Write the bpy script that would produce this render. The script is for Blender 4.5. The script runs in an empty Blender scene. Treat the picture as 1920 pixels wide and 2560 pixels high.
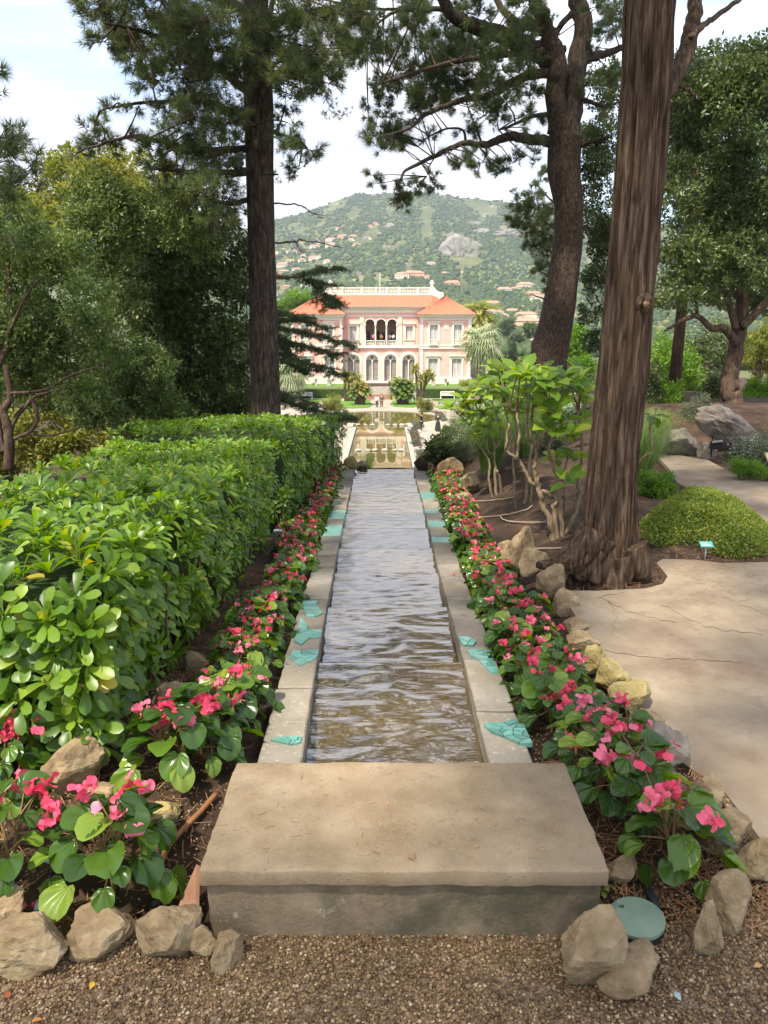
import bpy, bmesh, math, random
import numpy as np
from mathutils import Vector, Matrix, Quaternion, noise as mnoise

SC = bpy.context.scene
COL = SC.collection
rad = math.radians

# ------------------------------------------------------------------ camera
F, CX, CY = 1923.0, 960.0, 1280.0
TH = rad(13.45)
CAMZ = 1.64
cam_d = bpy.data.cameras.new('camera')
cam = bpy.data.objects.new('camera', cam_d)
COL.objects.link(cam)
cam.location = (0, 0, CAMZ)
cam.rotation_euler = (rad(90) - TH, 0, 0)
cam_d.sensor_fit = 'VERTICAL'
cam_d.sensor_height = 36.0
cam_d.lens = 36.0 * F / 2560.0
cam_d.clip_start = 0.05
cam_d.clip_end = 9000
SC.camera = cam

# ------------------------------------------------------------------ sky and sun
SUN_EL = rad(58)
SUN_H = Vector((-0.55, -0.835)).normalized()      # towards the sun, on the ground plane
sun_vec = Vector((SUN_H.x * math.cos(SUN_EL), SUN_H.y * math.cos(SUN_EL), math.sin(SUN_EL)))
world = bpy.data.worlds.new('World')
SC.world = world
world.use_nodes = True
wn = world.node_tree.nodes
wl = world.node_tree.links
wn.clear()
w_out = wn.new('ShaderNodeOutputWorld')
w_bg = wn.new('ShaderNodeBackground')
w_bg.inputs['Strength'].default_value = 0.15
w_sky = wn.new('ShaderNodeTexSky')
w_sky.sky_type = 'NISHITA'
w_sky.sun_disc = False
w_sky.sun_elevation = SUN_EL
w_sky.sun_rotation = math.atan2(SUN_H.x, SUN_H.y)
w_sky.altitude = 60
w_sky.air_density = 1.0
w_sky.dust_density = 0.6
w_tc = wn.new('ShaderNodeTexCoord')
w_map = wn.new('ShaderNodeMapping')
w_map.inputs['Scale'].default_value = (1.0, 1.0, 4.2)
w_map.inputs['Location'].default_value = (0.35, 0.2, 0.12)
w_n1 = wn.new('ShaderNodeTexNoise')
w_n1.inputs['Scale'].default_value = 1.7
w_n1.inputs['Detail'].default_value = 7
w_n1.inputs['Roughness'].default_value = 0.55
w_n1.inputs['Distortion'].default_value = 0.4
w_r1 = wn.new('ShaderNodeValToRGB')
w_r1.color_ramp.elements[0].position = 0.40
w_r1.color_ramp.elements[0].color = (0, 0, 0, 1)
w_r1.color_ramp.elements[1].position = 0.54
w_r1.color_ramp.elements[1].color = (1, 1, 1, 1)
w_n2 = wn.new('ShaderNodeTexNoise')
w_n2.inputs['Scale'].default_value = 2.6
w_n2.inputs['Detail'].default_value = 6
w_r2 = wn.new('ShaderNodeValToRGB')
w_r2.color_ramp.elements[0].position = 0.35
w_r2.color_ramp.elements[0].color = (2.0, 2.03, 2.4, 1)
w_r2.color_ramp.elements[1].position = 0.60
w_r2.color_ramp.elements[1].color = (6.0, 6.0, 6.3, 1)
w_mix = wn.new('ShaderNodeMixRGB')
wl.new(w_tc.outputs['Generated'], w_map.inputs['Vector'])
wl.new(w_map.outputs['Vector'], w_n1.inputs['Vector'])
wl.new(w_map.outputs['Vector'], w_n2.inputs['Vector'])
wl.new(w_n1.outputs['Fac'], w_r1.inputs['Fac'])
wl.new(w_n2.outputs['Fac'], w_r2.inputs['Fac'])
wl.new(w_r1.outputs['Color'], w_mix.inputs['Fac'])
wl.new(w_sky.outputs['Color'], w_mix.inputs['Color1'])
wl.new(w_r2.outputs['Color'], w_mix.inputs['Color2'])
wl.new(w_mix.outputs['Color'], w_bg.inputs['Color'])
wl.new(w_bg.outputs['Background'], w_out.inputs['Surface'])

sun_d = bpy.data.lights.new('sun', 'SUN')
sun_d.energy = 3.3
sun_d.angle = rad(2.5)
sun_d.color = (1.0, 0.92, 0.77)
sun = bpy.data.objects.new('sun', sun_d)
COL.objects.link(sun)
sun.location = (-20, -30, 50)
sun.rotation_euler = (-sun_vec).to_track_quat('-Z', 'Y').to_euler()

SC.view_settings.view_transform = 'Standard'
SC.view_settings.look = 'None'
SC.view_settings.gamma = 1.0
SC.view_settings.use_curve_mapping = False
SC.view_settings.exposure = 1.32
SC.cycles.use_denoising = True
SC.cycles.max_bounces = 5
SC.cycles.diffuse_bounces = 3
SC.cycles.glossy_bounces = 3
SC.cycles.transmission_bounces = 3
SC.cycles.volume_bounces = 0
SC.cycles.transparent_max_bounces = 8
SC.cycles.caustics_reflective = False
SC.cycles.caustics_refractive = False
SC.cycles.sample_clamp_indirect = 6.0

# ------------------------------------------------------------------ helpers
rng = np.random.default_rng(7)
random.seed(7)
ST, CT = math.sin(TH), math.cos(TH)


def ray(px, py):
    u = (px - CX) / F
    v = (py - CY) / F
    return Vector((u, CT - v * ST, -ST - v * CT))


def PY(px, py, Y):
    r = ray(px, py)
    t = Y / r.y
    return Vector((r.x * t, Y, CAMZ + r.z * t))


def PZ(px, py, z):
    r = ray(px, py)
    t = (z - CAMZ) / r.z
    return Vector((r.x * t, r.y * t, z))


def D(x, y):
    return (x * 1.15732, y * 1.15732)


def smooth(a, b, x):
    t = min(1.0, max(0.0, (x - a) / (b - a)))
    return t * t * (3 - 2 * t)


def link(o, parent=None):
    COL.objects.link(o)
    if parent is not None:
        o.parent = parent
    return o


def tag(o, label=None, cat=None, group=None, kind=None):
    if label:
        o['label'] = label
    if cat:
        o['category'] = cat
    if group:
        o['group'] = group
    if kind:
        o['kind'] = kind
    return o


def empty(name, loc=(0, 0, 0), label=None, cat=None, group=None):
    o = bpy.data.objects.new(name, None)
    o.empty_display_size = 0.1
    o.location = loc
    COL.objects.link(o)
    tag(o, label, cat, group)
    return o


def put(name, me, parent=None, mat=None, M=None):
    o = bpy.data.objects.new(name, me)
    COL.objects.link(o)
    if parent is not None:
        o.parent = parent
    if M is not None:
        o.matrix_local = M
    return o


def arr_mesh(name, V, Fa, mat, rnd=None, smooth_shade=False):
    V = np.asarray(V, dtype=np.float32)
    Fa = np.asarray(Fa, dtype=np.int32)
    k = Fa.shape[1]
    me = bpy.data.meshes.new(name)
    me.vertices.add(len(V))
    me.vertices.foreach_set('co', V.ravel())
    me.loops.add(Fa.size)
    me.loops.foreach_set('vertex_index', Fa.ravel())
    me.polygons.add(len(Fa))
    me.polygons.foreach_set('loop_start', np.arange(0, Fa.size, k, dtype=np.int32))
    if smooth_shade:
        me.polygons.foreach_set('use_smooth', np.ones(len(Fa), dtype=bool))
    me.update(calc_edges=True)
    if rnd is not None:
        at = me.attributes.new('rnd', 'FLOAT', 'POINT')
        at.data.foreach_set('value', np.asarray(rnd, dtype=np.float32))
    if mat is not None:
        me.materials.append(mat)
    return me


class MB:
    """collects shapes, builds one mesh"""
    def __init__(self):
        self.v = []
        self.f = []

    def add(self, vs, fs):
        n = len(self.v)
        self.v.extend([tuple(p) for p in vs])
        self.f.extend([tuple(i + n for i in f) for f in fs])
        return self

    def box(self, x0, x1, y0, y1, z0, z1, M=None):
        vs = [(x0, y0, z0), (x1, y0, z0), (x1, y1, z0), (x0, y1, z0), (x0, y0, z1), (x1, y0, z1), (x1, y1, z1), (x0, y1, z1)]
        if M is not None:
            vs = [M @ Vector(p) for p in vs]
        return self.add(vs, [(0, 3, 2, 1), (4, 5, 6, 7), (0, 1, 5, 4), (1, 2, 6, 5), (2, 3, 7, 6), (3, 0, 4, 7)])

    def tube(self, pts, radii, sides=8, rfun=None, cap=True):
        pts = [Vector(p) for p in pts]
        n = len(pts)
        if isinstance(radii, (int, float)):
            radii = [radii] * n
        tans = []
        for i in range(n):
            a = pts[max(0, i - 1)]
            b = pts[min(n - 1, i + 1)]
            t = (b - a)
            if t.length < 1e-9:
                t = Vector((0, 0, 1))
            tans.append(t.normalized())
        ref = Vector((1, 0, 0)) if abs(tans[0].x) < 0.8 else Vector((0, 1, 0))
        u = (ref - tans[0] * ref.dot(tans[0])).normalized()
        vs = []
        for i in range(n):
            u = (u - tans[i] * u.dot(tans[i]))
            u = u.normalized() if u.length > 1e-6 else Vector((1, 0, 0))
            w = tans[i].cross(u)
            for k in range(sides):
                a = 2 * math.pi * k / sides
                r = radii[i]
                if rfun:
                    r = r * rfun(i, a, pts[i])
                vs.append(pts[i] + u * (math.cos(a) * r) + w * (math.sin(a) * r))
        fs = []
        for i in range(n - 1):
            for k in range(sides):
                k2 = (k + 1) % sides
                fs.append((i * sides + k, i * sides + k2, (i + 1) * sides + k2, (i + 1) * sides + k))
        if cap:
            fs.append(tuple(range(sides - 1, -1, -1)))
            fs.append(tuple((n - 1) * sides + k for k in range(sides)))
        return self.add(vs, fs)

    def lathe(self, prof, center=(0, 0, 0), sides=16):
        c = Vector(center)
        vs = []
        for r, z in prof:
            for k in range(sides):
                a = 2 * math.pi * k / sides
                vs.append(c + Vector((r * math.cos(a), r * math.sin(a), z)))
        fs = []
        for i in range(len(prof) - 1):
            for k in range(sides):
                k2 = (k + 1) % sides
                fs.append((i * sides + k, i * sides + k2, (i + 1) * sides + k2, (i + 1) * sides + k))
        fs.append(tuple(range(sides - 1, -1, -1)))
        fs.append(tuple((len(prof) - 1) * sides + k for k in range(sides)))
        return self.add(vs, fs)

    def mesh(self, name, mat=None, sm=False):
        me = bpy.data.meshes.new(name)
        me.from_pydata(self.v, [], self.f)
        me.update()
        if sm:
            me.polygons.foreach_set('use_smooth', np.ones(len(me.polygons), dtype=bool))
        if mat is not None:
            me.materials.append(mat)
        return me

    def build(self, name, mat=None, parent=None, sm=False):
        return put(name, self.mesh(name, mat, sm), parent)


TMP = bpy.data.scenes.new('workbench')


def evaluated_mesh(ob):
    TMP.collection.objects.link(ob)
    vl = TMP.view_layers[0]
    vl.update()
    return bpy.data.meshes.new_from_object(ob.evaluated_get(vl.depsgraph))


def panel_mesh(name, outer, holes, depth, mat, flat=False):
    """2D outline with holes, extruded; flat: lies in XY (depth along Z), else stands in XZ (depth along Y)"""
    cu = bpy.data.curves.new(name, 'CURVE')
    cu.dimensions = '2D'
    cu.fill_mode = 'BOTH'
    cu.extrude = depth / 2
    for pl in [outer] + list(holes):
        sp = cu.splines.new('POLY')
        sp.points.add(len(pl) - 1)
        for p, q in zip(sp.points, pl):
            p.co = (q[0], q[1], 0, 1)
        sp.use_cyclic_u = True
    ob = bpy.data.objects.new(name, cu)
    me = evaluated_mesh(ob)
    bpy.data.objects.remove(ob)
    bpy.data.curves.remove(cu)
    if not flat:
        me.transform(Matrix(((1, 0, 0, 0), (0, 0, -1, 0), (0, 1, 0, 0), (0, 0, 0, 1))))
    me.name = name
    me.materials.clear()
    if mat is not None:
        me.materials.append(mat)
    return me


def arc(cx, cz, r, a0, a1, n):
    return [(cx + r * math.cos(a0 + (a1 - a0) * i / n), cz + r * math.sin(a0 + (a1 - a0) * i / n)) for i in range(n + 1)]


# ------------------------------------------------------------------ materials
def new_mat(name):
    m = bpy.data.materials.new(name)
    m.use_nodes = True
    nt = m.node_tree
    nt.nodes.clear()
    out = nt.nodes.new('ShaderNodeOutputMaterial')
    return m, nt.nodes, nt.links, out


def ramp(N, stops):
    r = N.new('ShaderNodeValToRGB')
    el = r.color_ramp.elements
    while len(el) < len(stops):
        el.new(0.5)
    for e, (p, c) in zip(el, stops):
        e.position = p
        e.color = (c[0], c[1], c[2], 1)
    return r


def noise_node(N, L, vec, scale, detail=5, rough=0.55, dist=0.0):
    n = N.new('ShaderNodeTexNoise')
    n.inputs['Scale'].default_value = scale
    n.inputs['Detail'].default_value = detail
    n.inputs['Roughness'].default_value = rough
    n.inputs['Distortion'].default_value = dist
    if vec is not None:
        L.new(vec, n.inputs['Vector'])
    return n


def coords(N, L, scale=(1, 1, 1), kind='Object'):
    tc = N.new('ShaderNodeTexCoord')
    mp = N.new('ShaderNodeMapping')
    mp.inputs['Scale'].default_value = scale
    L.new(tc.outputs[kind], mp.inputs['Vector'])
    return mp.outputs['Vector']


def surf(name, stops, scale=4, rough=0.8, bump=0.3, bscale=None, detail=8, stretch=(1, 1, 1), bdist=0.02, spec=0.3,
         stain=None, nrough=0.6, dist=0.0, objvar=0.0):
    """noise coloured opaque surface with fine relief; stain = (scale, lo, hi, colour)"""
    m, N, L, out = new_mat(name)
    b = N.new('ShaderNodeBsdfPrincipled')
    b.inputs['Roughness'].default_value = rough
    b.inputs['Specular IOR Level'].default_value = spec
    vec = coords(N, L, stretch)
    n = noise_node(N, L, vec, scale, detail, nrough, dist)
    r = ramp(N, stops)
    L.new(n.outputs['Fac'], r.inputs['Fac'])
    colour = r.outputs['Color']
    if stain:
        ss = stain if isinstance(stain, list) else [stain]
        for (sc, lo, hi, c) in ss:
            n3 = noise_node(N, L, vec, sc, 6, 0.65)
            r3 = ramp(N, [(lo, (0, 0, 0)), (hi, (1, 1, 1))])
            L.new(n3.outputs['Fac'], r3.inputs['Fac'])
            mx = N.new('ShaderNodeMixRGB')
            L.new(r3.outputs['Color'], mx.inputs['Fac'])
            L.new(colour, mx.inputs['Color1'])
            mx.inputs['Color2'].default_value = (*c, 1)
            colour = mx.outputs['Color']
    if objvar:
        oi = N.new('ShaderNodeObjectInfo')
        mr = N.new('ShaderNodeMapRange')
        mr.inputs['To Min'].default_value = 1 - objvar
        mr.inputs['To Max'].default_value = 1 + objvar
        L.new(oi.outputs['Random'], mr.inputs['Value'])
        hs = N.new('ShaderNodeHueSaturation')
        L.new(mr.outputs[0], hs.inputs['Value'])
        L.new(colour, hs.inputs['Color'])
        colour = hs.outputs['Color']
    L.new(colour, b.inputs['Base Color'])
    if bump:
        n2 = noise_node(N, L, vec, bscale or scale * 6, 6, 0.6)
        bp = N.new('ShaderNodeBump')
        bp.inputs['Strength'].default_value = bump
        bp.inputs['Distance'].default_value = bdist
        L.new(n2.outputs['Fac'], bp.inputs['Height'])
        L.new(bp.outputs['Normal'], b.inputs['Normal'])
    L.new(b.outputs['BSDF'], out.inputs['Surface'])
    return m


def leaf_mat(name, stops, trans=0.35, rough=0.45, tcol=None, spec=0.4, vary=0.0):
    m, N, L, out = new_mat(name)
    at = N.new('ShaderNodeAttribute')
    at.attribute_name = 'rnd'
    oi = N.new('ShaderNodeObjectInfo')
    ad = N.new('ShaderNodeMath')
    ad.operation = 'ADD'
    L.new(at.outputs['Fac'], ad.inputs[0])
    L.new(oi.outputs['Random'], ad.inputs[1])
    fr = N.new('ShaderNodeMath')
    fr.operation = 'FRACT'
    L.new(ad.outputs[0], fr.inputs[0])
    r = ramp(N, stops)
    L.new(fr.outputs[0], r.inputs['Fac'])
    b = N.new('ShaderNodeBsdfPrincipled')
    b.inputs['Roughness'].default_value = rough
    b.inputs['Specular IOR Level'].default_value = spec
    L.new(r.outputs['Color'], b.inputs['Base Color'])
    t = N.new('ShaderNodeBsdfTranslucent')
    if tcol is None:
        hs = N.new('ShaderNodeHueSaturation')
        hs.inputs['Hue'].default_value = 0.485
        hs.inputs['Saturation'].default_value = 1.15
        hs.inputs['Value'].default_value = 2.2
        L.new(r.outputs['Color'], hs.inputs['Color'])
        L.new(hs.outputs['Color'], t.inputs['Color'])
    else:
        t.inputs['Color'].default_value = (*tcol, 1)
    mx = N.new('ShaderNodeMixShader')
    mx.inputs[0].default_value = trans
    L.new(b.outputs['BSDF'], mx.inputs[1])
    L.new(t.outputs['BSDF'], mx.inputs[2])
    L.new(mx.outputs[0], out.inputs['Surface'])
    return m


def vein_bump(m):
    """ribs fanning out from the stalk of a leaf"""
    N, L = m.node_tree.nodes, m.node_tree.links
    tc = N.new('ShaderNodeTexCoord')
    sp = N.new('ShaderNodeSeparateXYZ')
    L.new(tc.outputs['Object'], sp.inputs[0])
    at = N.new('ShaderNodeMath')
    at.operation = 'ARCTAN2'
    L.new(sp.outputs[0], at.inputs[0])
    L.new(sp.outputs[1], at.inputs[1])
    mu = N.new('ShaderNodeMath')
    mu.operation = 'MULTIPLY'
    mu.inputs[1].default_value = 9.0
    L.new(at.outputs[0], mu.inputs[0])
    si = N.new('ShaderNodeMath')
    si.operation = 'SINE'
    L.new(mu.outputs[0], si.inputs[0])
    bp = N.new('ShaderNodeBump')
    bp.inputs['Strength'].default_value = 0.55
    bp.inputs['Distance'].default_value = 0.004
    L.new(si.outputs[0], bp.inputs['Height'])
    for n in N:
        if n.type == 'BSDF_PRINCIPLED':
            L.new(bp.outputs['Normal'], n.inputs['Normal'])


def plain(name, col, rough=0.6, spec=0.3, metal=0.0):
    m, N, L, out = new_mat(name)
    b = N.new('ShaderNodeBsdfPrincipled')
    vec = coords(N, L, (1, 1, 1))
    n = noise_node(N, L, vec, 9, 5)
    r = ramp(N, [(0.3, [c * 0.8 for c in col]), (0.7, [min(1, c * 1.12) for c in col])])
    L.new(n.outputs['Fac'], r.inputs['Fac'])
    L.new(r.outputs['Color'], b.inputs['Base Color'])
    b.inputs['Roughness'].default_value = rough
    b.inputs['Specular IOR Level'].default_value = spec
    b.inputs['Metallic'].default_value = metal
    L.new(b.outputs['BSDF'], out.inputs['Surface'])
    return m


def bark_mat(name, dark, mid, light, stretch, scale=6, bump=0.9, bdist=0.02):
    m, N, L, out = new_mat(name)
    b = N.new('ShaderNodeBsdfPrincipled')
    b.inputs['Roughness'].default_value = 0.9
    b.inputs['Specular IOR Level'].default_value = 0.15
    vec = coords(N, L, stretch)
    n = noise_node(N, L, vec, scale, 9, 0.65, 0.6)
    r = ramp(N, [(0.30, dark), (0.50, mid), (0.72, light)])
    L.new(n.outputs['Fac'], r.inputs['Fac'])
    L.new(r.outputs['Color'], b.inputs['Base Color'])
    n2 = noise_node(N, L, vec, scale * 1.7, 8, 0.6, 0.4)
    bp = N.new('ShaderNodeBump')
    bp.inputs['Strength'].default_value = bump
    bp.inputs['Distance'].default_value = bdist
    L.new(n2.outputs['Fac'], bp.inputs['Height'])
    L.new(bp.outputs['Normal'], b.inputs['Normal'])
    L.new(b.outputs['BSDF'], out.inputs['Surface'])
    return m


def water_mat(name, stops, rough=0.03, bumps=((6, 0.3, 0.02, (1, 1, 1)),), cscale=1.2, ior=1.4):
    m, N, L, out = new_mat(name)
    b = N.new('ShaderNodeBsdfPrincipled')
    b.inputs['Roughness'].default_value = rough
    b.inputs['IOR'].default_value = ior
    b.inputs['Specular IOR Level'].default_value = 0.5
    vec = coords(N, L, (1, 1, 1))
    n = noise_node(N, L, vec, cscale, 4)
    r = ramp(N, stops)
    L.new(n.outputs['Fac'], r.inputs['Fac'])
    L.new(r.outputs['Color'], b.inputs['Base Color'])
    prev = None
    for (sc, st, di, stretch) in bumps:
        v2 = coords(N, L, stretch)
        n2 = noise_node(N, L, v2, sc, 3, 0.5, 0.3)
        bp = N.new('ShaderNodeBump')
        bp.inputs['Strength'].default_value = st
        bp.inputs['Distance'].default_value = di
        L.new(n2.outputs['Fac'], bp.inputs['Height'])
        if prev is not None:
            L.new(prev, bp.inputs['Normal'])
        prev = bp.outputs['Normal']
    if prev is not None:
        L.new(prev, b.inputs['Normal'])
    L.new(b.outputs['BSDF'], out.inputs['Surface'])
    return m


M = {}
M['soil'] = surf('soil', [(0.3, (0.022, 0.013, 0.008)), (0.55, (0.055, 0.032, 0.019)), (0.75, (0.11, 0.068, 0.04))], 5, 0.95, 0.9, 40, bdist=0.02,
                 stain=[(1.4, 0.54, 0.7, (0.12, 0.062, 0.034))])
M['gravel_base'] = surf('gravel base', [(0.35, (0.10, 0.065, 0.04)), (0.55, (0.23, 0.16, 0.10)), (0.7, (0.38, 0.29, 0.2))], 70, 0.95, 1.0, 90, bdist=0.01)
M['pebble'] = leaf_mat('pebble', [(0.0, (0.07, 0.039, 0.015)), (0.35, (0.15, 0.09, 0.040)), (0.7, (0.23, 0.145, 0.066)), (0.92, (0.34, 0.235, 0.125)), (1.0, (0.48, 0.375, 0.24))], 0.0, 0.75)
M['path'] = surf('path concrete', [(0.25, (0.175, 0.132, 0.088)), (0.55, (0.26, 0.205, 0.142)), (0.8, (0.335, 0.275, 0.2))], 2.2, 0.9, 0.35, 60, bdist=0.006,
                 stain=[(0.9, 0.52, 0.66, (0.155, 0.11, 0.075)), (3.1, 0.56, 0.7, (0.19, 0.142, 0.097)), (26, 0.62, 0.72, (0.20, 0.14, 0.095)), (90, 0.6, 0.7, (0.24, 0.175, 0.12))])
M['concrete'] = surf('weathered concrete', [(0.25, (0.16, 0.112, 0.062)), (0.5, (0.25, 0.185, 0.112)), (0.75, (0.35, 0.275, 0.18))], 5.5, 0.9, 0.5, 110, bdist=0.004,
                     stain=[(3.2, 0.56, 0.74, (0.20, 0.125, 0.08)), (30, 0.62, 0.72, (0.16, 0.12, 0.085)), (60, 0.70, 0.75, (0.42, 0.36, 0.28)), (150, 0.57, 0.68, (0.30, 0.24, 0.175)), (110, 0.60, 0.68, (0.15, 0.112, 0.075)), (1.6, 0.5, 0.7, (0.235, 0.185, 0.125))])
M['concrete_old'] = surf('mossy concrete', [(0.25, (0.11, 0.087, 0.05)), (0.5, (0.20, 0.155, 0.097)), (0.75, (0.30, 0.24, 0.165))], 6, 0.92, 0.6, 80, bdist=0.006,
                         stain=[(4, 0.55, 0.7, (0.10, 0.105, 0.045)), (16, 0.63, 0.7, (0.38, 0.33, 0.26)), (90, 0.57, 0.66, (0.27, 0.22, 0.16)), (2.2, 0.5, 0.64, (0.085, 0.075, 0.045))])
M['coping'] = surf('coping stone', [(0.25, (0.12, 0.105, 0.085)), (0.5, (0.21, 0.185, 0.15)), (0.75, (0.31, 0.28, 0.235))], 4, 0.8, 0.5, 60, bdist=0.006,
                   stain=[(5, 0.55, 0.68, (0.13, 0.105, 0.075)), (45, 0.58, 0.68, (0.30, 0.27, 0.22)), (2.0, 0.5, 0.62, (0.20, 0.165, 0.12)), (1.1, 0.52, 0.6, (0.14, 0.13, 0.10))], objvar=0.25)
M['coping_pale'] = surf('pale coping stone', [(0.25, (0.18, 0.155, 0.115)), (0.6, (0.29, 0.255, 0.20)), (0.8, (0.38, 0.34, 0.28))], 4, 0.75, 0.5, 60, bdist=0.006,
                        stain=[(5, 0.55, 0.7, (0.22, 0.18, 0.13)), (45, 0.58, 0.68, (0.45, 0.41, 0.34)), (2.5, 0.52, 0.64, (0.27, 0.225, 0.16))], objvar=0.15)
M['chwall'] = surf('channel wall', [(0.3, (0.075, 0.085, 0.06)), (0.6, (0.17, 0.2, 0.15)), (0.8, (0.3, 0.33, 0.27))], 7, 0.6, 0.4, 50)
M['tile'] = surf('turquoise glaze', [(0.3, (0.075, 0.215, 0.18)), (0.55, (0.12, 0.30, 0.25)), (0.8, (0.22, 0.38, 0.32))], 9, 0.36, 0.25, 60, bdist=0.003, spec=0.5,
                 stain=[(14, 0.56, 0.68, (0.26, 0.27, 0.21))], objvar=0.25)
M['rock'] = surf('field rock', [(0.25, (0.10, 0.066, 0.034)), (0.5, (0.25, 0.18, 0.10)), (0.78, (0.44, 0.345, 0.215))], 9, 0.9, 0.8, 45, bdist=0.012,
                 stain=[(5, 0.57, 0.72, (0.15, 0.135, 0.06)), (11, 0.62, 0.74, (0.24, 0.21, 0.185))])
M['rock_grey'] = surf('grey rock', [(0.25, (0.09, 0.075, 0.06)), (0.5, (0.20, 0.17, 0.135)), (0.78, (0.34, 0.30, 0.25))], 8, 0.9, 0.8, 40, bdist=0.012,
                      stain=[(5, 0.55, 0.72, (0.19, 0.16, 0.10))])
M['rock_yellow'] = surf('yellow lichen rock', [(0.25, (0.17, 0.125, 0.045)), (0.5, (0.32, 0.25, 0.10)), (0.78, (0.45, 0.37, 0.19))], 8, 0.9, 0.8, 40, bdist=0.012,
                        stain=[(5, 0.55, 0.72, (0.2, 0.19, 0.09))])
M['cypress_bark'] = bark_mat('cypress bark', (0.012, 0.008, 0.005), (0.085, 0.054, 0.034), (0.235, 0.168, 0.115), (13, 13, 1.3), 2.6, 1.0, 0.035)
M['pine_bark'] = bark_mat('pine bark', (0.014, 0.010, 0.008), (0.06, 0.044, 0.033), (0.15, 0.115, 0.09), (4.2, 4.2, 1.0), 7, 1.0, 0.03)
M['pine_bark_fine'] = bark_mat('platy pine bark', (0.016, 0.011, 0.008), (0.062, 0.043, 0.031), (0.16, 0.115, 0.085), (3, 3, 1.5), 10, 1.0, 0.025)
M['twig'] = bark_mat('twig', (0.03, 0.02, 0.014), (0.08, 0.055, 0.038), (0.16, 0.12, 0.085), (3, 3, 1), 8, 0.6)
M['shrub_stem'] = bark_mat('shrub stem', (0.10, 0.07, 0.04), (0.20, 0.145, 0.09), (0.32, 0.245, 0.165), (3, 3, 1.2), 9, 0.5, 0.008)
M['oak_bark'] = bark_mat('oak bark', (0.03, 0.019, 0.013), (0.085, 0.056, 0.038), (0.16, 0.115, 0.08), (3, 3, 0.8), 7, 0.9)
M['needle'] = leaf_mat('pine needle', [(0.0, (0.030, 0.048, 0.017)), (0.4, (0.055, 0.082, 0.026)), (0.8, (0.085, 0.118, 0.036)), (1.0, (0.16, 0.17, 0.06))], 0.3, 0.55)
M['needle_dry'] = leaf_mat('dry needle', [(0.0, (0.20, 0.085, 0.035)), (0.6, (0.33, 0.16, 0.07)), (1.0, (0.45, 0.27, 0.14))], 0.0, 0.8)
M['cedar'] = leaf_mat('cedar needle', [(0.0, (0.035, 0.06, 0.026)), (0.5, (0.06, 0.095, 0.038)), (1.0, (0.10, 0.14, 0.05))], 0.25, 0.55)
M['holm'] = leaf_mat('dark evergreen leaf', [(0.0, (0.028, 0.045, 0.014)), (0.45, (0.058, 0.085, 0.026)), (0.85, (0.11, 0.145, 0.042)), (1.0, (0.19, 0.21, 0.07))], 0.28, 0.42)
M['olive'] = leaf_mat('olive toned leaf', [(0.0, (0.045, 0.075, 0.018)), (0.45, (0.09, 0.135, 0.033)), (0.85, (0.155, 0.205, 0.055)), (1.0, (0.27, 0.30, 0.11))], 0.32, 0.5)
M['yellowgreen'] = leaf_mat('yellow green leaf', [(0.0, (0.075, 0.10, 0.018)), (0.5, (0.15, 0.18, 0.033)), (1.0, (0.28, 0.27, 0.07))], 0.4, 0.5)
M['brightgreen'] = leaf_mat('bright green leaf', [(0.0, (0.055, 0.12, 0.015)), (0.5, (0.10, 0.20, 0.025)), (1.0, (0.18, 0.28, 0.04))], 0.42, 0.5)
M['mound'] = leaf_mat('ground cover leaf', [(0.0, (0.085, 0.125, 0.017)), (0.5, (0.17, 0.225, 0.03)), (0.9, (0.27, 0.31, 0.06)), (1.0, (0.4, 0.42, 0.13))], 0.35, 0.5)
M['hedge'] = leaf_mat('hedge leaf', [(0.0, (0.055, 0.12, 0.010)), (0.5, (0.10, 0.19, 0.014)), (0.85, (0.16, 0.265, 0.020)), (0.97, (0.25, 0.34, 0.035)), (1.0, (0.40, 0.33, 0.05))], 0.36, 0.38, spec=0.5)
M['hedge_core'] = surf('hedge shade colour', [(0.3, (0.016, 0.03, 0.008)), (0.7, (0.05, 0.08, 0.018))], 30, 0.95, 0.8, 30)  # dark tone painted in for the shade behind the leaves
M['begonia'] = leaf_mat('begonia leaf', [(0.0, (0.030, 0.070, 0.012)), (0.45, (0.055, 0.118, 0.015)), (0.8, (0.105, 0.195, 0.022)), (1.0, (0.22, 0.31, 0.04))], 0.33, 0.26, spec=0.5)
vein_bump(M['begonia'])
M['petal'] = leaf_mat('begonia petal', [(0.0, (0.66, 0.045, 0.10)), (0.5, (0.80, 0.10, 0.19)), (1.0, (0.88, 0.26, 0.36))], 0.3, 0.5, tcol=(0.9, 0.12, 0.19))
M['stem_red'] = plain('begonia stem', (0.22, 0.14, 0.06))
M['stem_green'] = plain('green stem', (0.13, 0.17, 0.05))
M['fig'] = leaf_mat('large shrub leaf', [(0.0, (0.06, 0.12, 0.014)), (0.4, (0.11, 0.20, 0.02)), (0.8, (0.18, 0.28, 0.03)), (1.0, (0.32, 0.38, 0.055))], 0.42, 0.42)
M['grass'] = leaf_mat('grass blade', [(0.0, (0.08, 0.14, 0.03)), (0.6, (0.15, 0.235, 0.06)), (1.0, (0.28, 0.35, 0.13))], 0.35, 0.5)
M['greygreen'] = leaf_mat('grey green leaf', [(0.0, (0.05, 0.065, 0.032)), (0.6, (0.095, 0.12, 0.062)), (1.0, (0.19, 0.21, 0.13))], 0.2, 0.6)
M['hilltree'] = leaf_mat('far tree crown', [(0.0, (0.022, 0.044, 0.014)), (0.5, (0.045, 0.075, 0.020)), (0.85, (0.085, 0.115, 0.030)), (1.0, (0.15, 0.165, 0.05))], 0.0, 0.8)
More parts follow.
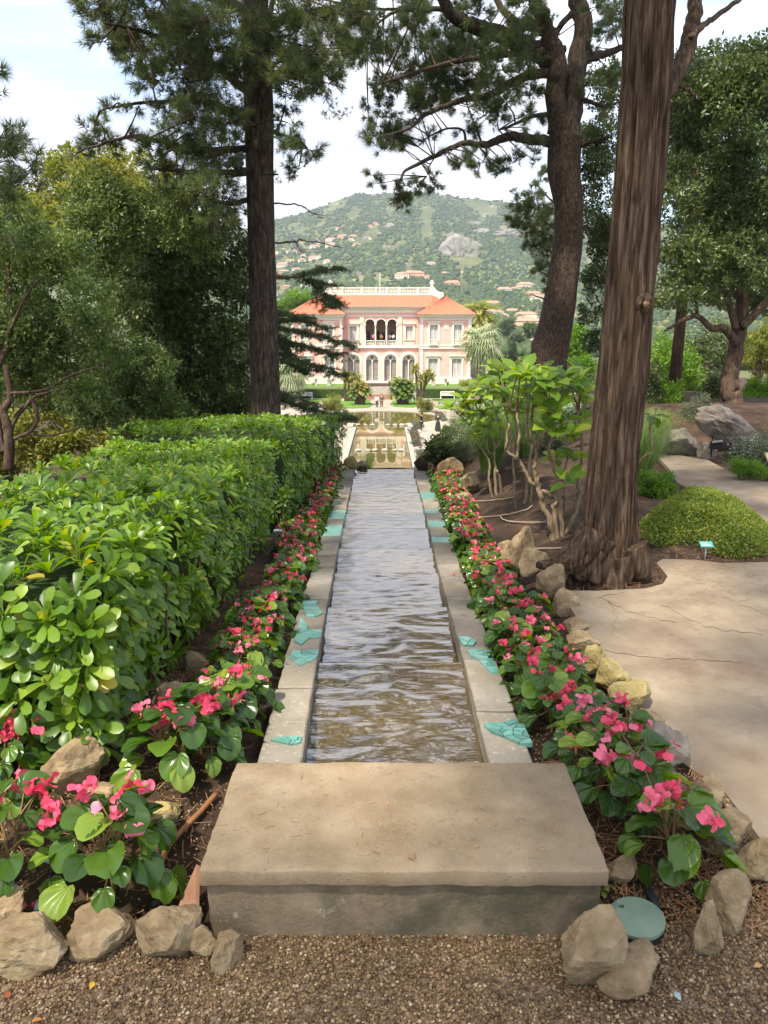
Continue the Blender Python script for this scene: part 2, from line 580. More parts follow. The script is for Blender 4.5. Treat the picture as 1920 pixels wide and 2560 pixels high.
M['hill'] = surf('hillside scrub', [(0.3, (0.045, 0.065, 0.020)), (0.5, (0.09, 0.105, 0.033)), (0.62, (0.14, 0.14, 0.052)), (0.78, (0.25, 0.22, 0.13))], 0.011, 0.95, 0.0, detail=12, nrough=0.7,
                 stain=[(0.03, 0.60, 0.72, (0.36, 0.33, 0.27))])
M['cliff'] = surf('pale cliff', [(0.3, (0.10, 0.09, 0.07)), (0.5, (0.24, 0.22, 0.19)), (0.72, (0.38, 0.35, 0.31))], 0.1, 0.95, 0.0, detail=10, nrough=0.7, stretch=(1, 1, 0.5),
                  stain=[(0.05, 0.57, 0.66, (0.10, 0.13, 0.045))])
M['lawn'] = surf('lawn', [(0.3, (0.075, 0.155, 0.018)), (0.7, (0.14, 0.245, 0.03))], 1.5, 0.9, 0.4, 30)
M['pavement'] = surf('pale gravel paving', [(0.3, (0.29, 0.235, 0.18)), (0.7, (0.39, 0.325, 0.255))], 1.2, 0.95, 0.2, 20)
M['stone_pale'] = surf('pale stone', [(0.3, (0.29, 0.25, 0.195)), (0.7, (0.42, 0.37, 0.30))], 2, 0.85, 0.3, 12)
M['pink'] = surf('pink plaster', [(0.25, (0.70, 0.36, 0.30)), (0.5, (0.75, 0.41, 0.34)), (0.8, (0.79, 0.46, 0.39))], 0.8, 0.85, 0.1, 8)
M['cream'] = surf('cream stucco', [(0.3, (0.70, 0.63, 0.51)), (0.7, (0.78, 0.72, 0.61))], 1.2, 0.8, 0.15, 10)
M['cream_relief'] = surf('carved cream stone', [(0.35, (0.55, 0.48, 0.35)), (0.6, (0.75, 0.68, 0.55))], 9, 0.8, 0.6, 14, bdist=0.05)
M['white'] = plain('white paint', (0.78, 0.77, 0.73), 0.5)
M['curtain'] = surf('curtain behind glass', [(0.35, (0.33, 0.30, 0.27)), (0.65, (0.52, 0.48, 0.43))], 3, 0.4, 0.0, stretch=(5, 5, 0.2), detail=3)
M['glass_grey'] = plain('grey window glass', (0.30, 0.265, 0.245), 0.15, 0.5)
M['glass_dark'] = plain('dark window glass', (0.03, 0.028, 0.028), 0.06, 0.6)
M['interior'] = plain('brown loggia plaster', (0.42, 0.34, 0.24), 0.8)  # one even brown for the loggia room
M['black'] = plain('black plastic', (0.016, 0.016, 0.017), 0.45)
M['valve_lid'] = surf('green plastic lid', [(0.3, (0.14, 0.21, 0.15)), (0.7, (0.22, 0.30, 0.22))], 8, 0.55, 0.3, 40, bdist=0.002,
                      stain=[(9, 0.6, 0.75, (0.27, 0.25, 0.18))])
M['pipe'] = plain('brown pipe', (0.27, 0.12, 0.05), 0.5)
M['hose'] = plain('beige hose', (0.38, 0.31, 0.23), 0.6)
M['terracotta'] = surf('terracotta piece', [(0.3, (0.24, 0.12, 0.07)), (0.7, (0.38, 0.21, 0.13))], 9, 0.9, 0.3)
M['valve_blue'] = plain('pale blue plastic', (0.42, 0.54, 0.60), 0.35)
M['sign_teal'] = plain('teal plaque', (0.10, 0.42, 0.38), 0.4)
M['metal'] = plain('grey metal', (0.42, 0.42, 0.42), 0.4, metal=0.6)
M['tan_board'] = plain('tan board', (0.50, 0.40, 0.24), 0.6)
M['dark_wood'] = plain('dark wood post', (0.06, 0.035, 0.022), 0.7)
M['lamp_metal'] = plain('dark lamp metal', (0.05, 0.055, 0.06), 0.45)
M['lamp_hood'] = plain('grey lamp hood', (0.25, 0.29, 0.29), 0.45)
M['skin'] = plain('skin', (0.50, 0.30, 0.21), 0.6)
M['hair_brown'] = plain('brown hair', (0.08, 0.035, 0.02), 0.6)
M['hair_dark'] = plain('dark hair', (0.018, 0.013, 0.011), 0.6)
M['hair_red'] = plain('auburn hair', (0.24, 0.08, 0.04), 0.6)
M['cloth_black'] = plain('black cloth', (0.02, 0.02, 0.024), 0.85)
M['cloth_navy'] = plain('navy cloth', (0.03, 0.037, 0.06), 0.85)
M['cloth_white'] = plain('white cloth', (0.7, 0.7, 0.68), 0.85)
M['cloth_brown'] = plain('brown cloth', (0.14, 0.085, 0.05), 0.85)
M['cloth_pink'] = plain('pink cloth', (0.7, 0.2, 0.25), 0.85)
M['cloth_orange'] = plain('orange cloth', (0.6, 0.3, 0.12), 0.85)
M['house_wall'] = plain('house plaster', (0.66, 0.58, 0.46), 0.9)
M['house_white'] = plain('white house plaster', (0.74, 0.71, 0.65), 0.9)
M['house_pink'] = plain('salmon house plaster', (0.62, 0.36, 0.24), 0.9)
M['house_roof'] = plain('house roof', (0.42, 0.24, 0.16), 0.9)
M['dark_window'] = plain('dark house window', (0.07, 0.065, 0.06), 0.4)
M['urn'] = surf('grey stone urn', [(0.3, (0.36, 0.32, 0.27)), (0.7, (0.52, 0.48, 0.41))], 8, 0.9, 0.3)


def roof_mat():
    m, N, L, out = new_mat('roof tile')
    b = N.new('ShaderNodeBsdfPrincipled')
    b.inputs['Roughness'].default_value = 0.85
    vec = coords(N, L)
    n = noise_node(N, L, vec, 2.2, 8, 0.7)
    r = ramp(N, [(0.25, (0.33, 0.095, 0.045)), (0.55, (0.46, 0.15, 0.075)), (0.8, (0.56, 0.23, 0.13))])
    L.new(n.outputs['Fac'], r.inputs['Fac'])
    L.new(r.outputs['Color'], b.inputs['Base Color'])
    L.new(b.outputs['BSDF'], out.inputs['Surface'])
    return m


M['roof'] = roof_mat()

# ------------------------------------------------------------------ cascade layout
BR = [(1903, 771.5, 1206), (1656, 794, 1157), (1518, 819, 1118.5), (1432, 836, 1095), (1370, 847, 1081.5), (1320.5, 857.5, 1070.3),
      (1284, 865.3, 1061.8), (1252.5, 870.6, 1055.6), (1231, 876, 1048.2), (1212.3, 879.7, 1042.4), (1196, 882.4, 1039.0),
      (1185, 884.5, 1036.8), (1173, 887, 1034.5)]
STEP = [0.125, 0.115, 0.105, 0.1, 0.095, 0.09, 0.085, 0.08, 0.075, 0.06, 0.05, 0.05]
WZ = [CAMZ - 1.62]
for s_ in STEP[:-1]:
    WZ.append(WZ[-1] - s_)
LIP = []          # (Y, xl, xr, water z) at every lip; first entry is the head of the first basin
for i, (py, a, b) in enumerate(BR):
    z = WZ[max(0, i - 1)]
    pa, pb = PZ(a, py, z), PZ(b, py, z)
    LIP.append((pa.y, pa.x, pb.x, z))
LIP[0] = (2.22, LIP[0][1] * 0.985, LIP[0][2] * 0.985, WZ[0])
CH_Y = [l[0] for l in LIP]
CH_L = [l[1] for l in LIP]
CH_R = [l[2] for l in LIP]
CH_Z = [0.155] + [l[3] + 0.035 for l in LIP[1:]]
YEND = CH_Y[-1]
print('lips', [(round(a, 2), round(b, 2), round(c, 2), round(d, 2)) for a, b, c, d in LIP])


def chz(Y):
    if Y < CH_Y[0]:
        return CH_Z[0]
    return float(np.interp(Y, CH_Y, CH_Z))


def chl(Y):
    return float(np.interp(Y, CH_Y, CH_L))


def chr_(Y):
    return float(np.interp(Y, CH_Y, CH_R))


POOLZ = -7.86


def n2(x, y, s=1.0, seed=0.0):
    return mnoise.noise(Vector((x * s + seed, y * s - seed, seed * 0.37)))


def gh(x, Y):
    """height of the garden ground"""
    near = smooth(1.75, 2.5, Y)
    c = (chz(Y) - 0.05) * near + 0.0 * (1 - near)
    r = 0.0 if Y < 8 else -0.03 * (Y - 8)
    side = smooth(0.75, 1.2 + 0.8 * smooth(3.5, 6.0, Y), x) if x > 0 else 0.0
    h = c * (1 - side) + r * side
    if x < -1.3:
        h += 0.10 * smooth(-1.3, -3.5, x)
    h += 0.6 * smooth(9.4, 12.2, Y) * smooth(2.9, 4.2, x) * (1 - smooth(16, 24, Y))
    if Y > YEND + 0.3:
        far = POOLZ - 0.14
        mid = max(far, c - (Y - YEND - 0.3) * 0.42)
        t = smooth(18, 50, Y)
        wide = h * (1 - t) + far * t
        k = smooth(1.3, 3.2, abs(x))
        h = mid * (1 - k) + wide * k
    if Y > 108.6:
        t = smooth(108.6, 109.4, Y)
        h = h * (1 - t) + (-6.45) * t
    return h


# ------------------------------------------------------------------ ground
xs = np.unique(np.concatenate([np.linspace(-60, -8, 14), np.linspace(-8, -2, 13), np.linspace(-2, 2.4, 45), np.linspace(2.4, 9, 16), np.linspace(9, 60, 14)]))
ys = np.unique(np.concatenate([np.linspace(-12, 0, 8), np.linspace(0, 16, 100), np.linspace(16, 60, 40), np.linspace(60, 112, 30), [YEND + 0.25, YEND + 0.35], np.linspace(112, 200, 8)]))
V = []
for y in ys:
    for x in xs:
        z = gh(x, y)
        inch = chl(y) - 0.10 < x < chr_(y) + 0.10 and 1.9 < y < YEND + 0.3
        if inch:
            z = min(z, chz(y) - 0.55)
        elif y < 16:
            z += 0.018 * n2(x, y, 2.2) + 0.010 * n2(x, y, 7, 3.1)
        if abs(x) < 0.5 and 1.8 < y < 2.4:
            z = -0.1
        V.append((x, y, z - 0.004))
nx = len(xs)
Fc = [(j * nx + i, j * nx + i + 1, (j + 1) * nx + i + 1, (j + 1) * nx + i) for j in range(len(ys) - 1) for i in range(nx - 1)]
put('ground', arr_mesh('ground', V, Fc, M['soil'], smooth_shade=True))
tag(bpy.data.objects['ground'], 'dark brown soil of the garden beds and slope', None, None, 'structure')

# gravel walk in front of the slab
gpts = [(-3.5, -6), (4.5, -6), (4.5, 2.3), (2.9, 2.65), (2.0, 3.0), (1.45, 3.15), (1.16, 3.05), (1.17, 2.5), (1.27, 2.15), (1.20, 1.92), (0.62, 1.80), (0.0, 1.82), (-0.6, 1.80), (-0.8, 1.79), (-1.3, 1.74), (-3.5, 1.7)]
gm = panel_mesh('gravel_walk', gpts, [], 0.012, M['gravel_base'], flat=True)
g = put('gravel_walk', gm)
g.location.z = 0.006
tag(g, kind='structure')


def poly_inside(x, y, poly):
    ins = False
    j = len(poly) - 1
    for i in range(len(poly)):
        xi, yi = poly[i]
        xj, yj = poly[j]
        if (yi > y) != (yj > y) and x < (xj - xi) * (y - yi) / (yj - yi) + xi:
            ins = not ins
        j = i
    return ins


# pebbles: small deformed octahedra
def pebbles(name, pts, sizes, mat, seed=1, flat=0.65):
    r = np.random.default_rng(seed)
    n = len(pts)
    base = np.array([(1, 0, 0), (0.3, 0.95, 0), (-0.8, 0.6, 0), (-0.8, -0.6, 0), (0.3, -0.95, 0), (0.2, 0.1, 1), (-0.3, -0.2, 0.9), (0, 0, -1)], float)
    fb = np.array([(0, 1, 5), (1, 2, 5), (2, 6, 5), (2, 3, 6), (3, 4, 6), (4, 0, 5), (4, 5, 6), (1, 0, 7), (2, 1, 7), (3, 2, 7), (4, 3, 7), (0, 4, 7)])
    ang = r.uniform(0, 2 * np.pi, n)
    s = sizes[:, None] * r.uniform(0.65, 1.25, (n, 3))
    s[:, 2] *= flat
    q = base[None] * s[:, None, :] * r.uniform(0.85, 1.15, (n, 8, 1))
    # tilt
    t1 = r.uniform(-0.6, 0.6, n)
    y = q[:, :, 1] * np.cos(t1)[:, None] - q[:, :, 2] * np.sin(t1)[:, None]
    z = q[:, :, 1] * np.sin(t1)[:, None] + q[:, :, 2] * np.cos(t1)[:, None]
    x = q[:, :, 0]
    X = x * np.cos(ang)[:, None] - y * np.sin(ang)[:, None]
    Yv = x * np.sin(ang)[:, None] + y * np.cos(ang)[:, None]
    Vv = np.stack([X, Yv, z], -1) + pts[:, None, :]
    Ff = (fb[None] + (np.arange(n) * 8)[:, None, None]).reshape(-1, 3)
    rnd = np.repeat(r.uniform(0, 1, n), 8)
    return arr_mesh(name, Vv.reshape(-1, 3), Ff, mat, rnd)


pp = []
rr = np.random.default_rng(5)
while len(pp) < 66000:
    for x, y in zip(rr.uniform(-1.35, 1.85, 4000), rr.uniform(1.30, 3.1, 4000)):
        if poly_inside(x, y, gpts) or (0.6 < x < 1.4 and y < 2.05 + 0.3 * (x - 0.6) and rr.random() < 0.55 and y < 2.1):
            pp.append((x, y, 0.012 + rr.uniform(-0.003, 0.005)))
pp = np.array(pp[:66000])
o = put('gravel_pebbles', pebbles('gravel_pebbles', pp, rr.uniform(0.0034, 0.0068, len(pp)), M['pebble']))
tag(o, 'loose light brown gravel covering the walk', 'gravel', None, 'stuff')

# scattered pale grit and needles on the beds
pp = []
while len(pp) < 5200:
    x, y = rr.uniform(-1.6, 1.6), rr.uniform(1.75, 4.2)
    if (x < -0.52 and y < 3.6) or (0.55 < x < 1.12 and y < 3.2):
        pp.append((x, y, gh(x, y) + 0.012))
pp = np.array(pp)
o = put('soil_grit', pebbles('soil_grit', pp, rr.uniform(0.0022, 0.0062, len(pp)), M['pebble'], 9))
tag(o, 'pale grit scattered over the dark flower bed soil', 'grit', None, 'stuff')


def litter(name, n, boxes, mat, lmin, lmax, w, seed, lab, cat):
    r = np.random.default_rng(seed)
    P, T = [], []
    Vv, Ff, rn = [], [], []
    for i in range(n):
        bx = boxes[r.integers(len(boxes))]
        x, y = r.uniform(bx[0], bx[1]), r.uniform(bx[2], bx[3])
        z = gh(x, y) + 0.016 + r.uniform(0, 0.012)
        if bx[4] is not None:
            z = bx[4] + r.uniform(0.001, 0.006)
        a = r.uniform(0, math.pi * 2)
        l = r.uniform(lmin, lmax)
        d = np.array((math.cos(a), math.sin(a), r.uniform(-0.08, 0.08)))
        s = np.array((-math.sin(a), math.cos(a), 0)) * w * r.uniform(0.6, 1.2)
        p = np.array((x, y, z))
        k = len(Vv)
        bend = s * r.uniform(-6, 6)
        Vv += [p - d * l / 2 - s, p - d * l / 2 + s, p + bend + s, p + bend - s, p + d * l / 2 + s, p + d * l / 2 - s]
        Ff += [(k, k + 1, k + 2, k + 3), (k + 3, k + 2, k + 4, k + 5)]
        rn += [r.uniform()] * 6
    o = put(name, arr_mesh(name, Vv, Ff, mat, rn))
    tag(o, lab, cat, None, 'stuff')


litter('fallen_needles', 4200, [(-1.6, -0.55, 1.75, 3.4, None), (0.6, 1.2, 1.8, 2.6, None), (1.2, 3.2, 4.6, 8.5, None), (-1.3, -0.7, 3, 6, None), (1.15, 2.9, 4.4, 5.6, None)],
       M['needle_dry'], 0.04, 0.10, 0.0011, 3, 'rust brown pine needles fallen on the beds', 'needles')
litter('twig_crumbs', 420, [(-0.5, 0.5, 1.8, 2.25, 0.243), (-1.0, 1.3, 1.4, 1.75, 0.02), (1.3, 3.5, 2.6, 5, 0.026), (1.15, 1.9, 2.8, 4.4, 0.026), (1.5, 3.2, 4.0, 5.2, 0.026)], M['needle_dry'], 0.008, 0.03, 0.0012, 13,
       'tiny dry twig bits lying on slab, gravel and path', 'debris')

# ------------------------------------------------------------------ concrete path on the right
near_px = [D(*p) for p in [(1760, 1895), (1659, 1835), (1610, 1770), (1565, 1712), (1505, 1670), (1440, 1625), (1405, 1565), (1345, 1480), (1278, 1385), (1235, 1318), (1207, 1276), (1290, 1277), (1395, 1272), (1432, 1262),
                          (1442, 1246), (1428, 1228), (1418, 1216), (1432, 1208), (1500, 1210), (1560, 1217), (1659, 1215)]]
pa = [PZ(px, py, 0.02).xy[:] for px, py in near_px]
pa += [(4.6, 5.35), (9.0, 5.3), (9.0, 1.6), (2.9, 2.35)]
o = put('path', panel_mesh('path', pa, [], 0.05, M['path'], flat=True))
o.location.z = -0.002
tag(o, kind='structure')
far_px = [D(*p) for p in [(1659, 1158), (1645, 1120), (1600, 1092), (1540, 1075), (1492, 1060), (1462, 1042), (1448, 1015), (1425, 992), (1408, 983), (1470, 984), (1530, 994), (1563, 1012), (1600, 1030), (1659, 1042)]]
pa = [PZ(px, py, 0.02).xy[:] for px, py in far_px]
pa += [(6.5, 8.6), (9.0, 8.4), (9.0, 6.1), (4.4, 6.0)]
o = put('path', panel_mesh('path', pa, [], 0.05, M['path'], flat=True))
o.location.z = -0.003
tag(o, kind='structure')
# join between both stretches, further right
o = put('path', panel_mesh('path', [(4.62, 5.0), (9.0, 5.0), (9.0, 6.5), (4.55, 6.4)], [], 0.05, M['path'], flat=True))
o.location.z = -0.006
tag(o, kind='structure')


# cracks: thin dark grooves laid a hair above the slab
def crack(pts, w, parent, z, seed):
    r = random.Random(seed)
    mb = MB()
    P = []
    for a, b in zip(pts[:-1], pts[1:]):
        for k in range(7):
            t = k / 7
            P.append((a[0] + (b[0] - a[0]) * t + r.uniform(-1, 1) * 0.018, a[1] + (b[1] - a[1]) * t + r.uniform(-1, 1) * 0.018))
    P.append(pts[-1])
    vs, fs = [], []
    for i, (x, y) in enumerate(P):
        ww = w * r.uniform(0.3, 1.0)
        vs += [(x, y - ww, z), (x + ww * 0.5, y + ww, z)]
        if i:
            k = 2 * i
            fs.append((k - 2, k, k + 1, k - 1))
    mb.add(vs, fs)
    return mb.build('crack', M['dark_wood'], parent)


path0 = bpy.data.objects['path']
for k, pts in enumerate([[(1310, 1285), (1330, 1330), (1318, 1380)], [(1240, 1380), (1300, 1405), (1400, 1418), (1500, 1425), (1600, 1432)], [(1420, 1300), (1500, 1345), (1560, 1360), (1650, 1372)],
                         [(1300, 1290), (1350, 1320), (1460, 1345)], [(1290, 1290), (1350, 1278)], [(1560, 1290), (1659, 1330)]]):
    w = [PZ(*D(*p), 0.0245).xy[:] for p in pts]
    crack(w, 0.0035, path0, 0.0262, k)


# ------------------------------------------------------------------ stone slab over the head of the cascade
def worn_box(name, x0, x1, y0, y1, z0, z1, mat, parent, seed, amp=0.004, cuts=22):
    bm = bmesh.new()
    bmesh.ops.create_cube(bm, size=1)
    for v in bm.verts:
        v.co = Vector(((x0 + x1) / 2 + v.co.x * (x1 - x0), (y0 + y1) / 2 + v.co.y * (y1 - y0), (z0 + z1) / 2 + v.co.z * (z1 - z0)))
    bmesh.ops.bevel(bm, geom=bm.edges[:], offset=min(0.006, (z1 - z0) * 0.2), segments=2, affect='EDGES', profile=0.5)
    dims = (x1 - x0, y1 - y0, z1 - z0)
    for ax in range(3):
        n = max(1, int(cuts * dims[ax] / max(dims)))
        lo = (x0, y0, z0)[ax]
        for k in range(1, n):
            co = [0, 0, 0]
            co[ax] = lo + dims[ax] * k / n
            no = [0, 0, 0]
            no[ax] = 1
            bmesh.ops.bisect_plane(bm, geom=bm.verts[:] + bm.edges[:] + bm.faces[:], plane_co=co, plane_no=no)
    for v in bm.verts:
        p = v.co * 9
        d = mnoise.noise_vector(p + Vector((seed, 0, 0))) * amp * 0.5 + mnoise.noise_vector(v.co * 34 + Vector((0, seed, 0))) * amp * 0.5
        v.co += d
    me = bpy.data.meshes.new(name)
    bm.to_mesh(me)
    bm.free()
    me.polygons.foreach_set('use_smooth', np.ones(len(me.polygons), dtype=bool))
    me.materials.append(mat)
    return put(name, me, parent)


sl = empty('stone_slab', (0.03, 2.0, 0), 'weathered concrete slab on a low plinth at the head of the channel', 'slab')
pf0, pf1 = PZ(497, 2177, 0.24), PZ(1526, 2177, 0.24)
pb0, pb1 = PZ(594, 1905, 0.24), PZ(1411, 1905, 0.24)
ox, oy = 0.03, 2.0
worn_box('slab_top', pf0.x - ox, pf1.x - ox, pf0.y - oy, pb0.y - oy, 0.190, 0.24, M['concrete'], sl, 1.5, 0.007, 40)
worn_box('plinth', pf0.x + 0.012 - ox, pf1.x - 0.014 - ox, pf0.y + 0.025 - oy, pb0.y + 0.03 - oy, -0.05, 0.189, M['concrete_old'], sl, 4.2, 0.009, 40)


# ------------------------------------------------------------------ rocks
def rock_mesh(name, size, seed, mat, sub=4, rough=0.05, planes=16):
    r = random.Random(seed)
    bm = bmesh.new()
    bmesh.ops.create_icosphere(bm, subdivisions=sub, radius=1)
    pl = []
    for _ in range(planes):
        n = Vector((r.gauss(0, 1), r.gauss(0, 1), r.gauss(0, 0.9))).normalized()
        pl.append((n, r.uniform(0.48, 0.86)))
    off = Vector((r.uniform(-9, 9), r.uniform(-9, 9), r.uniform(-9, 9)))
    for v in bm.verts:
        d = v.co.normalized()
        rad_ = 1.0
        for n, h in pl:
            k = d.dot(n)
            if k > 1e-3:
                rad_ = min(rad_, h / k)
        rad_ += mnoise.noise(d * 1.7 + off) * 0.07 + mnoise.noise(d * 5 + off) * rough + mnoise.noise(d * 13 + off) * rough * 0.4
        v.co = Vector((d.x * size[0], d.y * size[1], d.z * size[2])) * rad_
    me = bpy.data.meshes.new(name)
    bm.to_mesh(me)
    bm.free()
    me.polygons.foreach_set('use_smooth', np.ones(len(me.polygons), dtype=bool))
    me.set_sharp_from_angle(angle=rad(13))
    me.materials.append(mat)
    return me


def rock(px, py, wpx, hpx, seed, mat, label, group=None, z=0.0, rotz=0.0, depth=0.7, name='rock', sink=0.15, sub=4):
    """px,py: middle of the rock's foot in the photograph; size from its width and height there"""
    p = PZ(px, py, z)
    if z > -0.01 and p.y < 9:
        for _ in range(6):
            z = gh(p.x, p.y)
            p = PZ(px, py, z)
    dist = p.y * CT + (CAMZ - z) * ST
    w = wpx / F * dist * 0.5 * 1.38
    h = hpx / F * dist * 0.5 * 1.38
    me = rock_mesh(name, (w, max(w * depth, h * 0.6), h), seed, mat, sub)
    o = put(name, me)
    o.location = (p.x, p.y + w * depth * 0.4, z + h * (0.85 - sink))
    o.rotation_euler = (0, 0, rotz)
    tag(o, label, 'rock', group)
    return o


GR = 'rocks edging the flower beds'
rock(45, 2445, 225, 118, 3, M['rock'], 'wide rounded tan rock at the lower left corner, on the gravel edge', GR, 0.01)
rock(0, 2345, 110, 120, 4, M['rock'], 'small rock cut by the left picture edge above the wide rounded rock', GR, 0.01)
rock(255, 2390, 170, 98, 5, M['rock'], 'oblong tan rock between the rounded corner rock and the large pointed rock', GR, 0.01, 0.2)
rock(420, 2408, 150, 140, 8, M['rock'], 'large pointed rock with mossy lower face left of the slab', GR, 0.01, 0.6)
rock(508, 2405, 75, 80, 12, M['rock'], 'pale crumbly stone wedged between the pointed rock and the dark upright rock', GR, 0.01)
rock(566, 2428, 82, 105, 9, M['rock'], 'narrow dark upright rock by the slab front left corner', GR, 0.0, 0.5)
rock(1470, 2480, 150, 200, 21, M['rock'], 'largest dark blocky rock in front of the slab right corner', GR, 0.0, 0.2, 0.8)
rock(1580, 2480, 160, 105, 22, M['rock'], 'rough pale rock joined to the right of the dark blocky rock', GR, 0.0, 0.7)
rock(1775, 2400, 110, 130, 23, M['rock'], 'wedge shaped tan rock pointing at the viewer, right of the valve lid', GR, 0.0, 1.1)
rock(1830, 2330, 130, 125, 24, M['rock'], 'angular brown rock behind the wedge shaped rock on the right', GR, 0.01, 0.4)
rock(1895, 2220, 110, 130, 25, M['rock'], 'tan rock at the right picture edge below the big mossy rock', GR, 0.01, 0.3)
rock(1820, 2150, 125, 130, 26, M['rock'], 'big rounded mossy rock at the right rear of the flower bed', GR, 0.02, 0.1)
rock(1770, 2035, 90, 100, 27, M['rock'], 'upright brown rock behind the rightmost begonia', GR, 0.02)
rock(1745, 2070, 100, 55, 44, M['rock'], 'low pale rock half hidden behind the rightmost begonia', GR, 0.02)
rock(1660, 1935, 150, 105, 28, M['rock_grey'], 'broad flat grey rock at the path edge behind the begonias', GR, 0.01, 0.3, 0.6)
rock(1555, 2215, 80, 75, 29, M['rock'], 'small cream rock against the slab right side', GR, 0.0)
rock(1610, 1850, 75, 80, 30, M['rock'], 'small tan rock between the grey flat rock and the yellow rocks', GR, 0.0)
rock(1580, 1790, 110, 85, 31, M['rock_yellow'], 'long yellow rock on the path edge, nearest of the yellow rocks', GR, 0.0, 0.9)
rock(1525, 1735, 110, 80, 32, M['rock_yellow'], 'long yellow rock on the path edge, middle of the yellow rocks', GR, 0.0, 0.9)
rock(1485, 1688, 90, 72, 33, M['rock_yellow'], 'yellow mossy rock on the path edge, farthest of the yellow rocks', GR, 0.0, 0.9)
rock(1455, 1640, 75, 65, 34, M['rock'], 'small grey tan rock between yellow rocks and dark mossy rocks', GR, 0.0)
rock(1440, 1592, 60, 48, 35, M['rock'], 'smallest pebble like rock on the path edge beside begonias', GR, 0.0)
rock(1415, 1540, 70, 70, 36, M['rock'], 'dark mossy rock on the path edge nearest the small pebble rock', GR, 0.0, 0.4)
rock(1385, 1505, 80, 80, 37, M['rock'], 'big dark mossy rock left of the cypress bed corner', GR, 0.0, 0.2)
rock(1345, 1450, 75, 85, 38, M['rock'], 'pale rock at the tip of the cypress root', GR, -0.02, 0.3)
rock(1303, 1430, 80, 100, 39, M['rock'], 'tall pale boulder at the back of the right begonias before the cypress', GR, -0.05, 0.7)
rock(1265, 1395, 40, 45, 40, M['rock'], 'small rock behind begonias left of the tall pale boulder', GR, -0.1)
# left bed
rock(180, 1985, 140, 125, 50, M['rock'], 'sunlit tan boulder under the near hedge corner', GR, 0.0, 0.4)
rock(255, 2010, 95, 50, 51, M['rock'], 'low flat stone in front of the sunlit tan boulder', GR, 0.0)
rock(240, 2040, 100, 40, 52, M['rock'], 'pale flat stone behind the front left begonia flowers', GR, 0.0)
rock(405, 2065, 80, 62, 53, M['rock_yellow'], 'yellowish stone at right of the front left begonia', GR, 0.0)
rock(420, 1800, 95, 95, 54, M['rock'], 'tan rock under the hedge behind the left begonia clump', GR, 0.0, 0.3)
rock(470, 1765, 60, 45, 55, M['rock'], 'small stone under the hedge behind the tan rock', GR, 0.0)
rock(485, 1690, 70, 60, 56, M['rock'], 'farthest tan stone under the hedge on the left bed', GR, -0.02)
# far right bed rocks
zf = -0.55
rock(1130, 1198, 52, 55, 60, M['rock'], 'cracked tan boulder at the far end of the right flower bed', GR, -0.62)
rock(1172, 1240, 46, 60, 61, M['rock'], 'tall tan boulder beside the fountain grass', GR, -0.5)
rock(1160, 1255, 40, 25, 62, M['rock'], 'small stone at the foot of the boulder beside the fountain grass', GR, -0.45)
rock(1054, 1183, 40, 44, 63, M['dark_wood'], 'almost black boulder at the far right end of the channel', GR, -0.95)
rock(880, 1178, 34, 32, 64, M['rock_yellow'], 'yellowish boulder at the far left end of the channel', GR, -0.95)
rock(905, 1174, 36, 18, 65, M['rock_grey'], 'flat grey ledge stone at the far left end of the channel', GR, -0.98)
# bank beyond the path
BK = 'boulders on the bank beyond the path'
rock(1705, 1142, 95, 65, 70, M['rock_grey'], 'large cracked grey boulder at the path bend', BK, 0.0, 0.2, 0.7, sub=4)
rock(1772, 1150, 55, 45, 71, M['rock_grey'], 'smaller grey boulder right of the cracked boulder', BK, 0.0)
ob = rock(1830, 1085, 150, 75, 72, M['rock_grey'], 'long sloping grey boulder at the foot of the oak', BK, 0.3, 0.3, 0.5)
ob.rotation_euler = (0, rad(20), 0.2)
ob.location.z = 0.42

# ------------------------------------------------------------------ water channel
chn = empty('water_channel', (0, 2.3, 0), 'stepped stone channel running straight down from the slab', 'channel')
CO = Vector((0, 2.3, 0))


def cop_w(Y):
    return 0.155 + 0.006 * (Y - 2.3)


rc = random.Random(11)


def coping_stone(Y0, Y1, side, mat, w=None, dz=0.0):
    mb = MB()
    g_ = 0.004
    vs = []
    for Y in (Y0 + g_, Y1 - g_):
        xin = chl(Y) if side < 0 else chr_(Y)
        ww = (w or cop_w(Y)) * rc.uniform(0.96, 1.05)
        xo = xin + side * ww
        zt = chz(Y) + dz + rc.uniform(-0.003, 0.003)
        xin_ = xin - side * 0.0
        for (x, z) in ((xin_, zt - 0.09), (xin_, zt), (xo, zt + rc.uniform(-0.008, 0.002)), (xo, zt - 0.14)):
            vs.append((x - CO.x, Y - CO.y, z - CO.z))
    fs = [(0, 1, 2, 3), (7, 6, 5, 4), (0, 4, 5, 1), (1, 5, 6, 2), (2, 6, 7, 3), (3, 7, 4, 0)]
    if side < 0:
        fs = [tuple(reversed(f)) for f in fs]
    bm = bmesh.new()
    bv = [bm.verts.new(v) for v in vs]
    for f in fs:
        bm.faces.new([bv[i] for i in f])
    bm.normal_update()
    bmesh.ops.bevel(bm, geom=bm.edges[:], offset=0.006, segments=1, affect='EDGES')
    bmesh.ops.subdivide_edges(bm, edges=[e for e in bm.edges if e.calc_length() > 0.06], cuts=5, use_grid_fill=True)
    for v in bm.verts:
        v.co += mnoise.noise_vector(v.co * 14) * 0.005
    me = bpy.data.meshes.new('coping_stone')
    bm.to_mesh(me)
    bm.free()
    me.materials.append(mat)
    return put('coping_stone', me, chn)


def run_coping(side, cuts, tiles, pale):
    for k, (a, b) in enumerate(zip(cuts[:-1], cuts[1:])):
        mat = M['tile'] if k in tiles else (M['coping_pale'] if k in pale else M['coping'])
        o_ = coping_stone(a, b, side, mat)
        if k in tiles:
            o_['label'] = 'coping stone glazed turquoise'


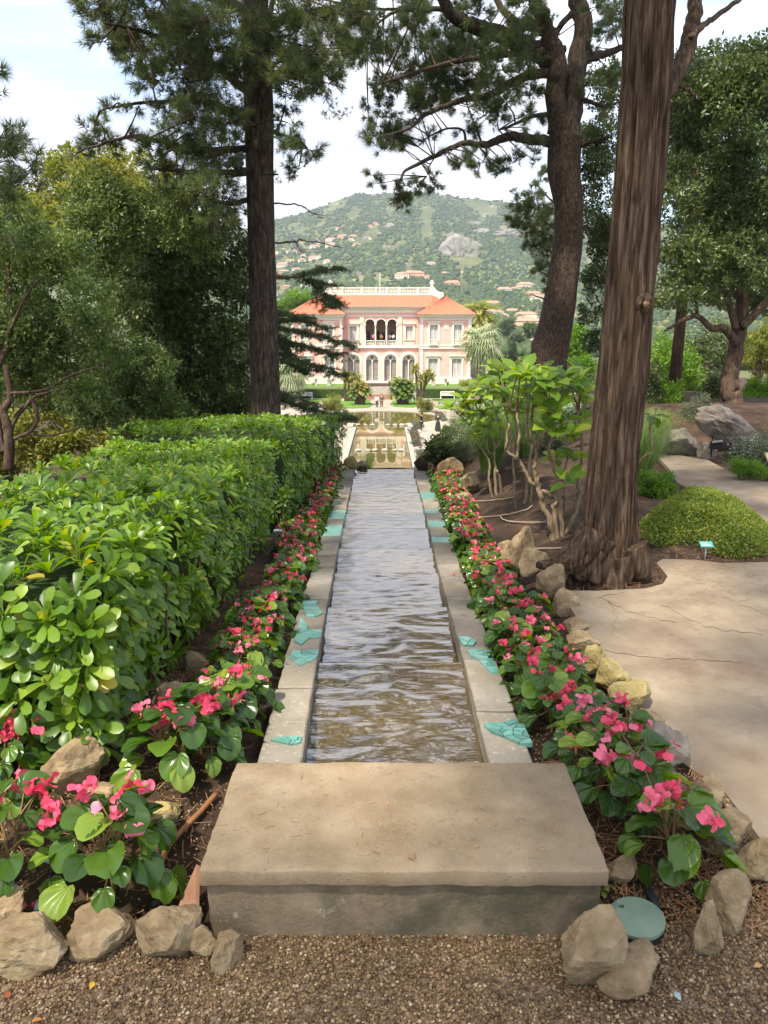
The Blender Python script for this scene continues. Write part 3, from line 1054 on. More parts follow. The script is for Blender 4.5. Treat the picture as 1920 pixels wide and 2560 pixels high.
cutsL = [2.26, 2.78, 3.15, 3.56, 3.95, 4.35, 4.75, 5.3, 5.75, 6.3, 6.85, 7.3, 7.9, 8.35, 9.0, 9.55, 10.2, 10.9, 11.8, 12.8, YEND - 0.3, YEND + 0.15]
cutsR = [2.26, 2.9, 3.5, 3.9, 4.45, 4.75, 5.4, 5.9, 6.35, 6.9, 7.2, 7.75, 8.2, 8.75, 9.1, 9.6, 10.0, 10.8, 11.7, 12.7, YEND - 0.4, YEND + 0.15]
run_coping(-1, cutsL, {11, 13}, {0, 1, 2})
run_coping(1, cutsR, {9, 11, 13, 16}, {0, 1})

# side walls, floor and steps of the channel
for side in (-1, 1):
    mb = MB()
    yy = list(np.linspace(2.2, YEND + 0.1, 60))
    vs, fs = [], []
    for i, Y in enumerate(yy):
        xin = (chl(Y) if side < 0 else chr_(Y)) + side * 0.006
        for (x, z) in ((xin, chz(Y) - 0.6), (xin, chz(Y) - 0.084), (xin + side * 0.12, chz(Y) - 0.084), (xin + side * 0.12, chz(Y) - 0.6)):
            vs.append((x - CO.x, Y - CO.y, z))
        if i:
            b0 = (i - 1) * 4
            for k in range(4):
                k2 = (k + 1) % 4
                f = (b0 + k, b0 + k2, b0 + 4 + k2, b0 + 4 + k)
                fs.append(f if side > 0 else tuple(reversed(f)))
    mb.add(vs, fs)
    mb.build('side_wall', M['chwall'], chn)
for i in range(1, len(LIP)):
    Y, xl, xr, z = LIP[i]
    mb = MB()
    mb.box(xl - 0.01, xr + 0.01, Y - 2.3 - 0.03, Y - 2.3 + 0.05, z - 0.5, z - 0.022)
    mb.build('weir', M['chwall'], chn)

# water: one sheet per basin, with a lip falling over the weir
M['cascade_water'] = water_mat('cascade water', [(0.35, (0.05, 0.033, 0.010)), (0.65, (0.10, 0.068, 0.022))], 0.02,
                               ((9, 0.14, 0.02, (1, 2.2, 1)), (26, 0.12, 0.008, (1, 1.8, 1))), 1.6, 3.0)
for i in range(1, len(LIP)):
    Y0 = LIP[i - 1][0] + (0.02 if i > 1 else -0.05)
    Y1 = LIP[i][0]
    z = LIP[i][3]
    n_y = 110 if i < 4 else 50
    n_x = 80 if i < 4 else 46
    amp = (0.0075, 0.0062, 0.005)[i - 1] if i <= 3 else 0.004
    yy = np.linspace(Y0, Y1 + 0.03, n_y)
    vs = []
    for Y in yy:
        xl, xr = chl(min(Y, YEND)) - 0.004, chr_(min(Y, YEND)) + 0.004
        for k in range(n_x):
            x = xl + (xr - xl) * k / (n_x - 1)
            wv = n2(x * 1.25 + 0.3 * n2(x, Y, 3, 2.0), Y * 2.0 + 0.2 * n2(x, Y, 4, 6.0), 4.6, i * 3.7) * 0.85 + n2(x * 1.0, Y * 2.0, 9.5, i * 1.3) * (0.42 if i < 4 else 0.85)
            bow = n2(x, Y, 1.3, 5.0 + i)
            calm = 0.55 + 0.45 * smooth(-0.3, 0.25, bow + 0.2)
            edge = 1 - 0.6 * smooth(Y1 - 0.03, Y1, Y)
            zz = z + amp * wv * calm * (0.25 + 0.75 * edge)
            over = max(0.0, Y - Y1)
            zz -= over * over * 38
            vs.append((x, Y, zz))
    fs = [(j * n_x + k, j * n_x + k + 1, (j + 1) * n_x + k + 1, (j + 1) * n_x + k) for j in range(n_y - 1) for k in range(n_x - 1)]
    o = put('water', arr_mesh('water', vs, fs, M['cascade_water'], smooth_shade=True))
    tag(o, kind='structure')


# turquoise glaze patches: broken pieces left on the coping
def voronoi_pieces(outline, seeds, gap):
    """clip each seed's cell out of the outline by half planes"""
    res = []
    for i, s in enumerate(seeds):
        poly = [Vector(p) for p in outline]
        for j, t in enumerate(seeds):
            if i == j:
                continue
            mid = (Vector(s) + Vector(t)) / 2
            nrm = (Vector(t) - Vector(s)).normalized()
            lim = -gap
            out = []
            for k in range(len(poly)):
                a, b = poly[k], poly[(k + 1) % len(poly)]
                da, db = (a - mid).dot(nrm) - lim, (b - mid).dot(nrm) - lim
                if da <= 0:
                    out.append(a)
                if (da < 0) != (db < 0) and abs(da - db) > 1e-12:
                    out.append(a + (b - a) * (da / (da - db)))
            poly = out
            if len(poly) < 3:
                break
        if len(poly) >= 3:
            res.append(poly)
    return res


def tile_patch(px_outline, n, seed, rise=0.005):
    r = random.Random(seed)
    P = []
    for px, py in px_outline:
        z = 0.0
        p = PZ(px, py, z)
        for _ in range(6):
            z = chz(p.y)
            p = PZ(px, py, z)
        P.append(p)
    out2 = [(p.x, p.y) for p in P]
    area = sum(out2[i][0] * out2[(i + 1) % len(out2)][1] - out2[(i + 1) % len(out2)][0] * out2[i][1] for i in range(len(out2)))
    x0, x1 = min(p[0] for p in out2), max(p[0] for p in out2)
    y0, y1 = min(p[1] for p in out2), max(p[1] for p in out2)
    seeds = []
    while len(seeds) < n:
        q = (r.uniform(x0, x1), r.uniform(y0, y1))
        if poly_inside(q[0], q[1], out2):
            seeds.append(q)
    for pl in voronoi_pieces(out2, seeds, 0.0018):
        mb = MB()
        k = len(pl)
        a = sum(pl[i].x * pl[(i + 1) % k].y - pl[(i + 1) % k].x * pl[i].y for i in range(k))
        if a < 0:
            pl = pl[::-1]
        dz = r.uniform(0, 0.002)
        top = [(p.x - CO.x, p.y - CO.y, chz(p.y) + rise + dz) for p in pl]
        bot = [(p.x - CO.x, p.y - CO.y, chz(p.y) - 0.012) for p in pl]
        mb.add(top + bot, [tuple(range(k))] + [(i + k, (i + 1) % k + k, (i + 1) % k, i) for i in range(k)])
        o_ = mb.build('glazed_tile', M['tile'], chn)


def C8(x, y):
    return (660 + x / 2.2419, 1100 + y / 2.2419)


tile_patch([C8(*p) for p in [(1232, 1592), (1290, 1590), (1365, 1585), (1385, 1568), (1412, 1572), (1430, 1598), (1455, 1600), (1505, 1706), (1440, 1705), (1345, 1665), (1280, 1640), (1240, 1612)]], 18, 1)
tile_patch([C8(*p) for p in [(1140, 1182), (1200, 1176), (1275, 1182), (1290, 1215), (1285, 1240), (1322, 1310), (1275, 1308), (1225, 1262), (1200, 1230), (1160, 1215)]], 18, 2)
tile_patch([C8(*p) for p in [(1088, 1108), (1140, 1107), (1190, 1130), (1175, 1152), (1125, 1155), (1100, 1130)]], 6, 3)
tile_patch([C8(*p) for p in [(38, 1688), (75, 1672), (150, 1668), (215, 1668), (205, 1700), (160, 1712), (110, 1704)]], 5, 4)
tile_patch([C8(*p) for p in [(215, 905), (300, 902), (290, 925), (330, 975), (300, 990), (240, 995), (225, 960)]], 8, 5)
tile_patch([C8(*p) for p in [(205, 1000), (245, 1040), (240, 1065), (325, 1068), (320, 1110), (250, 1115), (210, 1150), (170, 1130)]], 11, 6)
tile_patch([C8(*p) for p in [(165, 1185), (308, 1180), (300, 1215), (265, 1245), (200, 1270), (140, 1225)]], 11, 7)

# ------------------------------------------------------------------ leaf and needle clouds
def rand_dirs(r, n):
    d = r.normal(size=(n, 3))
    return d / np.linalg.norm(d, axis=1)[:, None]


def leaf_quads(P, A, Nn, ln, wd, r, fold=0.25):
    """kite leaves: two faces folded along the rib. P base, A direction, Nn normal-ish"""
    S = np.cross(A, Nn)
    S /= np.maximum(np.linalg.norm(S, axis=1), 1e-6)[:, None]
    U = np.cross(S, A)
    n = len(P)
    b = P
    t = P + A * ln[:, None]
    m = P + A * (ln * 0.5)[:, None]
    l = m + S * (wd * 0.5)[:, None] + U * (wd * fold * 0.5)[:, None]
    rr_ = m - S * (wd * 0.5)[:, None] + U * (wd * fold * 0.5)[:, None]
    Vv = np.stack([b, l, t, rr_], 1).reshape(-1, 3)
    k = np.arange(n)[:, None] * 4
    Ff = np.concatenate([k + np.array([[0, 1, 2]]), k + np.array([[0, 2, 3]])], 0)
    return Vv, Ff


def cloud_pts(r, clumps, n):
    """points in ellipsoids (x,y,z,rx,ry,rz), denser near the surface"""
    cl = np.array(clumps, float)
    vol = (cl[:, 3] * cl[:, 4] + cl[:, 3] * cl[:, 5] + cl[:, 4] * cl[:, 5])
    idx = r.choice(len(cl), n, p=vol / vol.sum())
    d = rand_dirs(r, n)
    q = r.uniform(0.15, 1.0, n) ** 0.45
    P = cl[idx, :3] + d * q[:, None] * cl[idx, 3:]
    return P, d, idx


def leaf_cloud(name, clumps, n, ln, wd, mat, seed, parent=None, up=0.5, droop=0.0, shape_noise=0.4, per=50):
    r = np.random.default_rng(seed)
    nb = max(12, n // per)
    C0, d0, i0 = cloud_pts(r, clumps, nb)
    C0 = C0 + r.normal(size=C0.shape) * shape_noise * np.array(clumps, float)[i0, 3:4] * 0.3
    j = r.integers(0, nb, n)
    d = rand_dirs(r, n)
    rb_ = (np.array(clumps, float)[i0, 3] * 0.14 + ln * 1.2) * r.uniform(0.6, 1.3, nb)
    P = C0[j] + d * (r.uniform(0.1, 1, n) ** 0.5 * rb_[j])[:, None] * np.array((1, 1, 0.75))
    d = d * 0.6 + d0[j] * 0.6
    idx = i0[j]
    A = d * 0.7 + rand_dirs(r, n)
    A[:, 2] -= droop
    A /= np.linalg.norm(A, axis=1)[:, None]
    Nn = rand_dirs(r, n)
    Nn[:, 2] += up
    l = ln * r.uniform(0.6, 1.25, n)
    Vv, Ff = leaf_quads(P, A, Nn, l, l * wd, r)
    crnd = r.uniform(-0.22, 0.22, len(clumps))
    rn = np.clip(r.uniform(0, 1, n) * 0.6 + 0.2 + crnd[idx] + r.uniform(-0.2, 0.2, nb)[j], 0.0, 0.98)
    return put(name, arr_mesh(name, Vv, Ff, mat, np.repeat(rn, 4)), parent)


def tufts(name, P, A, mat, seed, parent=None, K=16, L=0.13, w=0.005, spread=0.8, rn=None):
    r = np.random.default_rng(seed)
    n = len(P)
    d = A[:, None, :] * 0.9 + rand_dirs(r, n * K).reshape(n, K, 3) * spread
    d /= np.linalg.norm(d, axis=2)[:, :, None]
    l = L * r.uniform(0.65, 1.15, (n, K))
    s = np.cross(d, rand_dirs(r, n * K).reshape(n, K, 3))
    s /= np.maximum(np.linalg.norm(s, axis=2), 1e-6)[:, :, None]
    s *= w * 0.5
    b = P[:, None, :] + d * (l * 0.06)[:, :, None]
    t = P[:, None, :] + d * l[:, :, None]
    Vv = np.stack([b - s, b + s, t], 2).reshape(-1, 3)
    Ff = np.arange(len(Vv)).reshape(-1, 3)
    if rn is None:
        rn = r.uniform(0, 0.98, n)
    return put(name, arr_mesh(name, Vv, Ff, mat, np.repeat(rn, K * 3)), parent)


def needle_crown(clumps, per, mat, seed, parent, K=16, L=0.13, w=0.005, twigs=True, branches=None, flat=1.0, twig_r=0.008):
    """tufts set on short twigs inside each clump; clump = (x,y,z,r)"""
    r = np.random.default_rng(seed)
    P, A, rn = [], [], []
    mb = MB()
    for (x, y, z, rad_) in clumps:
        c = np.array((x, y, z))
        n = max(6, int(per * (rad_ / 0.35) ** 2))
        base_r = r.uniform(-0.25, 0.25)
        # sub twigs
        nt = max(3, n // 9)
        ends = c + rand_dirs(r, nt) * (rad_ * r.uniform(0.45, 1.0, nt) ** 0.6)[:, None] * np.array((1, 1, 0.75 * flat))
        start = c + np.array((0, 0, -0.1 * rad_))
        if branches is not None and len(branches):
            bd = np.linalg.norm(branches - c, axis=1)
            near = branches[bd.argmin()]
            mb.tube([near, near * 0.45 + c * 0.55 + r.normal(size=3) * rad_ * 0.15, start], [twig_r * 1.7, twig_r * 1.2, twig_r * 0.8], 5, cap=False)
        for e in ends:
            if twigs:
                mid = start * 0.5 + e * 0.5 + r.normal(size=3) * rad_ * 0.10
                mb.tube([start, mid, e], [twig_r * 0.7, twig_r * 0.5, twig_r * 0.25], 3, cap=False)
            m = max(3, n // nt)
            for k in range(m):
                t = 0.35 + 0.65 * (k + r.random()) / m
                q = start + (e - start) * t + r.normal(size=3) * rad_ * 0.09
                dd = (e - start) / max(1e-6, np.linalg.norm(e - start))
                dd = dd + np.array((0, 0, 0.25)) + r.normal(size=3) * 0.35
                P.append(q)
                A.append(dd / np.linalg.norm(dd))
                rn.append(min(0.98, max(0, 0.15 + 0.6 * r.random() + base_r)))
    P, A = np.array(P), np.array(A)
    crown = tufts('crown', P, A, mat, seed + 1, parent, K, L, w, 0.8, np.array(rn))
    if mb.f:
        mb.build('twigs', M['twig'], parent)
    return crown


def wobble(pts, amp, seed, sub=5):
    """smooth a polyline and add small irregularity"""
    r = random.Random(seed)
    pts = [Vector(p) for p in pts]
    out = []
    n = len(pts)
    for i in range(n - 1):
        p0, p1, p2, p3 = pts[max(0, i - 1)], pts[i], pts[i + 1], pts[min(n - 1, i + 2)]
        for k in range(sub):
            t = k / sub
            q = 0.5 * ((2 * p1) + (p2 - p0) * t + (2 * p0 - 5 * p1 + 4 * p2 - p3) * t * t + (3 * p1 - p0 - 3 * p2 + p3) * t ** 3)
            out.append(q + Vector((r.gauss(0, amp), r.gauss(0, amp), r.gauss(0, amp))))
    out.append(pts[-1])
    return out


def lin(a, b, n):
    return [a + (b - a) * i / (n - 1) for i in range(n)]


# ------------------------------------------------------------------ begonias
def begonia_leaf(seed, s=0.1):
    r = random.Random(seed)
    n = 18
    vs, fs = [(0, s * 0.12, -0.004)], []
    for ring in (0.55, 1.0):
        for k in range(n):
            a = -math.pi / 2 + 2 * math.pi * k / n
            rr_ = s * 0.5 * (1.0 + 0.12 * math.cos(a - 0.9) + 0.05 * math.sin(2 * a))
            x, y = math.cos(a) * rr_, s * 0.42 + math.sin(a) * rr_ * 1.05
            if k == 0:
                y += s * 0.10          # notch at the stalk
            x, y = x * ring, s * 0.12 + (y - s * 0.12) * ring
            z = 0.34 * abs(x) ** 1.3 / s ** 0.3 - 0.30 * max(0, y - s * 0.45) * ring
            if ring == 1.0:
                z += (0.025 if k % 2 else -0.025) * s + r.uniform(-0.05, 0.05) * s
            else:
                z += (0.014 if k % 3 else -0.022) * s
            vs.append((x, y, z))
    for k in range(n):
        k2 = (k + 1) % n
        fs.append((0, 1 + k, 1 + k2))
        fs.append((1 + k, 1 + n + k, 1 + n + k2, 1 + k2))
    me = bpy.data.meshes.new('leaf')
    me.from_pydata(vs, [], fs)
    me.update()
    me.polygons.foreach_set('use_smooth', np.ones(len(me.polygons), dtype=bool))
    me.materials.append(M['begonia'])
    return me


def flower_cluster(seed, n=6, s=0.026, spread=0.03):
    r = random.Random(seed)
    mb = MB()
    for i in range(n):
        c = Vector((r.uniform(-1, 1) * spread, r.uniform(-1, 1) * spread, r.uniform(-0.7, 0.7) * spread))
        q = Quaternion((r.uniform(-1, 1), r.uniform(-1, 1), r.uniform(-1, 1), r.uniform(-1, 1))).normalized()
        for k in range(4):
            big = k % 2 == 0
            pr = s * (0.72 if big else 0.42) * r.uniform(0.8, 1.15)
            ang = k * math.pi / 2 + r.uniform(-0.15, 0.15)
            vs = [c]
            m = 7
            for j in range(m):
                a = -1.25 + 2.5 * j / (m - 1)
                p = Vector((math.cos(a) * pr * 0.75 + pr * 0.45, math.sin(a) * pr * 0.85, 0.25 * pr + 0.22 * pr * math.cos(a * 2)))
                p = Matrix.Rotation(ang, 3, 'Z') @ p
                vs.append(c + q @ p)
            mb.add(vs, [(0, j, j + 1) for j in range(1, m)])
    me = mb.mesh('flower', M['petal'], True)
    return me


BLEAF = [begonia_leaf(i, 0.098) for i in range(4)]
BFLOW = [flower_cluster(20 + i, n, 0.025, 0.024) for i, n in enumerate((6, 5, 7, 4, 3))]


def begonia_design(seed, nleaf, nflow, height=0.24, radius=0.15, ls=0.98, fs_=1.0):
    r = random.Random(seed)
    leaves, flowers = [], []
    smb = MB()
    heads = []
    for k in range(3):
        a = r.uniform(0, 6.28)
        heads.append(Vector((math.cos(a) * radius * r.uniform(0.1, 0.4), math.sin(a) * radius * r.uniform(0.1, 0.4), height * r.uniform(0.55, 0.8))))
    for h in heads:
        smb.tube([(0, 0, -0.02), h * 0.5 + Vector((0, 0, 0.02)), h], [0.006, 0.005, 0.004], 5, cap=False)
    for i in range(nleaf):
        t = (i + 0.5) / nleaf
        a = i * 2.4 + r.uniform(-0.4, 0.4)
        el = 1.15 * (1 - t) ** 1.1
        rad_ = radius * (0.25 + 0.85 * t ** 0.7) * r.uniform(0.8, 1.15)
        z = height * (1.0 - 0.85 * t ** 1.3) * r.uniform(0.85, 1.1) + 0.02
        p = Vector((math.cos(a) * rad_, math.sin(a) * rad_, z))
        s = ls * r.uniform(0.62, 1.25)
        # leaf +Y points outward, tips droop
        tilt = 0.15 - 1.0 * t + r.uniform(-0.5, 0.45)
        Rm = Matrix.Rotation(a - math.pi / 2 + r.uniform(-0.5, 0.5), 4, 'Z') @ Matrix.Rotation(tilt, 4, 'X') @ Matrix.Rotation(r.uniform(-0.5, 0.5), 4, 'Y')
        Mt = Matrix.Translation(p) @ Rm @ Matrix.Diagonal((s, s, s, 1)) @ Matrix.Translation((0, -0.02, 0))
        leaves.append((r.randrange(4), Mt))
        h = min(heads, key=lambda q: (q - p).length)
        if i % 2 == 0:
            smb.tube([h * 0.8, h * 0.3 + p * 0.7, p], [0.003, 0.0026, 0.002], 4, cap=False)
    for k in range(nflow):
        a = k * 2.1 + r.uniform(-0.6, 0.6)
        rad_ = radius * r.uniform(0.2, 1.0)
        p = Vector((math.cos(a) * rad_, math.sin(a) * rad_, height * r.uniform(0.85, 1.18)))
        Mt = Matrix.Translation(p) @ Matrix.Rotation(r.uniform(0, 6), 4, 'Z') @ Matrix.Diagonal((fs_, fs_, fs_, 1))
        flowers.append((r.randrange(len(BFLOW)), Mt))
        h = heads[k % 3]
        smb.tube([h, h * 0.4 + p * 0.6 + Vector((0, 0, 0.01)), p], [0.0024, 0.002, 0.0014], 4, cap=False)
    return leaves, flowers, smb.mesh('stem', M['stem_red'])


BDES = [begonia_design(100 + i, 24 + i % 4, 3 + i % 3) for i in range(6)]
BBIG = [begonia_design(200 + i, 34, 6, 0.25, 0.15, 0.86, 1.12) for i in range(4)]


def mesh_arrays(me):
    v = np.empty(len(me.vertices) * 3, np.float32)
    me.vertices.foreach_get('co', v)
    f = [tuple(p.vertices) for p in me.polygons]
    return v.reshape(-1, 3), f


def joined_design(des):
    leaves, flowers, stem = des
    outm = []
    for lst, src, mat, nm in ((leaves, BLEAF, M['begonia'], 'foliage'), (flowers, BFLOW, M['petal'], 'flowers')):
        V_, F_, R_ = [], [], []
        off = 0
        for k, Mt in lst:
            v, f = mesh_arrays(src[k])
            vv = np.c_[v, np.ones(len(v))] @ np.array(Mt).T
            V_.append(vv[:, :3])
            for q in f:
                F_.append((q[0] + off, q[1] + off, q[2] + off))
                if len(q) == 4:
                    F_.append((q[0] + off, q[2] + off, q[3] + off))
            R_ += [random.random()] * len(v)
            off += len(v)
        outm.append(arr_mesh(nm, np.concatenate(V_), F_, mat, R_, True))
    return outm


BJOIN = [joined_design(d) for d in BDES]


def place_begonia(x, y, z, s, rz, label, group, big=False, k=None, far=False, lean=(0, 0)):
    e = empty('begonia', (x, y, z), label, 'begonia', group)
    e.rotation_euler = (lean[0], lean[1], rz)
    e.scale = (s, s, s)
    if far:
        fol, flo = BJOIN[k % len(BJOIN)]
        put('foliage', fol, e)
        put('flowers', flo, e)['kind'] = 'stuff'
        return e
    des = (BBIG if big else BDES)[k % (4 if big else 6)]
    for i, Mt in des[0]:
        put('leaf', BLEAF[i], e, M=Mt)
    for i, Mt in des[1]:
        put('flower', BFLOW[i], e, M=Mt)
    put('stem', des[2], e)
    return e


rb = random.Random(77)
GL, GRr = 'begonias in the bed left of the channel', 'begonias in the bed right of the channel'
# nearest plants, one by one: photograph position of the foot
near_b = [
    (285, 2215, 1.08, 'large sunlit begonia with big pink flower heads in front of the left bed', GL, 0),
    (30, 2200, 1.05, 'begonia cut by the left picture edge beside the large front one', GL, 1),
    (20, 2010, 0.85, 'begonia at the left picture edge behind the front row', GL, 2),
    (445, 1975, 1.05, 'sunlit begonia clump left of the slab, front of the dense left row', GL, 3),
    (520, 1935, 0.95, 'begonia touching the left coping just behind the slab', GL, 1),
    (560, 1860, 0.9, 'begonia on the left bed with flowers overhanging the coping end', GL, 0),
    (1675, 2178, 0.95, 'rightmost begonia at the corner of the right bed above the valve lid', GRr, 2),
    (1572, 2058, 0.92, 'begonia with a tall pink flower column right of the slab', GRr, 1),
    (1488, 2035, 0.8, 'begonia squeezed against the slab right side', GRr, 3),
    (1462, 1945, 0.8, 'begonia at the rear right corner of the slab', GRr, 0),
    (1545, 1940, 0.78, 'begonia left of the broad flat grey rock', GRr, 1),
]
for i, (px, py, s, lab, grp, k) in enumerate(near_b):
    p = PZ(px, py, 0.03)
    place_begonia(p.x, p.y, gh(p.x, p.y), s, rb.uniform(0, 6.28), lab, grp, True, k)
taken = [PZ(px, py, 0.03).xy for px, py, *_ in near_b]


def ordinal(n):
    return '%d%s' % (n, 'th' if 10 < n % 100 < 14 else {1: 'st', 2: 'nd', 3: 'rd'}.get(n % 10, 'th'))


BCOUNT = {}


def bed_row(side, n_rows, Y0, Y1, group):
    Y = Y0
    i = 0
    while Y < Y1:
        dY = 0.185 + 0.006 * (Y - 2.4)
        ww = cop_w(Y)
        if side < 0:
            xa = chl(Y) - ww - 0.07
            xb = -0.80 if Y < 6.5 else -0.92 + 0.03 * (Y - 7)
            xb = min(xb, xa - 0.1)
        else:
            xa = chr_(Y) + ww + 0.08
            xb = 0.84 if Y < 6 else 0.84 + 0.05 * (Y - 6)
            xb = max(xb, xa + 0.15)
        width = abs(xb - xa)
        rows = max(2, int(round(width / 0.17)) + 1) if side > 0 else max(1, int(round(width / 0.18)) + 1)
        for q in range(rows):
            x = xa + (xb - xa) * (q + 0.5) / rows + rb.uniform(-0.04, 0.04)
            y = Y + rb.uniform(-0.07, 0.07)
            if any((x - t.x) ** 2 + (y - t.y) ** 2 < 0.16 ** 2 for t in taken):
                continue
            if side < 0 and Y < 3.3 and x < -0.83:
                continue
            far = Y > 8.2
            row = 'coping row' if q == 0 else ('outer row' if q == rows - 1 else 'middle row')
            BCOUNT[(side, row)] = BCOUNT.get((side, row), 0) + 1
            lab = '%s pink begonia from the slab in the %s of the %s bed' % (ordinal(BCOUNT[(side, row)]), row, 'left' if side < 0 else 'right')
            place_begonia(x, y, gh(x, y), rb.uniform(0.58, 0.86) * (1.0 if side > 0 else 0.92), rb.uniform(0, 6.28), lab, group, False, rb.randrange(6), far, (rb.uniform(-0.12, 0.12), rb.uniform(-0.12, 0.12)))
            i += 1
        Y += dY
    return i


nl = bed_row(-1, 2, 2.75, YEND - 0.3, GL)
nr = bed_row(1, 3, 2.62, YEND - 0.2, GRr)
print('begonias', nl, nr)


# ------------------------------------------------------------------ clipped hedge of whorled leaves
def hedge_leaf_mesh():
    n = 5
    vs, fs = [], []
    prof = [(0.0, 0.10), (0.28, 0.30), (0.55, 0.72), (0.78, 1.0), (0.93, 0.78), (1.0, 0.12)]
    L_, W_ = 0.085, 0.030
    for i, (t, w) in enumerate(prof):
        z = 0.12 * L_ * math.sin(t * 2.2) - 0.10 * L_ * t * t
        vs += [(-W_ / 2 * w, t * L_, z + 0.12 * W_ * w), (0, t * L_, z), (W_ / 2 * w, t * L_, z + 0.12 * W_ * w)]
        if i:
            b = 3 * (i - 1)
            fs += [(b, b + 1, b + 4, b + 3), (b + 1, b + 2, b + 5, b + 4)]
    me = bpy.data.meshes.new('leaf')
    me.from_pydata(vs, [], fs)
    me.update()
    me.polygons.foreach_set('use_smooth', np.ones(len(me.polygons), dtype=bool))
    me.materials.append(M['hedge'])
    return me, np.array(vs), np.array(fs)


HL, HV, HF = hedge_leaf_mesh()


def rosette_mats(r, pos, nrm, n, size):
    """4x4 matrices of a whorl of leaves at pos facing nrm"""
    nrm = Vector(nrm).normalized()
    q = nrm.to_track_quat('Z', 'Y')
    base = Matrix.Translation(pos) @ q.to_matrix().to_4x4() @ Matrix.Rotation(r.uniform(0, 6.28), 4, 'Z')
    out = []
    for k in range(n):
        inner = k >= n * 0.62
        a = k * 2.399 + r.uniform(-0.2, 0.2)
        tilt = (1.05 if inner else r.uniform(0.05, 0.45)) + r.uniform(-0.15, 0.2)
        s = size * (0.7 if inner else 1.0) * r.uniform(0.8, 1.15)
        out.append(base @ Matrix.Rotation(a, 4, 'Z') @ Matrix.Rotation(tilt, 4, 'X') @ Matrix.Translation((0, 0.006, 0)) @ Matrix.Rotation(r.uniform(-0.25, 0.25), 4, 'Y') @ Matrix.Diagonal((s, s, s, 1)))
    return out


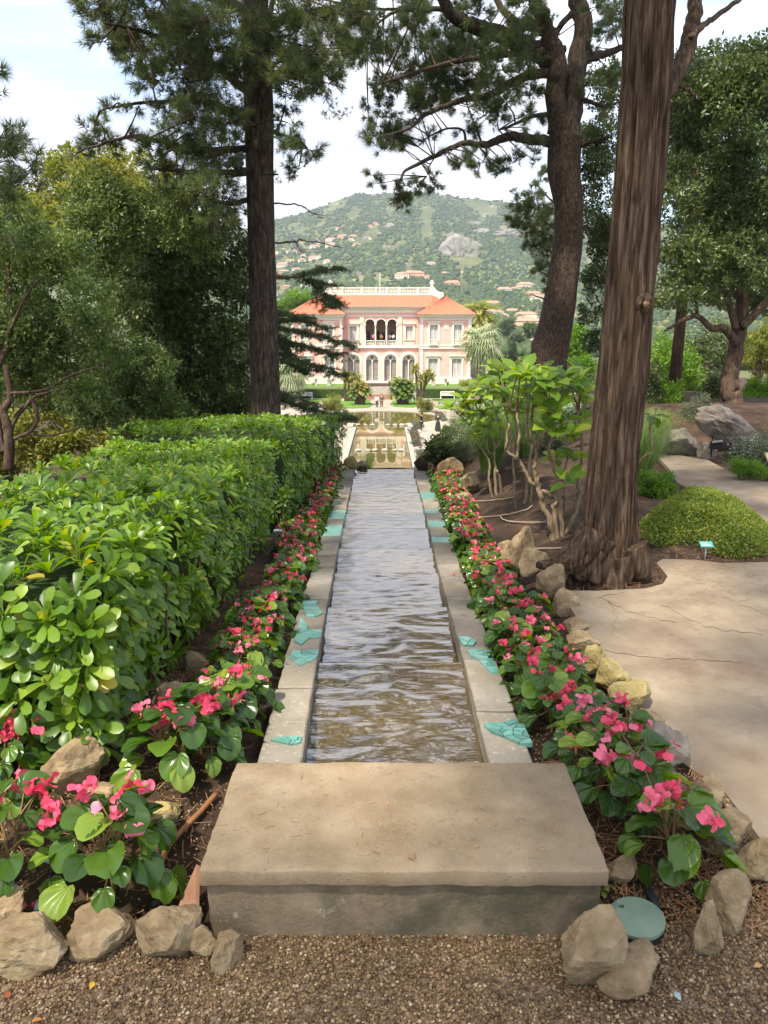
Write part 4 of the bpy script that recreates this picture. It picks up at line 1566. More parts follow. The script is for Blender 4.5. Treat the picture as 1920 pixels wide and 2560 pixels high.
def hedge(name, label, xr_fun, width, Y0, Y1, top_fun, bot_fun, seed, dens, n_obj, near_end, size_fun):
    r = random.Random(seed)
    root = empty(name, (xr_fun((Y0 + Y1) / 2) - width / 2, (Y0 + Y1) / 2, bot_fun(Y0)), label, 'hedge', 'clipped hedges left of the channel')
    inv = Matrix.Translation(root.location).inverted()
    ros = []

    def bulge(a, b, s):
        return 0.06 * n2(a, b, 2.1, s) + 0.03 * n2(a, b, 6.0, s)

    def spread_n(area):
        return int(area * dens)
    # right face
    Hm = top_fun((Y0 + Y1) / 2) - bot_fun((Y0 + Y1) / 2)
    for _ in range(spread_n((Y1 - Y0) * Hm)):
        Y = r.uniform(Y0, Y1)
        t = r.random() ** 0.85
        z = bot_fun(Y) + 0.03 + (top_fun(Y) - bot_fun(Y) - 0.03) * t
        x = xr_fun(Y) + bulge(Y, z, 1.0) - 0.10 * (1 - t) ** 2 - 0.05 * max(0, t - 0.9) * 10
        ros.append((Vector((x - r.uniform(0, 0.06), Y, z)), Vector((1, r.uniform(-0.5, 0.3), 0.15 + 0.9 * t + r.uniform(-0.4, 0.4)))))
    # top
    for _ in range(spread_n((Y1 - Y0) * width)):
        Y = r.uniform(Y0, Y1)
        x = xr_fun(Y) - width * r.random()
        z = top_fun(Y) + bulge(x, Y, 4.0) + r.uniform(-0.05, 0.02)
        ros.append((Vector((x, Y, z)), Vector((r.uniform(-0.6, 0.6), r.uniform(-0.7, 0.4), 1.2))))
    # both ends
    for (Ye, sg) in ((Y0, -1), (Y1, 1)):
        if sg < 0 or True:
            for _ in range(spread_n(width * Hm) // (1 if sg < 0 else 3)):
                x = xr_fun(Ye) - width * r.random()
                t = r.random() ** 0.8
                z = bot_fun(Ye) + 0.03 + (top_fun(Ye) - bot_fun(Ye) - 0.02) * t
                y = Ye + sg * bulge(x, z, 7.0) - sg * r.uniform(0, 0.06)
                ros.append((Vector((x, y, z)), Vector((r.uniform(-0.5, 0.5), sg * 1.0, 0.3 + 0.7 * t + r.uniform(-0.3, 0.3)))))
    camp = Vector((0, 0, CAMZ))
    ros.sort(key=lambda q: (q[0] - camp).length)

    def inview(p):
        d = p - camp
        f = d.y * CT - d.z * ST
        return f > 0.1 and abs(d.x / f) < 0.5 and (p.x > xr_fun(p.y) - width * 0.75)
    mats_obj, mats_mass = [], []
    for p, nrm in ros:
        size = size_fun(p)
        ms = rosette_mats(r, p, nrm, r.randint(9, 12), size)
        if len(mats_obj) < n_obj and inview(p):
            mats_obj += ms
        else:
            mats_mass += ms
    for m_ in mats_obj:
        put('leaf', HL, root, M=inv @ m_)
    A = np.array([np.array(inv @ m_) for m_ in mats_mass])
    HVh = np.c_[HV, np.ones(len(HV))]
    Vv = np.einsum('nij,kj->nki', A, HVh)[:, :, :3].reshape(-1, 3)
    Ff = (HF[None] + (np.arange(len(A)) * len(HV))[:, None, None]).reshape(-1, 4)
    rn = np.repeat(np.random.default_rng(seed).uniform(0, 0.98, len(A)), len(HV))
    o_ = put('foliage', arr_mesh('foliage', Vv, Ff, M['hedge'], rn, True), root)
    o_['kind'] = 'stuff'
    # solid core, coloured dark to stand for the shade inside the hedge
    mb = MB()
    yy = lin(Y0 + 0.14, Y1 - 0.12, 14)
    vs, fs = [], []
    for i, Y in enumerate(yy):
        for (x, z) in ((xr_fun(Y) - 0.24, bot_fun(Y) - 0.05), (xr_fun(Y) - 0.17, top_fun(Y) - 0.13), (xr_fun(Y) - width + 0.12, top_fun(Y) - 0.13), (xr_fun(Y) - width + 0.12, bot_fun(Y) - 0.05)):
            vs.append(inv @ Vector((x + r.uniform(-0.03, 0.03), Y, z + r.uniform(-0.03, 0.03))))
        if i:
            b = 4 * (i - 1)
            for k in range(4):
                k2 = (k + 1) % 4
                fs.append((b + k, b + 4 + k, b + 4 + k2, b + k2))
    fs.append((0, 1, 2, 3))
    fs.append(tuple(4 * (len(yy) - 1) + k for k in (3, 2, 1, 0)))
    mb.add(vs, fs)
    mb.build('shade_core', M['hedge_core'], root)
    # stems at the foot
    mb = MB()
    for k in range(int((Y1 - Y0) * 7)):
        Y = r.uniform(Y0 + 0.05, Y1 - 0.05)
        x = xr_fun(Y) - r.uniform(0.10, 0.22)
        z0 = bot_fun(Y) - 0.05
        p0 = Vector((x, Y, z0))
        p1 = Vector((x + r.uniform(-0.06, 0.10), Y + r.uniform(-0.1, 0.1), z0 + r.uniform(0.35, 0.6)))
        mb.tube([inv @ p0, inv @ (p0 * 0.5 + p1 * 0.5 + Vector((0.02, 0, 0))), inv @ p1], [0.009, 0.007, 0.004], 5, cap=False)
    mb.build('stems', M['twig'], root)['kind'] = 'stuff'
    return root


def bot1(Y):
    return chz(Y) - 0.07 if Y > 2.4 else 0.02


def top1(Y):
    return float(np.interp(Y, [2.3, 2.9, 4.5, 6.0, 7.2], [0.74, 0.82, 0.77, 0.68, 0.58]))


hedge('clipped_hedge', 'near clipped hedge of glossy whorled leaves, sunlit at its left end', lambda Y: -0.97 - 0.03 * max(0, Y - 5), 1.3, 2.45, 7.0, top1, bot1, 5, 88, 295, True,
      lambda p: 1.4 if p.y < 3.1 else (1.1 if p.y < 4.5 else 0.9))


def top2(Y):
    return float(np.interp(Y, [7.4, 9, 11, 14], [0.67, 0.56, 0.36, 0.06]))


hedge('clipped_hedge', 'far clipped hedge block behind the gap, at the foot of the tall trunk', lambda Y: float(np.interp(Y, [7.4, 14.2], [-0.97, -0.72])) , 1.8, 7.55, 14.0, top2, lambda Y: chz(Y) - 0.07, 6, 56, 295, True,
      lambda p: 0.9)

# low small-leaved shrub under the hedge corner at the left edge
e = empty('small_shrub', (-1.32, 2.55, 0.02), 'small leafy shrub between hedge corner and boulder at the left edge', 'shrub')
r_ = random.Random(3)
for k in range(9):
    p = Vector((r_.uniform(-0.12, 0.22), r_.uniform(-0.15, 0.1), r_.uniform(0.10, 0.36)))
    for m_ in rosette_mats(r_, p, (r_.uniform(-0.4, 0.4), -0.6, 0.8), 8, 1.1):
        put('leaf', HL, e, M=m_)
o = leaf_cloud('foliage', [(0.0, 0, 0.10, 0.2, 0.15, 0.12)], 500, 0.03, 0.4, M['brightgreen'], 4, e)
mb = MB()
for k in range(8):
    mb.tube([(r_.uniform(-0.05, 0.05), 0, -0.02), (r_.uniform(-0.1, 0.15), r_.uniform(-0.1, 0.1), 0.28)], [0.006, 0.003], 5)
mb.build('stem', M['twig'], e)


# ------------------------------------------------------------------ trees: cypress trunk in front on the right
def trunk_mesh(pts, radii, sides, seed, ridge, vscale, flare=None, fine=0.0, twist=0.0):
    mb = MB()
    off = seed * 3.3

    def rf(i, a, p):
        s = 1.0
        q = Vector((math.cos(a + twist * p.z) * 3.2, math.sin(a + twist * p.z) * 3.2, p.z * vscale + off))
        s += ridge * mnoise.noise(q * 1.0) + ridge * 0.6 * mnoise.noise(q * 2.7)
        if fine:
            s += fine * mnoise.noise(Vector((math.cos(a) * 13, math.sin(a) * 13, p.z * 1.1 + off))) + fine * 0.6 * mnoise.noise(Vector((math.cos(a) * 26, math.sin(a) * 26, p.z * 2.4 + off)))
        if flare:
            h = max(0.0, 1 - (p.z - flare[0]) / flare[1])
            s += h * h * flare[2] * (0.55 + 0.45 * math.cos(a * 5 + 1.3) + 0.25 * math.cos(a * 3 + 0.4))
        return s
    mb.tube(pts, radii, sides, rf)
    return mb


def poly_r(pts_px, Y, width_px):
    """trunk line from photograph positions at depth Y with widths in photograph pixels"""
    P, R = [], []
    for (px, py), w in zip(pts_px, width_px):
        yy = Y if not callable(Y) else Y(py)
        p = PY(px, py, yy)
        dist = p.y * CT + (CAMZ - p.z) * ST
        P.append(p)
        R.append(w / F * dist / 2)
    return P, R


def resample(P, R, n):
    Q = wobble(P, 0.0, 1, 12)
    d = np.r_[0, np.cumsum([(b - a).length for a, b in zip(Q[:-1], Q[1:])])]
    u = np.linspace(0, d[-1], n)
    A = np.array(Q)
    out = [Vector([float(np.interp(t, d, A[:, k])) for k in range(3)]) for t in u]
    Rr = np.interp(np.interp(u, d, np.linspace(0, len(R) - 1, len(Q))), np.arange(len(R)), R)
    return out, [float(r) for r in Rr]


cyp = empty('cypress_tree', (1.28, 4.95, 0), 'thick cypress trunk with stringy twisted bark and flared roots by the path', 'tree')
cp = [D(*p) for p in [(1308, 1262), (1312, 1180), (1318, 1090), (1325, 1000), (1345, 800), (1362, 600), (1378, 400), (1392, 200), (1402, 0), (1412, -180), (1425, -420), (1440, -700)]]
cw = [w * 1.157 for w in [144, 122, 110, 104, 99, 96, 99, 101, 101, 98, 90, 76]]
P, R = poly_r(cp, 5.0, cw)
P[0].z = -0.12
P, R = resample(P, R, 150)
LOC = Vector(cyp.location)
mb = trunk_mesh([p - LOC for p in P], R, 150, 2, 0.13, 0.5, (-0.1, 0.85, 0.45), 0.12, 0.3)
mb.build('trunk', M['cypress_bark'], cyp, True)
# long surface root running left, and smaller ones
for k, (pts, rads) in enumerate([([(1290, 1150), (1262, 1190), (1232, 1215), (1195, 1222), (1160, 1220)], [0.13, 0.11, 0.075, 0.045, 0.02]),
                                 ([(1292, 1190), (1262, 1228), (1240, 1248)], [0.12, 0.08, 0.04]), ([(1360, 1180), (1378, 1230), (1384, 1252)], [0.11, 0.08, 0.045]),
                                 ([(1300, 1200), (1290, 1240), (1284, 1262)], [0.12, 0.09, 0.05]), ([(1335, 1200), (1342, 1240), (1346, 1262)], [0.12, 0.09, 0.05])]):
    W = []
    for j, p in enumerate(pts):
        q = PY(*D(*p), 4.86 - 0.02 * j)
        W.append(q - LOC)
    W, rr_ = resample(W, rads, 22)
    trunk_mesh(W, rr_, 40, 5 + k, 0.15, 1.2, None, 0.12).build('root', M['cypress_bark'], cyp, True)
# pale cut knot
kp = PY(*D(1392, 655), 4.845) - LOC
mb = MB()
mb.tube([kp + Vector((0, 0.06, 0)), kp + Vector((0, -0.004, 0)), kp + Vector((0, -0.010, 0.002)), kp + Vector((0, -0.004, 0.004))], [0.034, 0.030, 0.020, 0.012], 9)
mb.build('knot', plain('cut wood', (0.24, 0.14, 0.075), 0.8), cyp, True)
mb = MB()
mb.tube([kp + Vector((0, 0.10, 0)), kp + Vector((0, 0.015, 0)), kp + Vector((0.002, -0.008, 0)), kp + Vector((0, -0.006, 0))], [0.085, 0.062, 0.046, 0.034], 14)
mb.build('knot_collar', M['cypress_bark'], cyp, True)
for pts_, r0_, r1_ in (([(1230, 380), (1275, 310), (1320, 230), (1348, 130), (1362, 20), (1368, -120), (1400, -300)], 0.065, 0.035), ([(1345, 150), (1400, 100), (1470, 50), (1560, -15), (1640, -90)], 0.02, 0.012), ([(1240, 330), (1300, 345), (1340, 370), (1375, 400)], 0.016, 0.006)):
    W = [PY(900 + a_ / 1.6265, b_ / 1.6265, 5.25 + 0.08 * i_) - LOC for i_, (a_, b_) in enumerate(pts_)]
    W = wobble(W, 0.004, 3, 6)
    trunk_mesh(W, lin(r0_, r1_, len(W)), 16, 4, 0.08, 2.0, None, 0.06).build('limb', M['cypress_bark'], cyp, True)
# crown far above the frame
clp = []
r_ = random.Random(9)
for k in range(46):
    z = r_.uniform(5.2, 11)
    rr2 = 1.7 * (1 - (z - 5.2) / 7) + 0.2
    a = r_.uniform(0, 6.28)
    clp.append((0.62 + math.cos(a) * rr2 * r_.uniform(0.2, 1), math.sin(a) * rr2 * r_.uniform(0.2, 1), z, 0.5))
needle_crown(clp, 26, M['cedar'], 41, cyp, 12, 0.16, 0.012)

# ------------------------------------------------------------------ forked pine behind it
pin = empty('forked_pine', (2.9, 15.0, -1.3), 'dark forked pine leaning left behind the bright shrub, its needles over the villa', 'tree')
LOC = Vector(pin.location)


def Z8(x, y):
    return (880 + x / 2.676, y / 2.676)


def at_tree(pts, Y, dY=0.0):
    return [PY(*Z8(*p), Y + dY * i / max(1, len(pts) - 1)) - LOC for i, p in enumerate(pts)]


tp = [D(*p) for p in [(1172, 880), (1182, 800), (1200, 700), (1215, 610), (1227, 520), (1228, 440), (1218, 370), (1222, 290)]]
P, R = poly_r(tp, 15.0, [108, 94, 84, 76, 72, 70, 80, 82])
P[0].z = -1.5
P, R = resample([p - LOC for p in P], R, 70)
trunk_mesh(P, R, 60, 3, 0.06, 1.4, None, 0.04).build('trunk', M['pine_bark_fine'], pin, True)
BRP = []


def pine_branch(pts, r0, r1, Y=15.0, dY=0.0, name='branch', tree=None, mat=None, seed=1, store=None):
    W = at_tree(pts, Y, dY)
    W = wobble(W, r0 * 0.07, seed, 6)
    W[0] = at_tree(pts[:1], Y)[0]
    rads = lin(r0, r1, len(W))
    mb_ = trunk_mesh(W, rads, 16, seed, 0.06, 2.0, None, 0.04)
    mb_.build(name, mat or M['pine_bark'], tree, True)
    if store is not None:
        store += [np.array(w) for w in W[2:]]
    return W


# fork stems
pine_branch([(1375, 900), (1362, 620), (1372, 420), (1320, 230), (1240, 50), (1180, -150), (1100, -400)], 0.19, 0.09, 15, -0.5, 'limb', pin, M['pine_bark_fine'], 3, BRP)
pine_branch([(1440, 960), (1475, 680), (1505, 430), (1545, 150), (1500, -10), (1510, -200), (1560, -420)], 0.20, 0.12, 15, 0.3, 'limb', pin, M['pine_bark'], 4, BRP)
BL = [([(1335, 945), (1200, 935), (1060, 910), (980, 935), (880, 970), (740, 958), (560, 1040), (380, 1130), (300, 1230)], 0.10, 0.016, -1.2),
      ([(1310, 765), (1200, 780), (1090, 830), (980, 870)], 0.045, 0.012, -0.6),
      ([(1440, 490), (1200, 500), (1060, 560), (900, 640), (700, 680), (500, 760), (400, 850), (250, 900)], 0.09, 0.014, -1.5),
      ([(1420, 330), (1180, 350), (900, 380), (650, 420), (380, 500), (180, 560)], 0.07, 0.014, -2.0),
      ([(1330, 420), (1200, 330), (1050, 255), (900, 200), (740, 150), (650, 70), (580, -60), (480, -220)], 0.17, 0.07, -1.0),
      ([(1290, 200), (1130, 160), (1040, 100), (980, 20), (930, -90), (860, -250)], 0.08, 0.04, 0.6),
      ([(650, 80), (560, 60), (330, 65), (220, 120), (100, 230)], 0.05, 0.012, -0.5),
      ([(450, 70), (330, 62), (150, 60), (-50, 60)], 0.04, 0.012, 0.4),
      ([(1545, 400), (1620, 380), (1720, 350), (1850, 300)], 0.09, 0.05, 0.3),
      ([(1520, 660), (1620, 690), (1720, 720)], 0.05, 0.02, -0.3),
      ([(1530, 980), (1600, 945), (1720, 920)], 0.05, 0.02, -0.2),
      ([(1480, 80), (1390, 180), (1350, 280)], 0.05, 0.05, 0.1),
      ([(870, 965), (840, 880), (800, 780), (770, 700)], 0.022, 0.01, -0.4),
      ([(760, 950), (740, 870), (640, 860), (520, 910), (440, 980)], 0.025, 0.008, -0.5),
      ([(1090, 830), (1080, 760), (1020, 680)], 0.02, 0.008, 0.2),
      ([(560, 1040), (520, 1110), (500, 1180)], 0.016, 0.006, 0.1)]
for k, (pts, r0, r1, dy) in enumerate(BL):
    pine_branch(pts, r0, r1, 15.0 + (dy * 0.2 if k > 5 else 0), dy, 'branch', pin, M['pine_bark'], 10 + k, BRP)
cl8 = [(60, 120, 130), (60, 330, 120), (250, 350, 120), (420, 180, 140), (200, 560, 130), (330, 500, 140), (500, 420, 150), (650, 350, 150), (820, 330, 160), (560, 600, 160), (760, 520, 160), (950, 450, 150),
       (1050, 330, 120), (1150, 200, 120), (180, 880, 120), (300, 900, 120), (260, 780, 100), (420, 760, 110), (880, 760, 120), (750, 860, 90), (1000, 700, 110), (1180, 620, 110), (1230, 760, 80), (750, 1060, 90),
       (880, 1070, 90), (1080, 1080, 90), (1210, 900, 70), (170, 1220, 80), (300, 1280, 95), (420, 1250, 90), (560, 1240, 80), (320, 1340, 60), (1150, 60, 120), (820, 80, 100), (700, 30, 80), (420, 30, 140), (30, 20, 120),
       (480, 560, 140), (400, 640, 120), (620, 480, 150), (880, 560, 120), (680, 640, 110), (520, 300, 120), (720, 260, 120), (930, 250, 110), (150, 640, 90), (110, 780, 50), (1180, 300, 110), (1260, 120, 100),
       (-60, 220, 120), (130, 220, 100), (330, 250, 100), (620, 200, 100), (1230, 1020, 50), (980, 1090, 70), (640, 1040, 50), (360, 1000, 70), (520, 930, 60), (240, 1000, 60), (1040, 560, 110), (1180, 430, 110),
       (1590, 560, 90), (1640, 800, 90), (1620, 330, 70), (1700, 200, 120), (1750, 500, 120), (1800, 60, 140), (1660, 20, 80)]
r_ = random.Random(4)
clumps = []
for (x, y, rr2) in cl8:
    yy = 15.0 + r_.uniform(-1.6, 1.0)
    p = PY(*Z8(x, y), yy) - LOC
    clumps.append((p.x, p.y, p.z, rr2 / 2.676 / F * 15 * 1.08))
    q = PY(*Z8(x + r_.uniform(-60, 60), y + r_.uniform(-60, 60)), yy + r_.uniform(-0.8, 0.8)) - LOC
    clumps.append((q.x, q.y, q.z, rr2 / 2.676 / F * 15 * 0.8))
for k in range(70):   # crown going on above the frame, shifted sunward to shade the trunk
    a, rr2 = r_.uniform(0, 6.28), r_.uniform(0.3, 3.6)
    clumps.append((-1.4 + math.cos(a) * rr2, -2.0 + math.sin(a) * rr2, r_.uniform(9.2, 12.5) - rr2 * 0.25, 0.55))
needle_crown(clumps, 80, M['needle'], 51, pin, 17, 0.15, 0.0066, True, np.array(BRP))

# ------------------------------------------------------------------ tall pine on the left with the lamp
tal = empty('tall_pine', (-1.78, 11.2, -0.55), 'tall straight pine on the left carrying a floodlight, trunk rising from the hedge', 'tree')
LOC = Vector(tal.location)


def R4(x, y):
    return (x / 1.728, y / 1.728)


P, R = poly_r([D(*p) for p in [(575, 1010), (574, 900), (571, 780), (568, 640), (565, 520), (562, 380), (560, 260), (556, 120), (553, 0), (550, -200), (548, -500)]], 11.2, [76, 73, 70, 67, 65, 66, 72, 66, 60, 52, 40])
P[0].z = -0.7
P, R = resample([p - LOC for p in P], R, 110)
trunk_mesh(P, R, 60, 8, 0.05, 1.0, None, 0.045).build('trunk', M['pine_bark'], tal, True)


def at4(pts, Y, dY=0.0):
    return [PY(*R4(*p), Y + dY * i / max(1, len(pts) - 1)) - LOC for i, p in enumerate(pts)]


BRT = []
BL = [([(1110, 650), (1105, 520), (1120, 400), (1150, 250), (1165, 80), (1200, -60)], 0.045, 0.03, -0.3, 10.95),
      ([(1140, 310), (1200, 270), (1260, 258), (1330, 262)], 0.03, 0.012, 0.3, 11.2), ([(1100, 420), (950, 300), (800, 200), (600, 130), (450, 100)], 0.06, 0.012, -1.4, 11.2),
      ([(1100, 520), (980, 470), (860, 430), (700, 440), (560, 450), (430, 480)], 0.045, 0.01, -0.9, 11.2), ([(1080, 640), (900, 650), (740, 625), (600, 590), (480, 610), (330, 660)], 0.05, 0.01, -1.2, 11.2),
      ([(1080, 745), (860, 748), (760, 735), (640, 730)], 0.045, 0.012, -0.6, 11.2), ([(1150, 120), (1300, 60), (1450, 40), (1600, 60)], 0.06, 0.012, 0.6, 11.2),
      ([(1150, 330), (1250, 300), (1380, 310), (1440, 350)], 0.04, 0.01, 0.6, 11.2), ([(1160, 560), (1240, 590), (1330, 640)], 0.03, 0.008, 0.3, 11.2), ([(1090, 60), (900, -20), (700, -60), (480, -40)], 0.07, 0.02, -1.0, 11.2),
      ([(740, 730), (700, 690), (720, 660), (750, 650)], 0.02, 0.008, 0.1, 10.9), ([(1080, 860), (980, 880), (880, 850), (760, 830)], 0.04, 0.01, -0.6, 11.2)]
for k, (pts, r0, r1, dy, Y) in enumerate(BL):
    W = at4(pts, Y, dy)
    W = [W[0]] + wobble(W, r0 * 0.12, 30 + k, 6)[1:]
    trunk_mesh(W, lin(r0, r1, len(W)), 10, 30 + k, 0.06, 2.0).build('branch', M['pine_bark'], tal, True)
    BRT += [np.array(w) for w in W[2:]]
cl4 = [(450, 60, 110), (560, 30, 120), (700, 60, 150), (850, 100, 160), (1000, 120, 150), (520, 180, 110), (650, 200, 140), (780, 280, 140), (900, 300, 160), (1000, 330, 120), (1080, 250, 110), (1250, 100, 120),
       (1350, 60, 140), (1300, 200, 120), (1380, 280, 120), (1250, 330, 110), (1330, 400, 90), (1230, 450, 70), (1250, 600, 80), (1340, 640, 80), (1290, 720, 70), (1420, 350, 80), (900, 470, 130), (980, 520, 100),
       (850, 580, 120), (950, 640, 110), (880, 700, 110), (960, 820, 120), (880, 880, 110), (980, 930, 90), (760, 830, 90), (1020, 900, 60), (560, 260, 70), (500, 130, 80), (450, 170, 80), (760, 420, 110), (650, 330, 100),
       (820, 480, 110), (1010, 620, 70), (800, 650, 80), (900, 800, 100), (840, 780, 80), (1450, 100, 120), (1500, 200, 80), (1230, 230, 100), (1200, 40, 120), (1400, 180, 120), (1300, 320, 90), (1240, 520, 60),
       (950, 950, 80), (780, 120, 150), (920, 200, 150), (420, 30, 90), (1560, 60, 100)]
cl4c = [(600, 450, 50), (480, 470, 55), (560, 600, 60), (430, 600, 80), (400, 560, 55), (380, 640, 55), (660, 640, 80), (720, 720, 80), (760, 640, 80), (640, 700, 60), (480, 640, 60), (340, 650, 45), (520, 440, 40), (440, 540, 50), (700, 450, 60)]
clumps = []
for (x, y, rr2) in cl4 + cl4c:
    yy = 11.2 + r_.uniform(-1.6, 0.2)
    p = PY(*R4(x, y), yy) - LOC
    clumps.append((p.x, p.y, p.z, rr2 / 1.728 / F * 11 * 1.02))
    if rr2 > 65:
        q = PY(*R4(x + r_.uniform(-50, 50), y + r_.uniform(-50, 50)), yy + r_.uniform(-0.6, 0.6)) - LOC
        clumps.append((q.x, q.y, q.z, rr2 / 1.728 / F * 11 * 0.75))
for k in range(60):  # unseen upper clumps, set sunward so they shade the trunk
    a, rr2 = r_.uniform(0, 6.28), r_.uniform(0.3, 2.6)
    clumps.append((-0.9 + math.cos(a) * rr2, -1.6 + math.sin(a) * rr2, r_.uniform(7.4, 11) - rr2 * 0.3, 0.55))
needle_crown(clumps, 80, M['needle'], 61, tal, 17, 0.135, 0.006, True, np.array(BRT))

# floodlight strapped to that trunk
fl = empty('floodlight', (0, 0, 0), 'grey hooded floodlight strapped to the tall left trunk', 'floodlight')


def Z7(x, y, Y):
    return PY(540 + x / 8.295, 350 + y / 8.295, Y)


fl.location = Z7(560, 480, 10.95)
LOC = Vector(fl.location)
mb = MB()
a, b = Z7(580, 310, 10.75) - LOC, Z7(190, 560, 10.75) - LOC
wv = Vector((0, 0.17, 0))
th = Vector((0.0, 0, 0.012))
mb.add([a - wv, a + wv, b + wv, b - wv, a - wv + th, a + wv + th, b + wv + th, b - wv + th], [(3, 2, 1, 0), (4, 5, 6, 7), (0, 1, 5, 4), (1, 2, 6, 5), (2, 3, 7, 6), (3, 0, 4, 7)])
mb.build('hood', M['lamp_hood'], fl)
mb = MB()
c0, c1 = Z7(520, 430, 10.8) - LOC, Z7(380, 530, 10.75) - LOC
mb.tube([c0, c0 * 0.5 + c1 * 0.5, c1], [0.06, 0.075, 0.085], 14)
mb.build('lamp_body', M['lamp_metal'], fl)
mb = MB()
a, b = Z7(150, 775, 10.7) - LOC, Z7(760, 720, 10.88) - LOC
mb.tube([a, b], 0.012, 6)
a, b = Z7(930, 715, 10.92) - LOC, Z7(1300, 715, 10.95) - LOC
mb.tube([a, b], 0.012, 6)
mb.tube([Z7(300, 600, 10.75) - LOC, Z7(330, 760, 10.74) - LOC], 0.012, 6)
mb.tube([Z7(560, 560, 10.78) - LOC, Z7(560, 740, 10.8) - LOC], 0.04, 8)
mb.build('bracket', M['black'], fl)
mb = MB()
mb.tube([Z7(735, 760, 10.86) - LOC, Z7(735, 1400, 10.9) - LOC, PY(615, 700, 10.9) - LOC, PY(622, 1040, 10.93) - LOC], 0.006, 5)
mb.build('cable', M['black'], fl)

# ------------------------------------------------------------------ cedar behind the tall pine: flat sprays over the villa
ced = empty('cedar', (-2.3, 14.5, -1.2), 'cedar with flat drooping sprays reaching right from behind the tall pine', 'tree')
LOC = Vector(ced.location)
mb = MB()
mb.tube([(0, 0, -0.4), (0.05, 0, 3.5), (0.0, 0.1, 8.0), (0, 0, 11)], [0.24, 0.19, 0.12, 0.05], 14)
mb.build('trunk', M['pine_bark'], ced, True)
P_, A_, RN = [], [], []
r2_ = np.random.default_rng(12)
CED = [([(1150, 875), (1290, 885), (1340, 915), (1395, 945)], 0.014, 0.0), ([(1150, 1048), (1250, 1045), (1330, 1040), (1480, 1072)], 0.016, 0.0), ([(1270, 1042), (1290, 1070), (1310, 1095)], 0.008, 0.0),
       ([(1150, 1195), (1300, 1190), (1380, 1165), (1470, 1160)], 0.028, 0.8), ([(1300, 1190), (1350, 1230), (1395, 1290), (1400, 1330)], 0.02, 0.9), ([(1395, 1270), (1430, 1290), (1470, 1320)], 0.012, 0.9),
       ([(1340, 1200), (1360, 1215), (1440, 1235)], 0.01, 0.5),
       ([(1150, 1410), (1250, 1425), (1330, 1440), (1420, 1460), (1515, 1500)], 0.026, 1.0), ([(1200, 1380), (1300, 1385), (1420, 1420)], 0.014, 1.0), ([(1180, 1440), (1240, 1530), (1300, 1565), (1400, 1590), (1490, 1620)], 0.026, 1.0),
       ([(1200, 1470), (1290, 1490), (1400, 1520), (1450, 1540)], 0.014, 1.0), ([(1150, 1690), (1240, 1740), (1330, 1765), (1430, 1790), (1510, 1812)], 0.024, 1.0), ([(1190, 1690), (1290, 1720), (1380, 1760)], 0.012, 1.0),
       ([(1180, 1345), (1260, 1365), (1330, 1375)], 0.016, 0.9), ([(1190, 1530), (1260, 1580), (1330, 1610)], 0.012, 0.9)]
for k, (pts, r0, dens) in enumerate(CED):
    W = [PY(*R4(*p), 14.3 - 0.25 * i) - LOC for i, p in enumerate(pts)]
    if pts[0][0] <= 1200 and k not in (6,):
        W = [Vector((0.0, 0, W[0].z + 0.25))] + W
    W = wobble(W, 0.012, 60 + k, 7)
    mb = MB()
    mb.tube(W, lin(r0 * 1.5, 0.005, len(W)), 7)
    # side twigs
    for i in range(4, len(W) - 1):
        for s in range(3):
            dirv = (W[i + 1] - W[i]).normalized()
            side = Vector((dirv.y, -dirv.x, 0)).normalized() * r2_.choice((-1, 1))
            e_ = W[i] + side * r2_.uniform(0.10, 0.34) + dirv * r2_.uniform(0.05, 0.2) + Vector((0, 0, r2_.uniform(-0.09, 0.03)))
            if dens < 0.1:
                if r2_.random() < 0.25:
                    mb.tube([W[i], W[i] * 0.5 + e_ * 0.5 + Vector((0, 0, 0.03)), W[i] + (e_ - W[i]) * 0.6], [0.004, 0.003, 0.002], 4, cap=False)
                continue
            mb.tube([W[i], W[i] * 0.5 + e_ * 0.5 + Vector((0, 0, 0.02)), e_], [0.005, 0.004, 0.002], 4, cap=False)
            for q in range(int(9 * dens)):
                t = (q + r2_.random()) / 9
                pt = W[i] + (e_ - W[i]) * t
                P_.append(np.array(pt) + r2_.normal(size=3) * np.array((0.03, 0.03, 0.012)))
                d_ = r2_.normal(size=3) * 0.5 + np.array((side.x * 0.5, side.y * 0.5, 0.35))
                A_.append(d_ / np.linalg.norm(d_))
    mb.build('branch', M['twig'], ced, True)
tufts('crown', np.array(P_), np.array(A_), M['cedar'], 71, ced, 12, 0.075, 0.006, 0.9)
# upper crown of the cedar, seen between the pine branches
clumps = []
for k in range(34):
    z = r_.uniform(5.5, 10.5)
    a = r_.uniform(0, 6.28)
    rr2 = r_.uniform(0.2, 1.9) * (1 - (z - 5.5) / 8)
    clumps.append((math.cos(a) * rr2 - 0.2, math.sin(a) * rr2, z, 0.42))
needle_crown(clumps, 30, M['cedar'], 73, ced, 12, 0.10, 0.007, True, None, 0.5)

# ------------------------------------------------------------------ broadleaved trees
def px_clumps(lst, conv, Y, LOC, scale, jit=1.0, deep=1.0, seed=1):
    r = random.Random(seed)
    out = []
    for (x, y, rr2) in lst:
        yy = Y + r.uniform(-jit, jit)
        p = PY(*conv(x, y), yy) - LOC
        w = rr2 * scale / F * yy
        out.append((p.x, p.y, p.z, w, w * deep, w * 0.9))
    return out


def R3(x, y):
    return (x / 2.304, 350 + y / 2.304)


def R5(x, y):
    return (900 + x / 1.6265, y / 1.6265)


def R1(x, y):
    return (1560 + x / 3.88, 850 + y / 3.88)


def F4(x, y):
    return (1060 + x / 3.77, 900 + y / 3.77)


